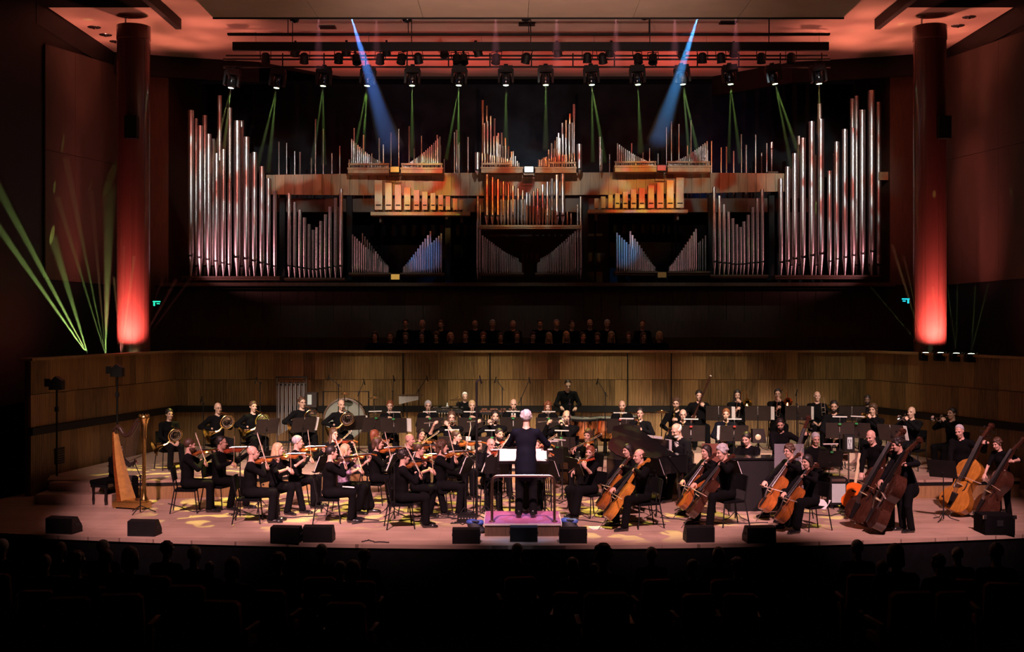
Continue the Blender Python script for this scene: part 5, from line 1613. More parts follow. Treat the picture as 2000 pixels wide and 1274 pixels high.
BASSOON = [('long_joint', MB().tube([(-.26, -.12, -.68), (.16, -.30, .42)], [.026, .022], 10).mesh('long_joint', 'varnish_dark')),
           ('boot', MB().tube([(-.28, -.10, -.72), (-.14, -.17, -.36)], [.036, .036], 10).mesh('boot', 'varnish_dark')),
           ('bell', MB().tube([(.14, -.29, .37), (.215, -.32, .56)], [.025, .021], 10).mesh('bell', 'varnish_dark')),
           ('bell_ring', MB().tube([(.213, -.319, .555), (.222, -.323, .575)], .024, 10).mesh('bell_ring', 'keys_white')),
           ('bocal', MB().tube([(0, 0, 0), (.02, -.1, .06), (.02, -.19, .04), (-.0, -.22, -.05)], .0055, 6).mesh('bocal', 'silver_plate')),
           ('keywork', MB().tube([(-.22, -.155, -.56), (.1, -.30, .26)], .006, 5).tube([(-.20, -.15, -.5), (-.02, -.24, -.06)], .007, 5).mesh('keywork', 'silver_plate'))]
STICK = [('shaft', MB().tube([(0, .06, 0), (0, -.30, .03)], [.006, .005], 6).mesh('shaft', 'bow_wood')), ('head', MB().lathe([(0, -.018), (.016, -.01), (.018, .005), (0, .018)], 10, T(0, -.30, .03)).mesh('head', 'white_cloth'))]
BATON = [('shaft', MB().tube([(0, 0, 0), (.02, -.34, .10)], [.0035, .0018], 5).mesh('shaft', 'white_cloth')), ('grip', MB().lathe([(.004, 0), (.011, .02), (.004, .05)], 8, zframe((0, .03, -.01), (0, -1, .2))).mesh('grip', 'bow_wood'))]

# chair, piano bench, bass stool
def chair_spec():
    seat = MB().prism([(-.21, -.20), (.21, -.20), (.215, -.1), (.20, .20), (-.20, .20), (-.215, -.1)], .415, .45).mesh('seat', 'black_cloth', 40)
    bk = MB()
    vs, fs = [], []
    for i in range(7):
        u = i / 6 - .5
        y = .225 - .05 * (1 - (2 * u) ** 2) * 0 + .03 * (2 * u) ** 2 * -1
        for z, dy in ((.60, 0), (.86, .04)):
            vs += [(u * .42, y + dy, z), (u * .42, y + dy + .022, z)]
    for i in range(6):
        a = i * 4
        fs += [(a, a + 4, a + 6, a + 2), (a + 1, a + 3, a + 7, a + 5), (a, a + 1, a + 5, a + 4), (a + 2, a + 6, a + 7, a + 3)]
    fs += [(0, 2, 3, 1), (24, 25, 27, 26)]
    back = bk.add(vs, fs).mesh('backrest', 'black_cloth', 40)
    legs = []
    for sx in (-1, 1):
        legs.append(('leg', MB().tube([(.19 * sx, -.17, .42), (.225 * sx, -.22, 0)], .0115, 7).mesh('leg', 'black_paint')))
        legs.append(('leg', MB().tube([(.19 * sx, .27, .84), (.195 * sx, .20, .46), (.225 * sx, .28, 0)], .0115, 7).mesh('leg', 'black_paint')))
    fr = MB().tube([(-.19, -.17, .41), (.19, -.17, .41), (.195, .2, .42), (-.195, .2, .42), (-.19, -.17, .41)], .010, 6).mesh('seat_frame', 'black_paint')
    return [('seat', seat), ('backrest', back), ('seat_frame', fr)] + legs
CHAIR = chair_spec()
STOOL = [('seat', MB().lathe([(.0, .74), (.17, .74), (.185, .71), (.17, .68)], 18).mesh('seat', 'black_cloth')), ('ring', MB().tube(arc((0, 0, .30), .19, 0, 6.283, 18, (1, 0, 0), (0, 1, 0)), .009, 6).mesh('ring', 'steel'))] + \
        [('leg', MB().tube([(.12 * math.cos(a), .12 * math.sin(a), .69), (.23 * math.cos(a), .23 * math.sin(a), 0)], .012, 6).mesh('leg', 'black_paint')) for a in (.8, 2.37, 3.94, 5.5)]
def stand_spec(w_, h_, hgt, m, split=False):
    """music stand: the reader sits on its +Y side"""
    t = R(68)
    M = T(0, 0, hgt) @ RX(22)
    dk = MB()
    if split:
        dk.box((-w_ / 4 - .004, 0, h_ / 2), (w_ / 2 - .008, .008, h_), M).box((w_ / 4 + .004, 0, h_ / 2), (w_ / 2 - .008, .008, h_), M)
    else:
        dk.box((0, 0, h_ / 2), (w_, .008, h_), M)
    lip = MB().box((0, .03, -.002), (w_, .065, .008), M)
    sh = MB().tube([(0, .0, .03), (0, 0, hgt * .55)], .013, 8).tube([(0, 0, hgt * .55), (0, -.01, hgt + .12)], .009, 8)
    p = [('desk', dk.mesh('desk', m, 0)), ('lip', lip.mesh('lip', m, 0)), ('shaft', sh.mesh('shaft', 'black_paint')), ('clamp', MB().box((0, -.02, hgt + .10), (.05, .05, .06)).lathe([(.018, 0), (.018, .03)], 8, T(0, -.05, hgt * .55)).mesh('clamp', 'black_paint', 0))]
    for k in range(3):
        a = 2 * math.pi * k / 3 + .5
        p.append(('leg', MB().tube([(0, 0, .16), (.12 * math.cos(a), .12 * math.sin(a), .05), (.27 * math.cos(a), .27 * math.sin(a), .008)], .008, 6).mesh('leg', 'black_paint')))
    return p, M
STAND, STAND_M = stand_spec(.50, .34, .78, 'black_paint')
WIDE, WIDE_M = stand_spec(.58, .36, .70, 'desk_brown', True)
def sheet_mesh(w_, h_):
    mb = MB()
    vs, fs = [], []
    for i in range(7):
        u = i / 6 - .5
        z = .010 + .018 * abs(math.sin(u * 6.283))
        vs += [(u * w_, z, .006), (u * w_, z, h_), (u * w_, z + .013, .006), (u * w_, z + .013, h_)]
    for i in range(6):
        a = i * 4
        fs += [(a, a + 1, a + 5, a + 4), (a + 2, a + 6, a + 7, a + 3), (a + 1, a + 3, a + 7, a + 5), (a, a + 4, a + 6, a + 2)]
    fs += [(0, 2, 3, 1), (24, 25, 27, 26)]
    return mb.add(vs, fs).mesh('sheet_music', 'paper', 50)
SHEET, SHEET_W = sheet_mesh(.44, .31), sheet_mesh(.50, .33)
LIGHT = [('lamp_bar', MB().box((0, .05, .13), (.30, .035, .022)).mesh('lamp_bar', 'stand_light_grey', 0)), ('stem', MB().tube([(0, -.01, -.03), (0, -.015, .06), (0, .04, .12)], .006, 6).mesh('stem', 'steel')), ('clip', MB().box((0, -.012, -.02), (.055, .02, .032)).mesh('clip', 'green_clip', 0))]
LIGHT_R = [LIGHT[0], LIGHT[1], ('clip', MB().box((0, -.012, -.02), (.055, .02, .032)).mesh('clip', 'red_clip', 0))]
def mic_spec(h, reach, rise, tip=.16):
    """boom microphone stand leaning over towards +X"""
    p = [('pole', MB().tube([(0, 0, .02), (0, 0, h)], .011, 8).mesh('pole', 'black_paint')),
         ('boom', MB().tube([(-.25 * reach, 0, h - .25 * rise), (reach, 0, h + rise)], .008, 7).mesh('boom', 'black_paint')),
         ('clutch', MB().lathe([(.022, -.03), (.022, .03)], 10, T(0, 0, h) @ RX(90)).mesh('clutch', 'black_paint')),
         ('microphone', MB().tube([(reach, 0, h + rise + .03), (reach + .03, 0, h + rise - tip)], [.012, .016], 8).mesh('microphone', 'black_gloss'), )]
    for k in range(3):
        a = 2 * math.pi * k / 3 + .3
        p.append(('leg', MB().tube([(0, 0, .10), (.30 * math.cos(a), .30 * math.sin(a), .01)], .009, 6).mesh('leg', 'black_paint')))
    return p
# wedge monitor seen from behind
wedge = [(-.16, 0), (.17, 0), (.17, .10), (.02, .29), (-.16, .27)]
MONITOR = [('cabinet', MB().prism(wedge, -.26, .26, RZ(90) @ RX(90) @ Matrix.Identity(4)).mesh('cabinet', 'black_paint', 0)),
           ('grille', MB().box((0, 0, 0), (.48, .008, .20), T(0, .105, .195) @ RX(51)).mesh('grille', 'black_velvet', 0)),
           ('handle', MB().box((-.265, .0, .15), (.012, .10, .04)).mesh('handle', 'rubber', 0)), ('handle', MB().box((.265, .0, .15), (.012, .10, .04)).mesh('handle', 'rubber', 0))]
# ================================================================== the orchestra
V = Vector
def place(kind, var, px, py, zf, d, rz, fem=False):
    """stand or seat a player so that the top of the head shows at (px, py)"""
    J = pose(kind, var)
    top = J['head'].z + .117
    if d is None:
        s = .94 if fem else .985
        d = (EYE - zf - s * top) * F / (py - HOR)
    else:
        s = (EYE - (py - HOR) * d / F - zf) / top
    h = RZ(rz) @ V((J['head'].x, J['head'].y, 0)) * s
    X = (px - 1000) * d / F
    return T(X - h.x, d - h.y, zf) @ RZ(rz) @ Matrix.Scale(s, 4), s, J

PLAYERS = []
def player(ref, kind, var, px, py, zf, rz, d=None, inst=None, chair=True, stand=None, light=None, sheet=0, swap=None, sd=.72, sx=0.0, bow=True, **kw):
    fem = kw.get('fem', False)
    pk = 'bass' if kind == 'bass' else kind
    M, s, J = place(pk, var, px, py, zf, d, rz, fem)
    o, J = person(ref, 'person', pk, var, M, group='orchestra players', **kw)
    Mu = M
    nm = ref
    short = ref
    if chair and not J['stand']:
        put(CHAIR, 'orchestra_chair', 'black chair under the ' + short, 'chair', M @ T(0, .03, 0) @ Matrix.Scale(1, 4), 'orchestra chairs')
    if kind in ('violin', 'viola') or inst in ('violin', 'viola'):
        va = inst == 'viola'
        put(VIOLA if va else VIOLIN, 'viola' if va else 'violin', '%s held by the %s' % ('viola' if va else 'violin', short), 'viola' if va else 'violin', M @ frame(VI_B - VI_V * .02, VI_V, VI_N), 'violins and violas', swap)
        if bow:
            C, bd, sv = J['bow']
            put(BOW, 'violin_bow', 'thin bow held by the ' + short, 'bow', M @ frame(C + bd * (sv + .02), -bd, VI_N), 'bows')
    elif kind == 'cello':
        put(CELLO, 'cello', 'cello held by the ' + short, 'cello', M @ frame(CE_E + CE_U * CELLO_PIN * 1.0, CE_U, CE_N), 'cellos', swap)
        C, bd, sv = J['bow']
        put(BOW_C, 'cello_bow', 'thin bow held by the ' + short, 'bow', M @ frame(C + bd * (sv + .02), -bd, CE_N), 'bows')
    elif kind == 'bass':
        put(BASS, 'double_bass', 'double bass held by the ' + short, 'double bass', M @ frame(BA_E + BA_U * BASS_PIN, BA_U, BA_N), 'double basses', swap)
        if bow:
            C, bd, sv = J['bow']
            put(BOW_C, 'bass_bow', 'thin bow held by the ' + short, 'bow', M @ frame(C + bd * (sv + .02), -bd, BA_N), 'bows')
    else:
        I = {'horn': (HORN, 'french_horn', 'french horn'), 'trumpet': (TRUMPET, 'trumpet', 'trumpet'), 'trombone': (TROMBONE, 'trombone', 'trombone'), 'sax': (SAX, 'saxophone', 'saxophone'), 'bari': (BARI, 'saxophone', 'saxophone'),
             'clarinet': (CLARINET, 'clarinet', 'clarinet'), 'oboe': (OBOE, 'oboe', 'oboe'), 'flute': (FLUTE, 'flute', 'flute'), 'bassoon': (BASSOON, 'bassoon', 'bassoon')}.get(inst or kind)
        if I:
            off = V((0, 0, 0))
            if inst == 'horn' and kind == 'rest': Mi = M @ T(V((-.02, -.02, 1.02))) 
            else: Mi = M @ T(J['mouth'] + V((0, -.006, 0)))
            if I[1] == 'french_horn': Mi = Mi @ Matrix.Scale(1.14, 4)
            put(I[0], I[1], '%s held by the %s' % (I[2], short), I[2], Mi, 'wind instruments', swap)
    if stand:
        spec, SM, ms = (WIDE, WIDE_M, SHEET_W) if stand == 'wide' else (STAND, STAND_M, SHEET)
        yb = RZ(rz)
        loc = M @ V((sx, -sd / s, 0))
        MS = T(loc.x, loc.y, zf) @ RZ(rz + (random.random() - .5) * 10) @ T(0, 0, 0)
        hh = 0
        put(spec, 'music_stand', ('brown' if stand == 'wide' else 'black') + ' music stand facing the ' + short, 'music stand', MS, 'music stands')
        if sheet is not None:
            so = obj('sheet_music', ms, None, MS @ SM @ T(sheet, .006, .004))
            tag(so, 'white sheet music before the ' + short, 'sheet music', 'sheet music')
        if light:
            top = SM @ T(0, 0, .36 if stand == 'wide' else .34)
            put(LIGHT_R if light == 'red' else LIGHT, 'stand_light', 'clip-on reading light before the ' + short, 'stand light', MS @ T(top.translation), 'stand lights')
    PLAYERS.append((ref, M, s, J))
    return M, s, J

Bz = dict
# ---- first violins, left of the podium
player('dark-haired violinist nearest the harp', 'violin', 0, 371, 858, 0, 98, hair='short', hcol='hair_brown', beard='full', swap={'body': 'varnish_amber'})
player('violinist in black-rimmed glasses beside the bald front violinist', 'violin', 1, 433, 853, 0, 72, d=23.1, hair='thin', hcol='hair_dark', glasses=True, skin='skin_mid', swap={'body': 'varnish_red'}, stand='desk', sx=.3)
player('bald violinist at the left stage front', 'violin', 2, 494, 872, 0, 95, d=21.5, swap={'body': 'varnish_amber'})
player('blonde bespectacled violinist behind the bald front violinist', 'violin', 1, 544, 866, 0, 72, d=22.5, fem=True, sleeves=False, hair='long', hcol='hair_blonde', glasses=True, swap={'body': 'varnish_amber'}, stand='desk', sx=.25, sd=.8)
player('grey-haired violinist in glasses left of centre', 'violin', 0, 582, 852, 0, 78, hair='short', hcol='hair_grey', glasses=True, swap={'body': 'varnish_amber'})
player('dark-haired violinist with a paper on the knee', 'violin', 2, 648, 872, 0, 98, d=21.5, hair='short', hcol='hair_dark', swap={'body': 'varnish_dark'})
player('blonde violinist in a long black skirt', 'violin', 1, 676, 868, 0, 84, d=22.5, fem=True, sleeves=False, skirt=True, top='floral_cloth', hair='bob', hcol='hair_blonde', swap={'body': 'varnish_amber'}, stand='desk', sx=.25, sd=.8)
player('long-haired violinist in glasses facing front by the riser', 'violin', 3, 652, 838, 0, 28, d=25.2, fem=True, hair='long', hcol='hair_brown', glasses=True, swap={'body': 'varnish_red'})
player('brown-haired violinist seated before the low riser', 'violin', 0, 738, 855, 0, 82, fem=True, hair='bob', hcol='hair_brown', swap={'body': 'varnish_amber'}, stand='desk', sx=.2)
player('red-haired violinist turned away behind the brown-haired one', 'violin', 3, 733, 840, 0, 118, d=25.0, fem=True, sleeves=False, hair='bob', hcol='hair_red', swap={'body': 'varnish_amber'})
player('curly dark-haired violinist at the stage front', 'violin', 0, 789, 880, 0, 102, d=20.95, hair='curly', hcol='hair_dark', swap={'body': 'varnish_amber'})
player('violinist in glasses and heels beside the curly-haired one', 'violin', 1, 819, 866, 0, 70, d=22.3, fem=True, sleeves=False, hair='bun', hcol='hair_brown', glasses=True, swap={'body': 'varnish_red'}, stand='desk', sx=.25, sd=.85)
player('bald violinist seated left of the tall microphone', 'violin', 3, 801, 848, 0, 45, d=23.8, swap={'body': 'varnish_amber'})
player('black-haired violinist with a green-lit fringe', 'violin', 3, 823, 838, 0, 8, d=25.4, fem=True, hair='bob', hcol='hair_dark', swap={'body': 'varnish_gold'})
player('tousled brown-haired violinist left of the podium', 'violin', 2, 864, 861, 0, 82, d=22.4, hair='wavy', hcol='hair_brown', swap={'body': 'varnish_amber'}, stand='desk', sx=.2, sd=.8)
player('brown-haired violinist with bare arms and ponytail', 'violin', 0, 892, 842, 0, 48, d=24.6, fem=True, sleeves=False, hair='ponytail', hcol='hair_brown', swap={'body': 'varnish_amber'})
player('bald violinist in glasses next to the podium', 'violin', 0, 959, 857, 0, 12, d=23.0, glasses=True, swap={'body': 'varnish_red'}, stand='desk', light='green', sd=.85)
player('dark bearded violinist behind the bald bespectacled one', 'violin', 3, 975, 838, 0, 14, d=24.8, hair='short', hcol='hair_dark', beard='full', skin='skin_mid', swap={'body': 'varnish_red'}, stand='desk', sx=.1)
# ---- violas right of the podium
player('violist half hidden behind the conductor', 'violin', 1, 1046, 858, 0, -4, d=23.0, inst='viola', hair='short', hcol='hair_brown', swap={'body': 'varnish_red'}, stand='desk', light='green', sx=.25, sd=.8)
player('violist farther behind the conductor', 'violin', 3, 1052, 844, 0, -6, d=24.6, inst='viola', fem=True, hair='bob', hcol='hair_dark', swap={'body': 'varnish_red'}, stand='desk', light='green', sx=.35, sd=.85)
player('red-haired violist with bare forearms right of the podium', 'violin', 1, 1152, 872, 0, -52, d=22.1, inst='viola', fem=True, sleeves=False, skirt=True, hair='bob', hcol='hair_red', swap={'body': 'varnish_red'}, stand='desk', sx=-.15, sd=.8)
player('curly-haired violist behind the red-haired violist', 'violin', 3, 1148, 840, 0, -40, d=24.6, inst='viola', sleeves=False, hair='curly', hcol='hair_brown', swap={'body': 'varnish_amber'}, stand='desk', light='green', sd=.85)
# ---- cellos
player('balding cellist nearest the podium', 'cello', 0, 1248, 878, 0, -72, d=20.95, hair='ring', hcol='hair_brown', swap={'body': 'varnish_gold', 'neck': 'varnish_gold', 'scroll': 'varnish_gold'})
player('dark-haired cellist behind the balding one', 'cello', 1, 1226, 868, 0, -66, d=22.2, fem=True, hair='bob', hcol='hair_dark', swap={'body': 'varnish_amber'}, stand='desk', sx=-.2, sd=1.0)
player('dark-haired cellist left of the grey-haired cellist', 'cello', 0, 1379, 870, 0, -64, d=22.2, fem=True, hair='bob', hcol='hair_dark', swap={'body': 'varnish_amber'}, stand='desk', sx=-.25, sd=1.0)
player('grey curly-haired cellist in black', 'cello', 2, 1410, 870, 0, -74, d=21.1, hair='curly', hcol='hair_grey', swap={'body': 'varnish_dark'})
player('brown-haired cellist in glasses', 'cello', 0, 1541, 869, 0, -64, d=21.9, hair='curly', hcol='hair_brown', glasses=True, swap={'body': 'varnish_amber'}, stand='desk', sx=-.3, sd=1.05)
player('dark-haired cellist in a long skirt at the front', 'cello', 3, 1576, 889, 0, -70, d=20.7, fem=True, skirt=True, hair='bob', hcol='hair_dark', swap={'body': 'varnish_amber'})
# ---- double basses
player('bald bass player in the middle of the right side', 'bass', 0, 1701, 841, 0, -48, d=21.2, swap={'body': 'varnish_dark', 'neck': 'varnish_dark'})
player('dark-haired bass player turned away at the front right', 'bass', 1, 1752, 856, 0, -78, d=20.5, hair='curly', hcol='hair_dark', skin='skin_mid', swap={'body': 'varnish_dark', 'neck': 'varnish_dark', 'scroll': 'varnish_dark'})
player('pink-lit bass player leaning over an amber bass', 'bass', 2, 1874, 831, 0, -36, d=22.5, hair='thin', hcol='hair_grey', swap={'body': 'varnish_gold'}, stand='desk', sx=.0, sd=1.2)
player('curly-haired bass player with bare arms at the right edge', 'bass', 1, 1948, 857, 0, -62, d=21.9, fem=True, sleeves=False, hair='curly', hcol='hair_brown', swap={'body': 'varnish_dark'})
player('bearded jazz bass player behind the black keyboard', 'bass', 2, 1524, 818, 0, -6, d=23.7, hair='short', hcol='hair_dark', beard='full', skin='skin_mid', bow=False, swap={'body': 'varnish_amber'})
# ---- rhythm section
player('dark-haired keyboard player looking down', 'piano', 0, 1458, 845, 0, -38, d=23.8, hair='short', hcol='hair_dark')
player('white-bearded pianist in glasses and white collar', 'piano', 1, 1321, 828, 0, -52, d=24.2, hair='ring', hcol='hair_white', beard='white', glasses=True, shirt=True, top='charcoal_cloth', chair=False)
player('grey-haired guitarist lit green from above', 'guitar', 0, 1593, 846, 0, 6, d=23.9, hair='short', hcol='hair_grey', stand='desk', light='green', sd=.8)
# ---- horns on the riser
player('dark-haired horn player resting her horn', 'rest', 0, 331, 799, L1, 38, d=26.0, inst='horn', fem=True, hair='ponytail', hcol='hair_dark')
player('bald horn player in glasses', 'horn', 0, 426, 787, L1, 38, d=26.9, glasses=True, stand='wide', sx=.80, sd=.75)
player('brown-haired horn player without glasses', 'horn', 1, 495, 784, L1, 36, d=27.3, hair='short', hcol='hair_brown', stand='wide', sx=.85, sheet=.12, sd=.75)
player('horn player in glasses before the tubular bells', 'horn', 2, 590, 776, L1, 34, d=27.8, hair='short', hcol='hair_brown', glasses=True, stand='wide', sx=.85, sheet=.1, sd=.75)
player('balding pink-faced horn player before the bass drum', 'horn', 3, 667, 781, L1, 22, d=27.8, hair='ring', hcol='hair_brown', stand='wide', light='green', sx=.55, sd=.8)
# ---- woodwinds
player('auburn-haired clarinettist below the mark tree', 'clarinet', 0, 762, 783, L1, 6, d=27.8, hair='short', hcol='hair_red', stand='wide', light='green', sx=.08, sd=.8, sheet=.14)
player('grey-haired clarinettist in glasses', 'clarinet', 1, 836, 783, L1, 6, d=27.9, hair='short', hcol='hair_grey', glasses=True, stand='wide', light='green', sx=.0, sd=.8)
player('blonde oboist with hair pinned up', 'oboe', 0, 922, 783, L1, 0, d=28.0, fem=True, sleeves=False, hair='bun', hcol='hair_blonde', shirt=False, stand='wide', light='green', sx=.0, sd=.85)
player('bald clarinettist facing the front', 'clarinet', 2, 1003, 780, L1, 0, d=28.1, shirt=True, stand='wide', light='green', sd=.85)
player('red-haired clarinettist looking down', 'clarinet', 3, 1070, 785, L1, 0, d=28.0, fem=True, hair='wavy', hcol='hair_red', stand='wide', light='green', sd=.85, sheet=.1)
player('long-haired flautist in glasses', 'flute', 0, 882, 804, 0.12, 4, d=26.2, fem=True, sleeves=False, hair='long', hcol='hair_brown', glasses=True, stand='wide', light='green', sd=.7, sheet=.14)
player('dark-haired flautist with hair tied back', 'flute', 1, 967, 802, 0.12, -4, d=26.1, fem=True, hair='bun', hcol='hair_dark', shirt=False, stand='wide', light='green', sd=.7)
player('bald piccolo player with tilted head', 'flute', 2, 1107, 802, 0.12, -10, d=26.0, stand='wide', light='green', sd=.7)
# ---- saxophones
player('balding bearded saxophonist beside the timpani', 'sax', 0, 1215, 783, L1, -8, d=27.6, hair='ring', hcol='hair_red', beard='full', stand='wide', light='red', sd=.8)
player('dark-haired saxophonist before the timber wall', 'sax', 1, 1250, 797, L1, -14, d=25.7, hair='short', hcol='hair_dark', skin='skin_mid', stand='wide', light='red', sx=-.2, sd=.55)
player('curly-haired baritone saxophonist by the wide stand', 'sax', 2, 1321, 778, L1, -16, d=27.4, inst='bari', hair='curly', hcol='hair_brown', glasses=True, beard='full')
player('bald saxophonist in glasses behind the pianist', 'sax', 0, 1334, 800, L1, -6, d=25.7, glasses=True, stand='wide', light='red', sd=.6, sx=.15)
player('red-haired saxophonist right of the pianist', 'sax', 3, 1418, 799, L1, -4, d=25.7, hair='short', hcol='hair_red', top='navy_cloth', stand='wide', light='red', sd=.6, sx=.1, sheet=-.1)
# ---- brass at the back right
player('dark-haired bass clarinettist with hand at the face', 'bassoon', 2, 1365, 763, L2, 0, d=28.2, hair='short', hcol='hair_dark')
player('long-haired trombonist at the back', 'trombone', 0, 1440, 762, L2, -8, d=28.3, fem=True, hair='long', hcol='hair_dark', stand='wide', sx=-.45, sheet=.12)
player('trombonist in glasses with a copper-red bell', 'trombone', 1, 1519, 760, L2, -8, d=28.3, hair='short', hcol='hair_dark', glasses=True, skin='skin_mid', swap={'bell': 'copper'}, stand='wide', sx=-.5, sheet=.12)
player('balding trombonist holding his horn upright', 'rest', 1, 1596, 765, L2, -10, d=28.4, hair='ring', hcol='hair_grey', stand='wide', sx=-.5, sheet=.1)
player('dark-skinned bearded trombonist at the far right corner', 'rest', 2, 1694, 772, L2, -18, d=28.2, hair='short', hcol='hair_dark', beard='full', skin='skin_dark', stand='wide', sx=-.35)
player('bearded trumpeter in glasses with trumpet lowered', 'rest', 3, 1629, 783, L1, -14, d=26.5, hair='short', hcol='hair_dark', glasses=True, beard='full', skin='skin_mid', stand='wide', light='green', sx=.1, sd=.8)
player('wavy-haired flugelhorn player by the corner', 'trumpet', 0, 1705, 790, L1, -38, d=26.4, fem=True, hair='wavy', hcol='hair_brown', swap={'bell': 'brass', 'bell_tube': 'brass', 'leadpipe': 'brass'}, stand='wide', light='green', sd=.8)
player('bald trumpeter by the right wall', 'trumpet', 1, 1780, 795, L1, -44, d=25.9, stand='wide', sd=.9, sheet=.1)
player('dark-haired trumpeter farthest right', 'trumpet', 2, 1859, 797, L1, -62, d=25.6, hair='short', hcol='hair_dark', skin='skin_mid')
# ---- percussion along the back wall
player('percussionist standing at the wall right of centre', 'percussion', 0, 1109, 743, L1, 2, d=29.7, hair='thin', hcol='hair_dark', chair=False)
player('older percussionist behind the cymbal', 'percussion', 1, 908, 767, L1, 8, d=29.6, hair='thin', hcol='hair_white', chair=False)
# ---- harpist, half in the dark
player('dark-haired harpist seated behind the harp', 'harp', 0, 231, 866, 0, 70, d=23.85, fem=True, hair='long', hcol='hair_dark', chair=False, low='black_velvet', top='black_velvet')
# ---- conductor, back to the hall, on the podium
POD = .22
Mc, sc_, Jc = player('grey-haired conductor standing on the podium', 'conductor', 0, 1028, 803, POD, 176, d=20.7, hair='curly', hcol='hair_grey', top='navy_cloth', low='black_cloth', shirt=True)
put(BATON, 'baton', 'thin white baton held by the conductor', 'baton', Mc @ T(Jc['wrR'] + V((0, -.08, 0))))

# extra instruments kept by resting players
for ref, off, rot, spec, nm, lab in [('balding trombonist holding his horn upright', (.10, -.30, .80), RX(-75), TROMBONE, 'trombone', 'trombone held upright by the balding trombonist'),
                                     ('bearded trumpeter in glasses with trumpet lowered', (-.02, -.30, .80), RX(35), TRUMPET, 'trumpet', 'trumpet lowered by the bearded bespectacled trumpeter')]:
    M = [p[1] for p in PLAYERS if p[0] == ref][0]
    put(spec, nm, lab, nm, M @ T(*off) @ rot, 'wind instruments')
# ================================================================== podium and conductor's desk
def ground(px, py, z=0):
    d = (EYE - z) * F / (py - HOR)
    return V(((px - 1000) * d / F, d, z))
x0, x1 = ground(945, 1047).x, ground(1097, 1047).x
yp0, yp1 = 20.06, 21.35
pod = thing('podium', 'low conductor podium with plum carpet and pale edge', 'podium', T((x0 + x1) / 2, (yp0 + yp1) / 2, 0))
W = x1 - x0
obj('base', MB().box((0, 0, .095), (W - .03, yp1 - yp0 - .03, .19)).mesh('base', 'dark_wood', 0), pod)
obj('carpet', MB().box((0, 0, .205), (W - .02, yp1 - yp0 - .02, .028)).mesh('carpet', 'carpet_plum', 0), pod)
obj('edge_strip', MB().box((0, -(yp1 - yp0) / 2 + .004, .197), (W, .025, .03)).mesh('edge_strip', 'carpet_edge', 0), pod)
obj('edge_strip', MB().box((-W / 2 + .006, 0, .197), (.02, yp1 - yp0, .03)).mesh('edge_strip', 'carpet_edge', 0), pod)
obj('edge_strip', MB().box((W / 2 - .006, 0, .197), (.02, yp1 - yp0, .03)).mesh('edge_strip', 'carpet_edge', 0), pod)
xr0, xr1, zr = ground(961, 1020, .22).x, ground(1083, 1020, .22).x, .22 + 90 * 20.2 / F
rl = thing('podium_rail', 'bent brass rail along the front of the podium', 'rail', T((xr0 + xr1) / 2, 20.2, .22))
hw = (xr1 - xr0) / 2
rc = .09
hr = zr - .22
obj('tube', MB().tube([(-hw, 0, 0), (-hw, 0, hr - rc)] + [(-hw + rc - rc * math.cos(a), 0, hr - rc + rc * math.sin(a)) for a in (.4, .8, 1.2)] + [(-hw + rc, 0, hr), (hw - rc, 0, hr)] +
                      [(hw - rc + rc * math.sin(a), 0, hr - rc + rc * math.cos(a)) for a in (.4, .8, 1.2)] + [(hw, 0, hr - rc), (hw, 0, 0)], .024, 12).mesh('tube', 'rail_bronze'), rl)
for s in (-1, 1):
    obj('foot_plate', MB().lathe([(.055, 0), (.055, .012), (.03, .02)], 14, T(s * hw, 0, 0)).mesh('foot_plate', 'rail_bronze'), rl)
# conductor's wide desk with the open score
cs = thing('conductor_desk', "wide black conductor's desk holding the score", 'music stand', T(.20, 21.62, 0))
MD = T(0, 0, 1.02) @ RX(-62)
obj('desk', MB().box((0, 0, .22), (.92, .012, .44), MD).mesh('desk', 'black_paint', 0), cs)
obj('lip', MB().box((0, -.03, 0), (.92, .06, .012), MD).mesh('lip', 'black_paint', 0), cs)
obj('shaft', MB().tube([(-.24, .1, 0), (-.24, .16, 1.06)], .018, 8).mesh('shaft', 'black_paint'), cs)
obj('shaft', MB().tube([(.24, .1, 0), (.24, .16, 1.06)], .018, 8).mesh('shaft', 'black_paint'), cs)
obj('foot', MB().box((-.24, .1, .012), (.06, .5, .024)).box((.24, .1, .012), (.06, .5, .024)).mesh('foot', 'black_paint', 0), cs)
sm_ = MB()
for s in (-1, 1):
    sm_.box((s * .215, -.012 - .004, .24), (.42, .012, .40), MD)
tag(obj('conductor_score', sm_.mesh('conductor_score', 'paper', 0), None, T(.20, 21.62, 0)), "bright white open score on the conductor's desk", 'score')

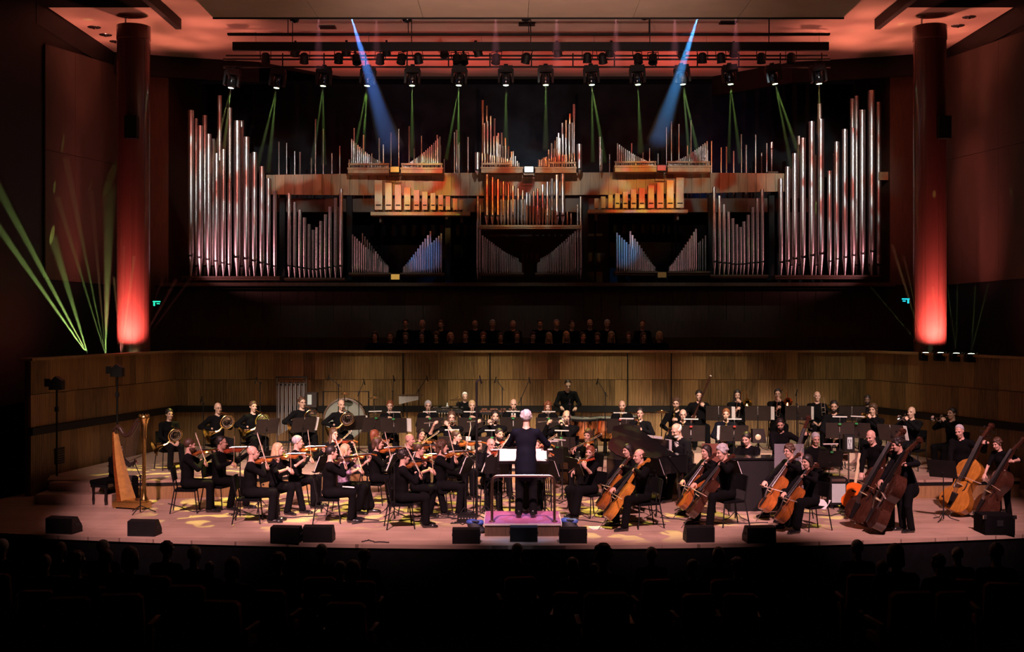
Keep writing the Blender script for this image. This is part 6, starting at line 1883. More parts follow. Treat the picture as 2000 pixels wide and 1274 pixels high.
# ================================================================== harp
mat('ebony_brown', (.035, .016, .009), .35, coat=.3)
def harp():
    hx, hd_ = ground(270, 988).x, 23.1
    M = T(hx, hd_, 0) @ RZ(-24)
    r = thing('concert_harp', 'gilded concert harp with amber soundboard at stage left', 'harp', M)
    cx = .26        # column
    col = [(.055, .12), (.075, .14), (.075, .20), (.045, .24), (.05, .34), (.036, .40), (.033, 1.30), (.05, 1.36), (.045, 1.42), (.06, 1.60), (.085, 1.70), (.10, 1.72), (.10, 1.76), (.085, 1.78), (0, 1.78)]
    obj('column', MB().lathe(col, 16, T(cx, 0, 0)).mesh('column', 'gold_leaf', 40), r)
    cr = MB()
    for i in range(10):
        a = 2 * math.pi * i / 10
        cr.lathe([(.016, 0), (.012, .03), (0, .045)], 6, T(cx + .088 * math.cos(a), .088 * math.sin(a), 1.765))
    obj('crown', cr.mesh('crown', 'gold_leaf'), r)
    base = [(-.34, -.20), (.30, -.16), (.36, 0), (.30, .16), (-.34, .20)]
    obj('base', MB().prism(base, .03, .13).prism([(x * .9, y * .85) for x, y in base], .13, .17).mesh('base', 'gold_leaf', 0), r)
    fe = MB()
    for x, y in ((-.30, -.15), (-.30, .15), (.28, -.12), (.28, .12)):
        fe.lathe([(.03, 0), (.04, .02), (.02, .035)], 8, T(x, y, 0))
    obj('feet', fe.mesh('feet', 'gold_leaf'), r)
    # soundbox: tapered, from the low back of the base up to the shoulder
    a, b = V((-.12, 0, .15)), V((-.44, 0, 1.44))
    vs, fs = [], []
    n = 8
    for i in range(n + 1):
        u = i / n
        c = a.lerp(b, u) + V((-.03 * math.sin(u * math.pi), 0, 0))
        wt = .20 * (1 - u) + .055 * u
        dp = .17 * (1 - u) + .05 * u
        nrm = V((.97, 0, .24))
        vs += [c + nrm * 0 + V((0, -wt, 0)), c + V((0, wt, 0)), c - nrm * dp * .7 + V((0, wt * .9, 0)), c - nrm * dp, c - nrm * dp * .7 + V((0, -wt * .9, 0))]
    for i in range(n):
        for j in range(5):
            p, q = i * 5 + j, i * 5 + (j + 1) % 5
            fs.append((p, q, q + 5, p + 5))
    fs += [(4, 3, 2, 1, 0), tuple(range(n * 5, n * 5 + 5))]
    obj('soundbox', MB().add(vs, fs).mesh('soundbox', 'varnish_amber', 40), r)
    sb = MB()
    vs, fs = [], []
    for i in range(n + 1):
        u = i / n
        c = a.lerp(b, u) + V((-.03 * math.sin(u * math.pi) + .006, 0, 0))
        wt = .205 * (1 - u) + .058 * u
        vs += [c + V((0, -wt, 0)), c + V((.01, 0, 0)), c + V((0, wt, 0))]
    for i in range(n):
        for j in range(2):
            p = i * 3 + j
            fs.append((p, p + 1, p + 4, p + 3))
    obj('soundboard', MB().add(vs, fs).mesh('soundboard', 'harp_soundboard', 40), r)
    # neck: the S curve from shoulder to crown
    path = [(-.45, 0, 1.42), (-.44, 0, 1.50), (-.38, 0, 1.545), (-.31, 0, 1.50), (-.26, 0, 1.42), (-.18, 0, 1.375), (-.09, 0, 1.40), (-.02, 0, 1.48), (.05, 0, 1.60), (.12, 0, 1.68), (.2, 0, 1.70)]
    obj('neck', MB().tube(path, [.045, .05, .05, .048, .05, .055, .055, .055, .055, .05, .045], 10).mesh('neck', 'ebony_brown', 60), r)
    st = MB()
    for i in range(34):
        u = i / 33
        top = V((-.40 + .60 * u, 0, (1.46 - .10 * math.sin(min(u * 2.2, 1) * math.pi) if u < .45 else 1.36 + .32 * ((u - .45) / .55) ** 1.1)))
        k = .97 - .93 * u
        bot = a.lerp(b, k) + V((-.03 * math.sin(k * math.pi) + .012, 0, 0))
        st.tube([bot, top], .0011, 3, cap=False)
    obj('strings', st.mesh('strings', 'string_steel'), r)
    pn = MB()
    for i in range(30):
        u = i / 29
        q = path[1 + int(u * 8.99)]; q2 = path[2 + int(u * 8.99)]
        t_ = (u * 8.99) % 1
        pn.tube([(q[0] + (q2[0] - q[0]) * t_, -.065, q[2] + (q2[2] - q[2]) * t_), (q[0] + (q2[0] - q[0]) * t_, .06, q[2] + (q2[2] - q[2]) * t_)], .004, 4)
    obj('tuning_pins', pn.mesh('tuning_pins', 'steel'), r)
harp()
b = ground(226, 988)
bn = thing('harp_bench', 'black upholstered bench under the harpist', 'bench', T(-7.95, 23.72, 0) @ RZ(72))
obj('cushion', MB().box((0, 0, .445), (.56, .38, .07)).mesh('cushion', 'black_cloth', 0), bn)
obj('frame', MB().box((0, 0, .375), (.54, .36, .07)).mesh('frame', 'black_gloss', 0), bn)
for sx in (-1, 1):
    for sy in (-1, 1):
        obj('leg', MB().lathe([(.02, 0), (.03, .10), (.022, .2), (.035, .34)], 10, T(sx * .23, sy * .14, 0)).mesh('leg', 'black_gloss'), bn)

# ================================================================== grand piano
Mp = [p for p in PLAYERS if p[0].startswith('white-bearded')][0][1]
pl = Mp @ V((0, -.50, 0))
MP = T(pl.x, pl.y, 0) @ RZ(-56)
pn = thing('grand_piano', 'black grand piano with raised lid behind the cellos', 'piano', MP)
case = [(-.74, 0), (-.74, -.55), (-.66, -.80), (-.46, -1.0), (-.2, -1.18), (0.0, -1.42), (.22, -1.60), (.52, -1.62), (.70, -1.52), (.74, -1.4), (.74, 0)]
obj('case', MB().prism(case[::-1], .66, .98).mesh('case', 'black_gloss', 30), pn)
obj('keybed', MB().box((0, .06, .68), (1.46, .30, .10)).mesh('keybed', 'black_gloss', 0), pn)
obj('key_block', MB().box((-.69, .08, .76), (.10, .24, .10)).box((.69, .08, .76), (.10, .24, .10)).mesh('key_block', 'black_gloss', 0), pn)
obj('white_keys', MB().box((0, .10, .745), (1.26, .15, .025)).mesh('white_keys', 'keys_white', 0), pn)
kb = MB()
for i in range(36):
    kb.box((-.60 + i * .0345 + .01 * (i % 5 > 2), .07, .765), (.012, .09, .018))
obj('black_keys', kb.mesh('black_keys', 'ebony', 0), pn)
lid = [(x, y) for x, y in case]
ML = T(.74, 0, .985) @ RY(20) @ T(-.74, 0, 0)
obj('lid', MB().prism([(x, y - .30 if y > -.1 else y) for x, y in case][::-1], .0, .02, ML).mesh('lid', 'black_gloss', 30), pn)
obj('front_lid', MB().box((0, -.16, .992), (1.46, .30, .018)).mesh('front_lid', 'black_gloss', 0), pn)
obj('lid_prop', MB().tube([(-.60, -.55, .98), (-.52, -.55, 1.40)], .012, 6).mesh('lid_prop', 'black_gloss'), pn)
obj('music_desk', MB().box((0, -.14, 1.13), (.66, .016, .24), ).mesh('music_desk', 'black_gloss', 0), pn)
for x, y in ((-.60, -.12), (.62, -.12), (.42, -1.36)):
    lg = obj('leg', MB().lathe([(.035, .06), (.045, .2), (.075, .66)], 10, T(x, y, 0)).mesh('leg', 'black_gloss'), pn)
    obj('castor', MB().lathe([(.035, -.015), (.035, .015)], 12, T(x, y, .036) @ RX(90)).mesh('castor', 'brass'), lg)
obj('pedal_lyre', MB().box((0, -.22, .36), (.26, .05, .62)).box((0, -.18, .05), (.34, .16, .04)).mesh('pedal_lyre', 'black_gloss', 0), pn)
sh = MB().box((-.30, -.122, 1.14), (.26, .006, .32)).box((-.02, -.122, 1.14), (.26, .006, .32)).box((.27, -.122, 1.12), (.24, .006, .28))
tag(obj('piano_music', sh.mesh('piano_music', 'paper', 0), None, MP), 'white music pages propped on the grand piano', 'sheet music')
ps = Mp @ V((0, .02, 0))
MBn = T(ps.x, ps.y, 0) @ RZ(-56)
pb = thing('piano_bench', 'black piano bench under the white-bearded pianist', 'bench', MBn)
obj('cushion', MB().box((0, 0, .455), (.66, .36, .07)).mesh('cushion', 'black_cloth', 0), pb)
obj('frame', MB().box((0, 0, .385), (.64, .34, .07)).mesh('frame', 'black_gloss', 0), pb)
for sx in (-1, 1):
    for sy in (-1, 1):
        obj('leg', MB().box((sx * .28, sy * .13, .175), (.05, .05, .35)).mesh('leg', 'black_gloss', 0), pb)
# stage keyboard with a closed black front
k0 = P(1492, 1000, 22.75)
kb_ = thing('stage_keyboard', 'tall black keyboard console between the cello desks', 'keyboard', T(k0.x, 22.95, 0) @ RZ(3))
obj('body', MB().box((0, 0, .50), (1.30, .46, .94)).mesh('body', 'black_paint', 0), kb_)
obj('top_board', MB().box((0, 0, .99), (1.36, .52, .035)).mesh('top_board', 'black_gloss', 0), kb_)
obj('plinth', MB().box((0, 0, .015), (1.34, .50, .03)).mesh('plinth', 'black_paint', 0), kb_)
obj('keys', MB().box((-.05, .30, .80), (1.0, .14, .03)).mesh('keys', 'keys_white', 0), kb_)
obj('key_shelf', MB().box((0, .30, .77), (1.24, .16, .03)).mesh('key_shelf', 'black_paint', 0), kb_)
a, b2 = P(1514, 868, 22.35), P(1572, 990, 22.35)
sc2 = thing('perspex_screen', 'clear perspex sound screen behind the bespectacled cellist', 'screen', T((a.x + b2.x) / 2, 22.42, 0))
hgt = a.z
obj('pane', MB().box((0, 0, hgt / 2 + .03), (b2.x - a.x, .01, hgt - .06)).mesh('pane', 'perspex', 0), sc2)
obj('foot', MB().box((-.22, 0, .012), (.04, .34, .024)).box((.22, 0, .012), (.04, .34, .024)).mesh('foot', 'perspex', 0), sc2)
# harpsichord-like open lid board right of the pianist
a = P(1412, 872, 23.6)
lb = thing('celesta', 'small brown keyboard instrument with slanted lid behind grey-haired cellist', 'celesta', T(3.98, 23.72, 0) @ RZ(-8))
obj('case', MB().box((0, 0, .55), (.5, .4, .55)).mesh('case', 'rosewood', 0), lb)
obj('lid', MB().box((0, -.1, 1.0), (.5, .02, .36), ).mesh('lid', 'rosewood', 0), lb)
obj('keys', MB().box((0, .26, .74), (.42, .1, .03)).mesh('keys', 'keys_white', 0), lb)
for sx in (-1, 1):
    obj('leg', MB().box((sx * .2, 0, .14), (.06, .4, .28)).mesh('leg', 'rosewood', 0), lb)

# ================================================================== percussion along the back wall
def timpano(px, d, r_, lab):
    X = (px - 1000) * d / F
    t = thing('timpani_drum', lab, 'timpani', T(X, d, L1), 'timpani')
    obj('kettle', MB().lathe([(0, .30), (r_ * .35, .32), (r_ * .7, .42), (r_ * .95, .62), (r_, .86)], 28, cap=False).mesh('kettle', 'copper'), t)
    obj('hoop', MB().lathe([(r_ * 1.04, .84), (r_ * 1.06, .86), (r_ * 1.06, .89), (r_ * 1.0, .895)], 28, cap=False).mesh('hoop', 'black_paint'), t)
    obj('drumhead', MB().lathe([(r_ * 1.03, .885), (0, .887)], 28).mesh('drumhead', 'drum_skin'), t)
    rods = MB()
    for i in range(8):
        a = 2 * math.pi * i / 8
        obj('tension_rod', MB().tube([(r_ * 1.06 * math.cos(a), r_ * 1.06 * math.sin(a), .60), (r_ * 1.06 * math.cos(a), r_ * 1.06 * math.sin(a), .90)], .010, 6).mesh('tension_rod', 'chrome'), t)
    for i in range(4):
        a = 2 * math.pi * i / 4 + .6
        obj('strut', MB().tube([(r_ * .98 * math.cos(a), r_ * .98 * math.sin(a), .66), (r_ * .8 * math.cos(a), r_ * .8 * math.sin(a), .02)], .014, 6).mesh('strut', 'black_paint'), t)
    obj('base', MB().lathe([(r_ * .85, 0), (r_ * .85, .03), (.05, .06), (.04, .31)], 16).mesh('base', 'black_paint'), t)
for px, d, r_, lab in [(1140, 28.7, .40, 'largest copper timpani drum at left of the set'), (1182, 28.9, .36, 'middle copper timpani drum of the set'), (1112, 29.0, .33, 'small copper timpani drum nearest the standing percussionist'), (1219, 29.3, .33, 'copper timpani drum farthest right by the wall')]:
    timpano(px, d, r_, lab)
# bass drum on its cradle
bx = P(674, 0, 29.6).x
bd_ = thing('bass_drum', 'large concert bass drum standing against the back wall', 'drum', T(bx, 29.75, L1))
Mb = T(0, 0, .79) @ RX(90)
obj('shell', MB().lathe([(.50, -.22), (.50, .22)], 36, Mb, cap=False).mesh('shell', 'black_paint'), bd_)
obj('drumhead', MB().lathe([(.49, .225), (0, .23)], 36, Mb).mesh('drumhead', 'drum_skin'), bd_)
obj('hoop', MB().lathe([(.50, .19), (.53, .20), (.53, .24), (.49, .25)], 36, Mb, cap=False).mesh('hoop', 'dark_wood'), bd_)
for i in range(10):
    a = 2 * math.pi * i / 10
    obj('lug', MB().box((.515 * math.cos(a), -.0, .515 * math.sin(a)), (.03, .36, .03), T(0, 0, .79)).mesh('lug', 'chrome', 0), bd_)
obj('cradle', MB().tube([(-.56, 0, .0), (-.56, 0, 1.46), (.56, 0, 1.46), (.56, 0, 0)], .02, 8).tube([(-.56, -.3, .02), (-.56, .3, .02)], .02, 6).tube([(.56, -.3, .02), (.56, .3, .02)], .02, 6).mesh('cradle', 'black_paint'), bd_)
# tubular bells
tb0, tb1 = P(541, 737, 29.4), P(598, 737, 29.4)
tb = thing('tubular_bells', 'tall rack of chrome tubular bells behind the horns', 'tubular bells', T((tb0.x + tb1.x) / 2, 29.4, L1))
hw, ht = (tb1.x - tb0.x) / 2, tb0.z - L1
for s in (-1, 1):
    obj('upright', MB().tube([(s * hw, 0, 0), (s * hw, 0, ht)], .016, 8).mesh('upright', 'steel'), tb)
    obj('foot', MB().tube([(s * hw, -.3, .03), (s * hw, .3, .03)], .02, 8).mesh('foot', 'steel'), tb)
obj('top_rail', MB().box((0, 0, ht), (hw * 2 + .06, .10, .03)).box((0, 0, ht - .18), (hw * 2, .05, .03)).mesh('top_rail', 'black_paint', 0), tb)
obj('bottom_rail', MB().box((0, 0, .25), (hw * 2, .08, .05)).mesh('bottom_rail', 'black_paint', 0), tb)
for i in range(13):
    x = -hw + .05 + (2 * hw - .1) * i / 12
    bl = obj('bell_tube', MB().tube([(x, -.03 + .06 * (i % 2), ht - .14), (x, -.03 + .06 * (i % 2), .52 - .03 * (12 - i) + .26)], .0185, 10).mesh('bell_tube', 'bell_chrome'), tb)
    obj('cap', MB().lathe([(.022, 0), (.022, .03), (.012, .04)], 10, T(x, -.03 + .06 * (i % 2), ht - .15)).mesh('cap', 'chrome'), bl)
# mark tree
mt0, mt1 = P(779, 772, 28.9), P(819, 772, 28.9)
mk = thing('mark_tree', 'mark tree of hanging silver chimes below the back wall', 'chimes', T((mt0.x + mt1.x) / 2, 28.9, L1))
hw, ht = (mt1.x - mt0.x) / 2 + .05, mt0.z - L1
obj('bar', MB().box((0, 0, ht), (hw * 2 + .1, .03, .03)).mesh('bar', 'dark_wood', 0), mk)
obj('pole', MB().tube([(-.05, .04, 0), (-.05, .04, ht)], .012, 8).mesh('pole', 'black_paint'), mk)
for k in range(3):
    a = 2 * math.pi * k / 3
    obj('leg', MB().tube([(-.05, .04, .25), (-.05 + .28 * math.cos(a), .04 + .28 * math.sin(a), .01)], .009, 6).mesh('leg', 'black_paint'), mk)
for i in range(26):
    x = -hw + .06 + (hw * 2 - .12) * i / 25
    obj('chime', MB().tube([(x, 0, ht - .03), (x, 0, ht - .22 + .0045 * i)], .0085, 6).mesh('chime', 'stand_light_grey'), mk)  # pale grey instead of metal puts the silver's shine into the colour
# cymbals on stands
for px, py, d, r_, lab in [(895, 779, 28.8, .21, 'bright suspended cymbal before the older percussionist'), (673, 768, 29.1, .12, 'small splash cymbal above the bass drum'), (731, 776, 29.0, .15, 'small cymbal left of the mark tree'), (1292, 803, 26.8, .17, 'cymbal beside the dark-haired saxophonist')]:
    p = P(px, py, d)
    h = p.z - L1
    c = thing('cymbal_stand', lab, 'cymbal', T(p.x, d, L1), 'cymbals')
    obj('cymbal', MB().lathe([(r_, h - .03), (r_ * .5, h - .008), (.05, h), (.045, h + .02), (.01, h + .03), (.01, h + .024), (.045, h + .012), (r_, h - .034)], 24, cap=False).mesh('cymbal', 'bronze_cymbal'), c)
    obj('pole', MB().tube([(0, 0, .02), (0, 0, h + .05)], .011, 8).mesh('pole', 'chrome'), c)
    for k in range(3):
        a = 2 * math.pi * k / 3 + .4
        obj('leg', MB().tube([(0, 0, .28), (.26 * math.cos(a), .26 * math.sin(a), .01)], .009, 6).mesh('leg', 'chrome'), c)
# marimba and vibraphone
def mallet(px0, px1, py, d, lab, barm, nm):
    a, b = P(px0, py, d), P(px1, py, d)
    L, h = b.x - a.x, a.z - L1
    t = thing(nm, lab, nm.replace('_', ' '), T((a.x + b.x) / 2, d, L1))
    n = int(L / .062)
    for i in range(n):
        u = i / (n - 1)
        w_ = .30 - .12 * u
        obj('tone_bar', MB().box((-L / 2 + L * (i + .5) / n, -.12, h), (L / n * .84, w_, .022)).mesh('tone_bar', barm, 0), t)
        if i % 7 not in (2, 6):
            obj('tone_bar', MB().box((-L / 2 + L * (i + 1) / n, .20, h + .03), (L / n * .84, w_ * .85, .022)).mesh('tone_bar', barm, 0), t)
        obj('resonator', MB().tube([(-L / 2 + L * (i + .5) / n, -.12, h - .03), (-L / 2 + L * (i + .5) / n, -.12, h - .14 - .38 * (1 - u))], .022, 8).mesh('resonator', 'steel'), t)
    obj('frame', MB().box((0, -.28, h - .04), (L, .03, .06)).box((0, .34, h - .02), (L, .03, .06)).mesh('frame', 'black_paint', 0), t)
    for s in (-1, 1):
        obj('end_frame', MB().box((s * L / 2, .03, h - .05), (.04, .66, .08)).box((s * L / 2, .03, (h - .05) / 2), (.05, .08, h - .05)).box((s * L / 2, .03, .04), (.06, .6, .05)).mesh('end_frame', 'black_paint', 0), t)
mallet(842, 902, 799, 28.9, 'vibraphone with silver bars below the cymbal', 'silver_plate', 'vibraphone')
mallet(938, 1012, 803, 28.95, 'marimba with wooden bars in front of the back wall', 'rosewood', 'marimba')
# snare drum and speaker cube near the horns
p = P(605, 770, 29.2)
lb = thing('stage_amplifier', 'grey amplifier with white control panel beside the tubular bells', 'amplifier', T(p.x, 29.5, L1))
h = P(0, 768, 29.2).z - L1
obj('cabinet', MB().box((0, 0, h - .18), (.28, .3, .36)).mesh('cabinet', 'desk_brown', 0), lb)
obj('panel', MB().box((-.03, -.153, h - .17), (.10, .008, .24)).mesh('panel', 'white_panel', 0), lb)
obj('stand', MB().box((0, 0, (h - .36) / 2), (.22, .22, h - .36)).mesh('stand', 'black_paint', 0), lb)
p = P(858, 800, 29.9)
tbl = thing('percussion_table', 'cloth-covered percussion table beside the older percussionist', 'table', T(p.x, 29.9, L1))
obj('top', MB().box((0, 0, .93), (.55, .4, .03)).mesh('top', 'tag_cream', 0), tbl)
for sx in (-1, 1):
    for sy in (-1, 1):
        obj('leg', MB().box((sx * .24, sy * .16, .46), (.03, .03, .92)).mesh('leg', 'black_paint', 0), tbl)
wb = thing('water_bottle', 'clear water bottle on the percussion table', 'bottle', T(p.x + .20, 29.85, L1 + .946))
obj('body', MB().lathe([(.032, 0), (.034, .02), (.034, .14), (.014, .19), (.013, .21)], 14).mesh('body', 'plastic_bottle'), wb)
obj('cap', MB().lathe([(.015, .208), (.015, .23), (0, .231)], 12).mesh('cap', 'white_cloth'), wb)

# ================================================================== microphones
def mic(lab, px, d, zf, yj, tx, ty, thick=1.0, tripod=True):
    j, t = P(px, yj, d), P(tx, ty, d)
    r = thing('microphone_stand', lab, 'microphone stand', T(j.x, d, zf), 'microphone stands')
    o = V((j.x, d, zf))
    a, b = j - o, t - o
    obj('pole', MB().tube([(0, 0, .02), a], .011 * thick, 8).mesh('pole', 'black_paint'), r)
    dr = (b - a)
    if dr.length > .05:
        obj('boom', MB().tube([a - dr * .3, b], .008 * thick, 7).mesh('boom', 'black_paint'), r)
    obj('clutch', MB().lathe([(.022, -.03), (.022, .03)], 10, T(a) @ RX(90)).mesh('clutch', 'black_paint'), r)
    dn = V((.25 if tx > px else -.25, 0, -1)).normalized()
    obj('microphone', MB().tube([b - dn * .06, b + dn * .09], [.010, .015], 8).mesh('microphone', 'black_gloss'), r)
    for k in range(3):
        q = 2 * math.pi * k / 3 + .3
        obj('leg', MB().tube([(0, 0, .14), (.28 * math.cos(q), .28 * math.sin(q), .01)], .009, 6).mesh('leg', 'black_paint'), r)
mic('boom microphone above the bass drum', 661, 29.2, L1, 752, 642, 737)
mic('boom microphone slanting between bass drum and mark tree', 701, 28.7, L1, 768, 711, 745)
mic('upright silver-tipped microphone above the auburn clarinettist', 767, 28.4, L1, 765, 769, 738)
mic('boom microphone behind the grey-haired clarinettist', 818, 28.9, L1, 762, 834, 738)
mic('very tall black microphone stand left of the podium', 931, 21.9, 0, 746, 938, 740, 2.0)
mic('boom microphone above the marimba, left one', 981, 28.6, L1, 758, 968, 741)
mic('boom microphone above the marimba, right one', 1018, 28.7, L1, 778, 1034, 742)
mic('boom microphone right of the standing percussionist', 1182, 28.4, L1, 768, 1167, 744)
mic('thin microphone stand left of the tubular bells', 508, 28.6, L1, 748, 500, 742)
mic('thin microphone stand above the bald horn player', 397, 28.4, L1, 788, 394, 779)
mic('low microphone stand in front of the harp', 274, 22.5, 0, 930, 262, 903)
mic('boom microphone before the bald front violinist', 469, 22.0, 0, 888, 492, 864)
mic('boom microphone between the front violin desks', 770, 21.8, 0, 905, 790, 880)
mic('microphone stand in front of the trombones', 1556, 27.0, L1, 790, 1556, 766)
mic('very thin tall stand right of the podium', 1113, 23.4, 0, 790, 1112, 784)
mic('boom microphone reaching over the grand piano', 1342, 22.6, 0, 880, 1300, 850)
mic('low microphone before the red-haired saxophonist', 1402, 24.6, 0, 862, 1396, 848)
mic('boom microphone between front violins and podium', 925, 21.6, 0, 900, 892, 868)

# ================================================================== floor monitors along the stage front
for px, yb, w_, yw, lab in [(117, 1044, 60, -12, 'black stage monitor farthest left near the steps'), (276, 1049, 58, -6, 'black stage monitor in front of the harp'), (557, 1062, 60, -8, 'left one of the two monitors before the violins'),
                            (620, 1061, 60, -2, 'right one of the two monitors before the violins'), (910, 1064, 56, 0, 'black stage monitor left of the podium'), (1023, 1060, 56, 0, 'black stage monitor centred before the podium'),
                            (1120, 1063, 56, 0, 'black stage monitor right of the podium'), (1368, 1061, 58, 4, 'black stage monitor before the grey-haired cellist'), (1487, 1062, 60, 6, 'black stage monitor before the front cellist in skirt')]:
    p = ground(px, yb)
    put(MONITOR, 'stage_monitor', lab, 'monitor speaker', T(p.x, p.y + .18, 0) @ RZ(yw) @ Matrix.Scale(w_ * p.y / F / .54, 4), 'stage monitors')
# flight case in the dark right corner
p = ground(1958, 1048)
fc = thing('flight_case', 'large black flight case in the dark right corner', 'case', T(p.x, p.y + .35, 0))
obj('box', MB().box((0, 0, .16), (.50, .5, .32)).mesh('box', 'black_velvet', 0), fc)
for sx in (-1, 1):
    for sy in (-1, 1):
        obj('corner_cap', MB().box((sx * .25, sy * .24, .30), (.05, .05, .06)).mesh('corner_cap', 'steel', 0), fc)
obj('latch', MB().box((0, -.255, .20), (.10, .012, .10)).mesh('latch', 'steel', 0), fc)
# guitar on its stand, amplifiers
p = ground(1664, 985)
gd = 22.4
gx = (1663 - 1000) * gd / F
MG = T(gx, gd, .10) @ RZ(-18) @ RX(-14) @ RY(8)
gt = thing('electric_guitar', 'orange guitar with cream headstock on a stand', 'guitar', MG)
half = [(.0, .10), (.03, .16), (.09, .205), (.17, .205), (.24, .155), (.29, .135), (.34, .145), (.40, .15), (.45, .12), (.48, .05)]
outl = [(w_, z) for z, w_ in half] + [(-w_, z) for z, w_ in half[::-1]]
obj('body', MB().prism(outl, -.04, .04, RX(90)).mesh('body', 'guitar_orange', 30), gt)
obj('neck', MB().box((0, -.02, .66), (.05, .03, .42)).mesh('neck', 'guitar_cream', 0), gt)
obj('headstock', MB().prism([(-.035, .86), (.035, .86), (.055, .95), (.05, 1.04), (-.03, 1.05)], -.012, .012, RX(90)).mesh('headstock', 'guitar_cream', 30), gt)
pgs = MB()
for i in range(6):
    s = 1 if i % 2 else -1
    pgs.lathe([(.008, 0), (.012, .01), (.008, .02)], 8, T(s * .055, 0, .89 + .05 * (i // 2)) @ RY(90 * s))
obj('tuning_pegs', pgs.mesh('tuning_pegs', 'chrome'), gt)
obj('pickup', MB().box((0, -.045, .20), (.08, .012, .03)).box((0, -.045, .32), (.08, .012, .03)).mesh('pickup', 'chrome', 0), gt)
obj('bridge', MB().box((0, -.045, .12), (.07, .02, .02)).mesh('bridge', 'chrome', 0), gt)
gs = thing('guitar_stand', 'black stand holding the orange guitar', 'stand', T(gx, gd + .05, 0) @ RZ(-18))
obj('upright', MB().tube([(0, .12, .03), (0, .14, .62)], .012, 8).mesh('upright', 'black_paint'), gs)
obj('cradle', MB().tube([(-.12, -.06, .12), (-.12, .06, .09), (.12, .06, .09), (.12, -.06, .12)], .011, 6).tube([(0, .06, .09), (0, .12, .10)], .011, 6).mesh('cradle', 'black_paint'), gs)
for k in range(3):
    q = 2 * math.pi * k / 3 + 1.6
    obj('leg', MB().tube([(0, .12, .14), (.26 * math.cos(q), .12 + .26 * math.sin(q), .01)], .009, 6).mesh('leg', 'black_paint'), gs)
p = ground(1632, 985)
am = thing('guitar_amplifier', 'pale-fronted guitar amplifier behind the orange guitar', 'amplifier', T((1634 - 1000) * 23.2 / F, 23.2, 0))
obj('cabinet', MB().box((0, .0, .32), (.32, .28, .52)).mesh('cabinet', 'black_paint', 0), am)
obj('grille', MB().box((0, -.145, .29), (.26, .01, .36)).mesh('grille', 'white_panel', 0), am)
obj('control_panel', MB().box((0, -.145, .54), (.26, .01, .05)).mesh('control_panel', 'steel', 0), am)
for s in (-1, 1):
    obj('foot', MB().box((s * .12, 0, .02), (.04, .24, .04)).mesh('foot', 'rubber', 0), am)
# pole speaker with white front and dark marks
p = P(1657.5, 865, 24.3)
sp = thing('pole_speaker', 'black pole speaker with a white front panel and dark marks', 'speaker', T(p.x, 24.3, 0))
obj('cabinet', MB().box((0, 0, p.z), (.20, .16, .34)).mesh('cabinet', 'black_paint', 0), sp)
fp = obj('front_panel', MB().prism([(-.05, -.11), (-.04, -.118), (.04, -.118), (.05, -.11), (.05, .11), (.04, .118), (-.04, .118), (-.05, .11)], .080, .086, T(0, 0, p.z) @ RX(90)).mesh('front_panel', 'white_panel', 0), sp)
mk_ = MB()
yy = -.088
for s in (-1, 1):
    mk_.box((s * .022, yy, p.z + .066), (.026, .003, .010)).box((s * .022 - .003, yy, p.z + .048), (.010, .003, .03))
    mk_.box((s * .024, yy, p.z - .095), (.014, .003, .012))
mk_.box((.022, yy, p.z + .032), (.024, .003, .010))
mk_.tube([(-.03, yy, p.z + .03), (.0, yy, p.z - .05), (.006, yy, p.z - .11)], .004, 4).tube([(.02, yy, p.z + .02), (.0, yy, p.z - .05)], .0035, 4)
obj('markings', mk_.mesh('markings', 'ebony', 0), fp)
obj('pole', MB().tube([(0, 0, .02), (0, 0, p.z - .16)], .016, 8).mesh('pole', 'steel'), sp)
for k in range(3):
    q = 2 * math.pi * k / 3
    obj('leg', MB().tube([(0, 0, .35), (.32 * math.cos(q), .32 * math.sin(q), .01)], .011, 6).mesh('leg', 'black_paint'), sp)
for px, yb, wpx, hpx, lab in [(1741, 1031, 14, 44, 'slim black column amplifier at the front right'), ]:
    p = ground(px, yb)
    k = p.y / F
    a_ = thing('column_amplifier', lab, 'amplifier', T(p.x, p.y + .1, 0))
    obj('cabinet', MB().box((0, 0, hpx * k / 2 + .01), (wpx * k, .2, hpx * k - .02)).mesh('cabinet', 'black_paint', 0), a_)
    obj('top_plate', MB().box((0, 0, hpx * k + .01), (wpx * k + .02, .22, .02)).mesh('top_plate', 'tag_cream', 0), a_)
    obj('foot', MB().box((0, 0, .005), (wpx * k - .02, .16, .01)).mesh('foot', 'rubber', 0), a_)
p = P(1475, 850, 24.9)
mo = thing('small_monitor', 'small brown box speaker on a stand above the keyboard player', 'speaker', T(p.x + .04, 24.75, 0))
obj('cabinet', MB().prism([(-.14, -.14), (.14, -.14), (.10, .14), (-.14, .14)], -.1, .1, T(0, 0, p.z) @ RX(90)).mesh('cabinet', 'desk_brown', 0), mo)
obj('cone', MB().lathe([(.06, 0), (.02, .02), (0, .02)], 14, T(-.03, -.10, p.z - .02) @ RX(90)).mesh('cone', 'guitar_cream'), mo)
obj('pole', MB().tube([(0, 0, .02), (0, 0, p.z - .14)], .014, 8).mesh('pole', 'black_paint'), mo)
obj('base', MB().lathe([(.16, 0), (.16, .02), (.02, .03)], 16).mesh('base', 'black_paint'), mo)
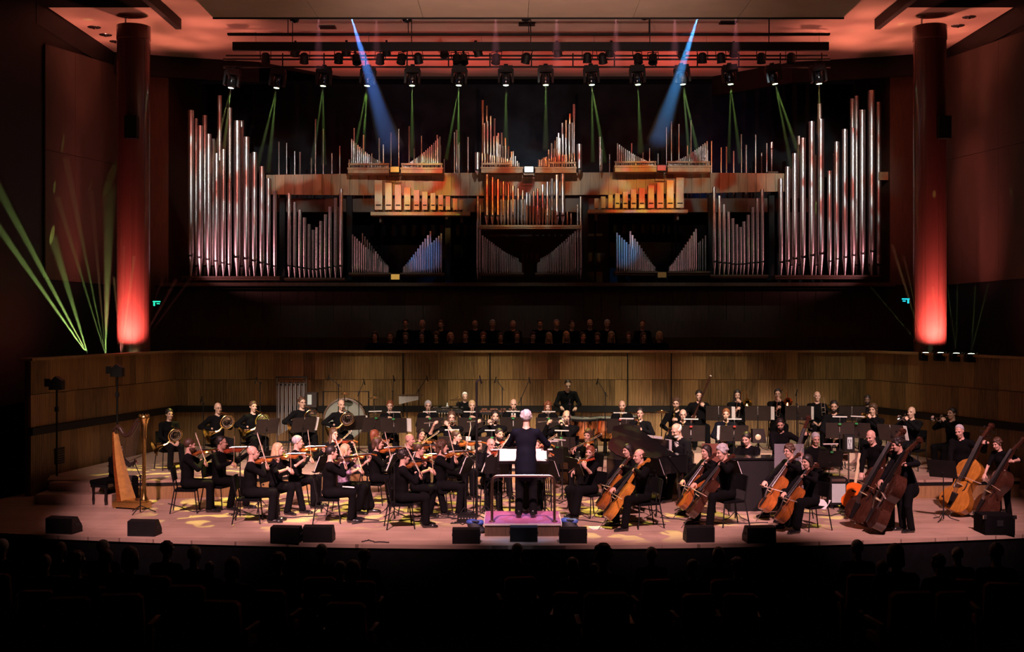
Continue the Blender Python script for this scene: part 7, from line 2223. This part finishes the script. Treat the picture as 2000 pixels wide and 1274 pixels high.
# small drum set pieces beside the guitarist
for px, py, d, r_, h_, lab in [(1640, 885, 24.6, .17, .16, 'small tom drum left of the pole speaker'), (1612, 905, 24.4, .17, .14, 'snare drum beside the guitarist')]:
    p = P(px, py, d)
    t = thing('tom_drum', lab, 'drum', T(p.x, d, 0), 'drum set')
    obj('shell', MB().lathe([(r_, p.z - h_), (r_, p.z)], 22, cap=False).mesh('shell', 'dark_wood'), t)
    obj('drumhead', MB().lathe([(r_, p.z - .002), (0, p.z)], 22).mesh('drumhead', 'drum_skin'), t)
    obj('rim', MB().lathe([(r_ + .006, p.z - .02), (r_ + .012, p.z), (r_, p.z + .012)], 22, cap=False).lathe([(r_ + .006, p.z - h_), (r_ + .012, p.z - h_ + .02), (r_, p.z - h_)], 22, cap=False).mesh('rim', 'chrome'), t)
    obj('pole', MB().tube([(0, 0, .02), (0, 0, p.z - h_)], .013, 8).mesh('pole', 'chrome'), t)
    for k in range(3):
        q = 2 * math.pi * k / 3
        obj('leg', MB().tube([(0, 0, .25), (.25 * math.cos(q), .25 * math.sin(q), .01)], .009, 6).mesh('leg', 'chrome'), t)
# bags at the podium corners
def bag(px, py, lab, m2, w_, h_):
    p = ground(px, py)
    b = thing('bag', lab, 'bag', T(p.x, p.y + .12, 0))
    f = blend([(f_ell((0, 0, h_ * .42), (w_ / 2, .11, h_ * .46)),), (f_ell((-.05, .01, h_ * .75), (w_ * .36, .09, h_ * .2)),), (f_ell((.06, -.02, h_ * .2), (w_ * .5, .12, h_ * .22)),)], .05)
    g = lambda q: np.maximum(f(q), -q[:, 2])
    vs, fs = surf_net(g, (-w_, -.2, -.02), (w_, .2, h_ * 1.2), .02)
    obj('sack', np_mesh('sack', vs, fs, ['bag_black']), b)
    f2 = blend([(f_ell((-.06, -.0, h_ * .86), (.10, .09, .05)),), (f_ell((.08, -.01, h_ * .80), (.07, .08, .05)),)], .03)
    vs, fs = surf_net(f2, (-.25, -.15, h_ * .6), (.25, .15, h_ * 1.2), .016)
    obj('lining', np_mesh('lining', vs, fs, [m2]), b)
    obj('strap', MB().tube([(-.10, -.03, h_ * .85), (-.04, -.09, h_ * .98), (.05, -.09, h_ * .96), (.10, -.03, h_ * .82)], .011, 6).mesh('strap', 'bag_black'), b)
bag(928, 1043, 'dark bag with bright blue lining left of the podium', 'blue_bag', .26, .21)
bag(1113, 1040, 'dark bag with blue lining right of the podium', 'blue_bag', .26, .21)
# electronics box by the tall microphone
p = ground(912, 1022)
eb = thing('effects_box', 'small black cable box beside the tall microphone stand', 'cable box', T(p.x, p.y + .1, 0))
obj('case', MB().box((0, 0, .07), (.34, .22, .14)).mesh('case', 'black_paint', 0), eb)
for i in range(6):
    obj('socket', MB().lathe([(.016, 0), (.016, .012), (.010, .014)], 10, T(-.13 + .052 * i, -.11, .09) @ RX(90)).mesh('socket', 'chrome'), eb)
# papers
for px, py, z, w_, l_, rz, lab in [(1164, 1032, .001, .22, .28, 14, 'white sheet of paper lying on the stage floor right of the podium'), ]:
    p = ground(px, py)
    one(MB().box((0, 0, .003), (w_, l_, .004)).box((.01, .01, .007), (w_, l_, .003)), 'loose_paper', 'paper', lab, 'paper', T(p.x, p.y, z) @ RZ(rz), 0)
Mk = [p for p in PLAYERS if p[0].startswith('dark-haired violinist with a paper')][0]
kn = Mk[3]
pp_ = Mk[1] @ V((0, -.33, .635))
one(MB().box((0, 0, .003), (.15, .21, .004)).box((.0, .0, .006), (.11, .16, .002)), 'knee_paper', 'paper', 'white printed paper on the knee of a front violinist', 'paper', T(pp_) @ RZ(98) @ RX(6), 0)
ds = [p for p in PLAYERS if p[0].startswith('dark-haired cellist in a long skirt')][0]
q = ds[1] @ V((.12, .18, .47))
one(MB().box((0, 0, .003), (.20, .26, .006)), 'chair_paper', 'paper', 'pale folded programme on the chair of the front cellist', 'paper', T(q) @ RZ(-40) @ RX(30), 0)
# cables on the floor
rng = random.Random(21)
def cable(lab, pts, wob=.05):
    w3 = [ground(*p) for p in pts]
    out = []
    for a, b in zip(w3[:-1], w3[1:]):
        for i in range(6):
            c = a.lerp(b, i / 6)
            out.append(V((c.x + rng.uniform(-wob, wob) * .6, c.y + rng.uniform(-wob, wob), .010)))
    out.append(w3[-1] + V((0, 0, .01)))
    one(MB().tube(out, .009, 6), 'floor_cable', 'rubber', lab, 'cable', smooth=80, group='cables on the stage floor')
cable('black cable curling on the floor between harp and violins', [(330, 985), (380, 1000), (440, 995), (520, 1012)])
cable('black cable along the floor under the left violins', [(450, 1004), (560, 1012), (640, 1008), (740, 1018)])
cable('black cable running across the floor to the podium', [(690, 1024), (800, 1016), (880, 1012), (930, 1020)])
cable('black cable coiling near the tall microphone stand', [(840, 1008), (900, 1015), (880, 1024), (925, 1026)], .12)
cable('black cable on the floor between podium and cellos', [(1125, 1016), (1180, 1022), (1240, 1020), (1300, 1026)])
cable('black cable running under the middle cellos', [(1290, 1012), (1360, 1020), (1420, 1024), (1500, 1022)])
cable('black cable snaking below the front cellist in skirt', [(1560, 1000), (1620, 1010), (1660, 1000), (1690, 1006)], .12)
cable('short black cable end near the stage front left of centre', [(706, 1060), (720, 1056), (732, 1060), (760, 1061)], .03)

# ================================================================== choir in the dark stalls
cx = [732, 762, 792, 824, 852, 880, 909, 944, 978, 1010, 1041, 1072, 1106, 1139, 1167, 1194, 1228, 1257, 1288]
hs = ['bob', 'bun', 'long', 'bob', 'wavy', 'bob', 'bun', 'short', 'bob', 'bob', 'bun', 'long', 'long', 'short', 'bob', 'long', 'bob', 'long', 'bob']
hc = ['hair_dark', 'hair_brown', 'hair_brown', 'hair_dark', 'hair_brown', 'hair_blonde', 'hair_brown', 'hair_red', 'hair_dark', 'hair_brown', 'hair_dark', 'hair_blonde', 'hair_blonde', 'hair_dark', 'hair_brown', 'hair_blonde', 'hair_brown', 'hair_brown', 'hair_blonde']
on = ['first', 'second', 'third', 'fourth', 'fifth', 'sixth', 'seventh', 'eighth', 'ninth', 'tenth']
for i, x in enumerate(cx):
    M, s, J = place('rest', i % 4, x, 648 + (i % 3), 1.88, 32.15, random.uniform(-8, 8))
    w_ = '%s from the %s' % (on[i] if i < 10 else on[18 - i], 'left' if i < 10 else 'right')
    person('choir singer in the dim front row, ' + w_, 'person', 'rest', i % 4, M, fem=True, hair=hs[i], hcol=hc[i], group='choir singers')
for i, x in enumerate([792, 825, 861, 928, 962, 1002, 1055, 1087, 1117, 1152, 1186, 1255]):
    M, s, J = place('rest', (i + 1) % 4, x, 624 + (i % 3), 2.23, 33.35, random.uniform(-8, 8))
    w_ = '%s from the %s' % (on[i] if i < 6 else on[11 - i], 'left' if i < 6 else 'right')
    person('choir singer in the dark back row, ' + w_, 'person', 'rest', (i + 1) % 4, M, hair=['short', 'ring', 'short', 'thin'][i % 4], hcol=['hair_dark', 'hair_grey', 'hair_brown'][i % 3], group='choir singers')

# ================================================================== audience silhouettes below the stage
SEAT = [('cushion', MB().box((0, -.02, .43), (.48, .44, .09)).mesh('cushion', 'seat_red', 0)), ('backrest', MB().prism([(-.24, .0), (.24, .0), (.23, .50), (.18, .54), (-.18, .54), (-.23, .50)], -.04, .04, T(0, .26, .44) @ RX(84)).mesh('backrest', 'seat_red', 30)),
        ('armrest', MB().box((-.27, .02, .62), (.05, .40, .04)).box((-.27, .16, .31), (.04, .10, .62)).mesh('armrest', 'dark_wood', 0)), ('armrest', MB().box((.27, .02, .62), (.05, .40, .04)).box((.27, .16, .31), (.04, .10, .62)).mesh('armrest', 'dark_wood', 0))]
aud = [(5, 1054), (118, 1060), (202, 1056), (327, 1060), (380, 1068), (628, 1064), (712, 1075), (1010, 1063), (1178, 1066), (1272, 1070), (1403, 1070), (1674, 1056), (1748, 1064), (1870, 1070), (1945, 1062), (255, 1070), (455, 1090), (545, 1082),
       (88, 1084), (150, 1080), (208, 1074), (410, 1098), (690, 1096), (665, 1098), (1118, 1090), (1160, 1102), (1352, 1094), (1440, 1092), (1722, 1096), (1832, 1086)]
aud.sort()
taken = []
for i, (x, y) in enumerate(aud):
    d = 17.9 if y < 1075 else 16.9
    zf = -1.12
    X = (x - 1000) * d / F
    for d in [d, 17.9, 16.9, 15.9, 14.9]:
        X = (x - 1000) * d / F
        if not any(abs(X - q[0]) < .62 and abs(d - q[1]) < .5 for q in taken): break
    taken.append((X, d))
    M, s, J = place('rest', i % 4, x, y, zf, d, 180 + random.uniform(-10, 10))
    n_ = len(aud)
    side = 'left' if i < n_ / 2 else 'right'
    k = i if i < n_ / 2 else n_ - 1 - i
    ww = ['first', 'second', 'third', 'fourth', 'fifth', 'sixth', 'seventh', 'eighth', 'ninth', 'tenth', 'eleventh', 'twelfth', 'thirteenth', 'fourteenth', 'fifteenth'][k]
    person('dark silhouette of a listener below the stage, %s from the %s' % (ww, side), 'person', 'rest', i % 4, M, hair=['short', 'thin', 'bob', 'curly'][i % 4], hcol=['hair_grey', 'hair_dark', 'hair_brown', 'hair_dark'][(i * 7) % 4], top='black_velvet', low='black_velvet', skin='skin_dark', group='listeners in the stalls')  # dark skin and black clothes put the unlit stalls into the colours
    put(SEAT, 'auditorium_seat', 'dark stalls seat under the %s listener from the %s' % (ww, side), 'seat', M @ T(0, .03, 0), 'stalls seats')
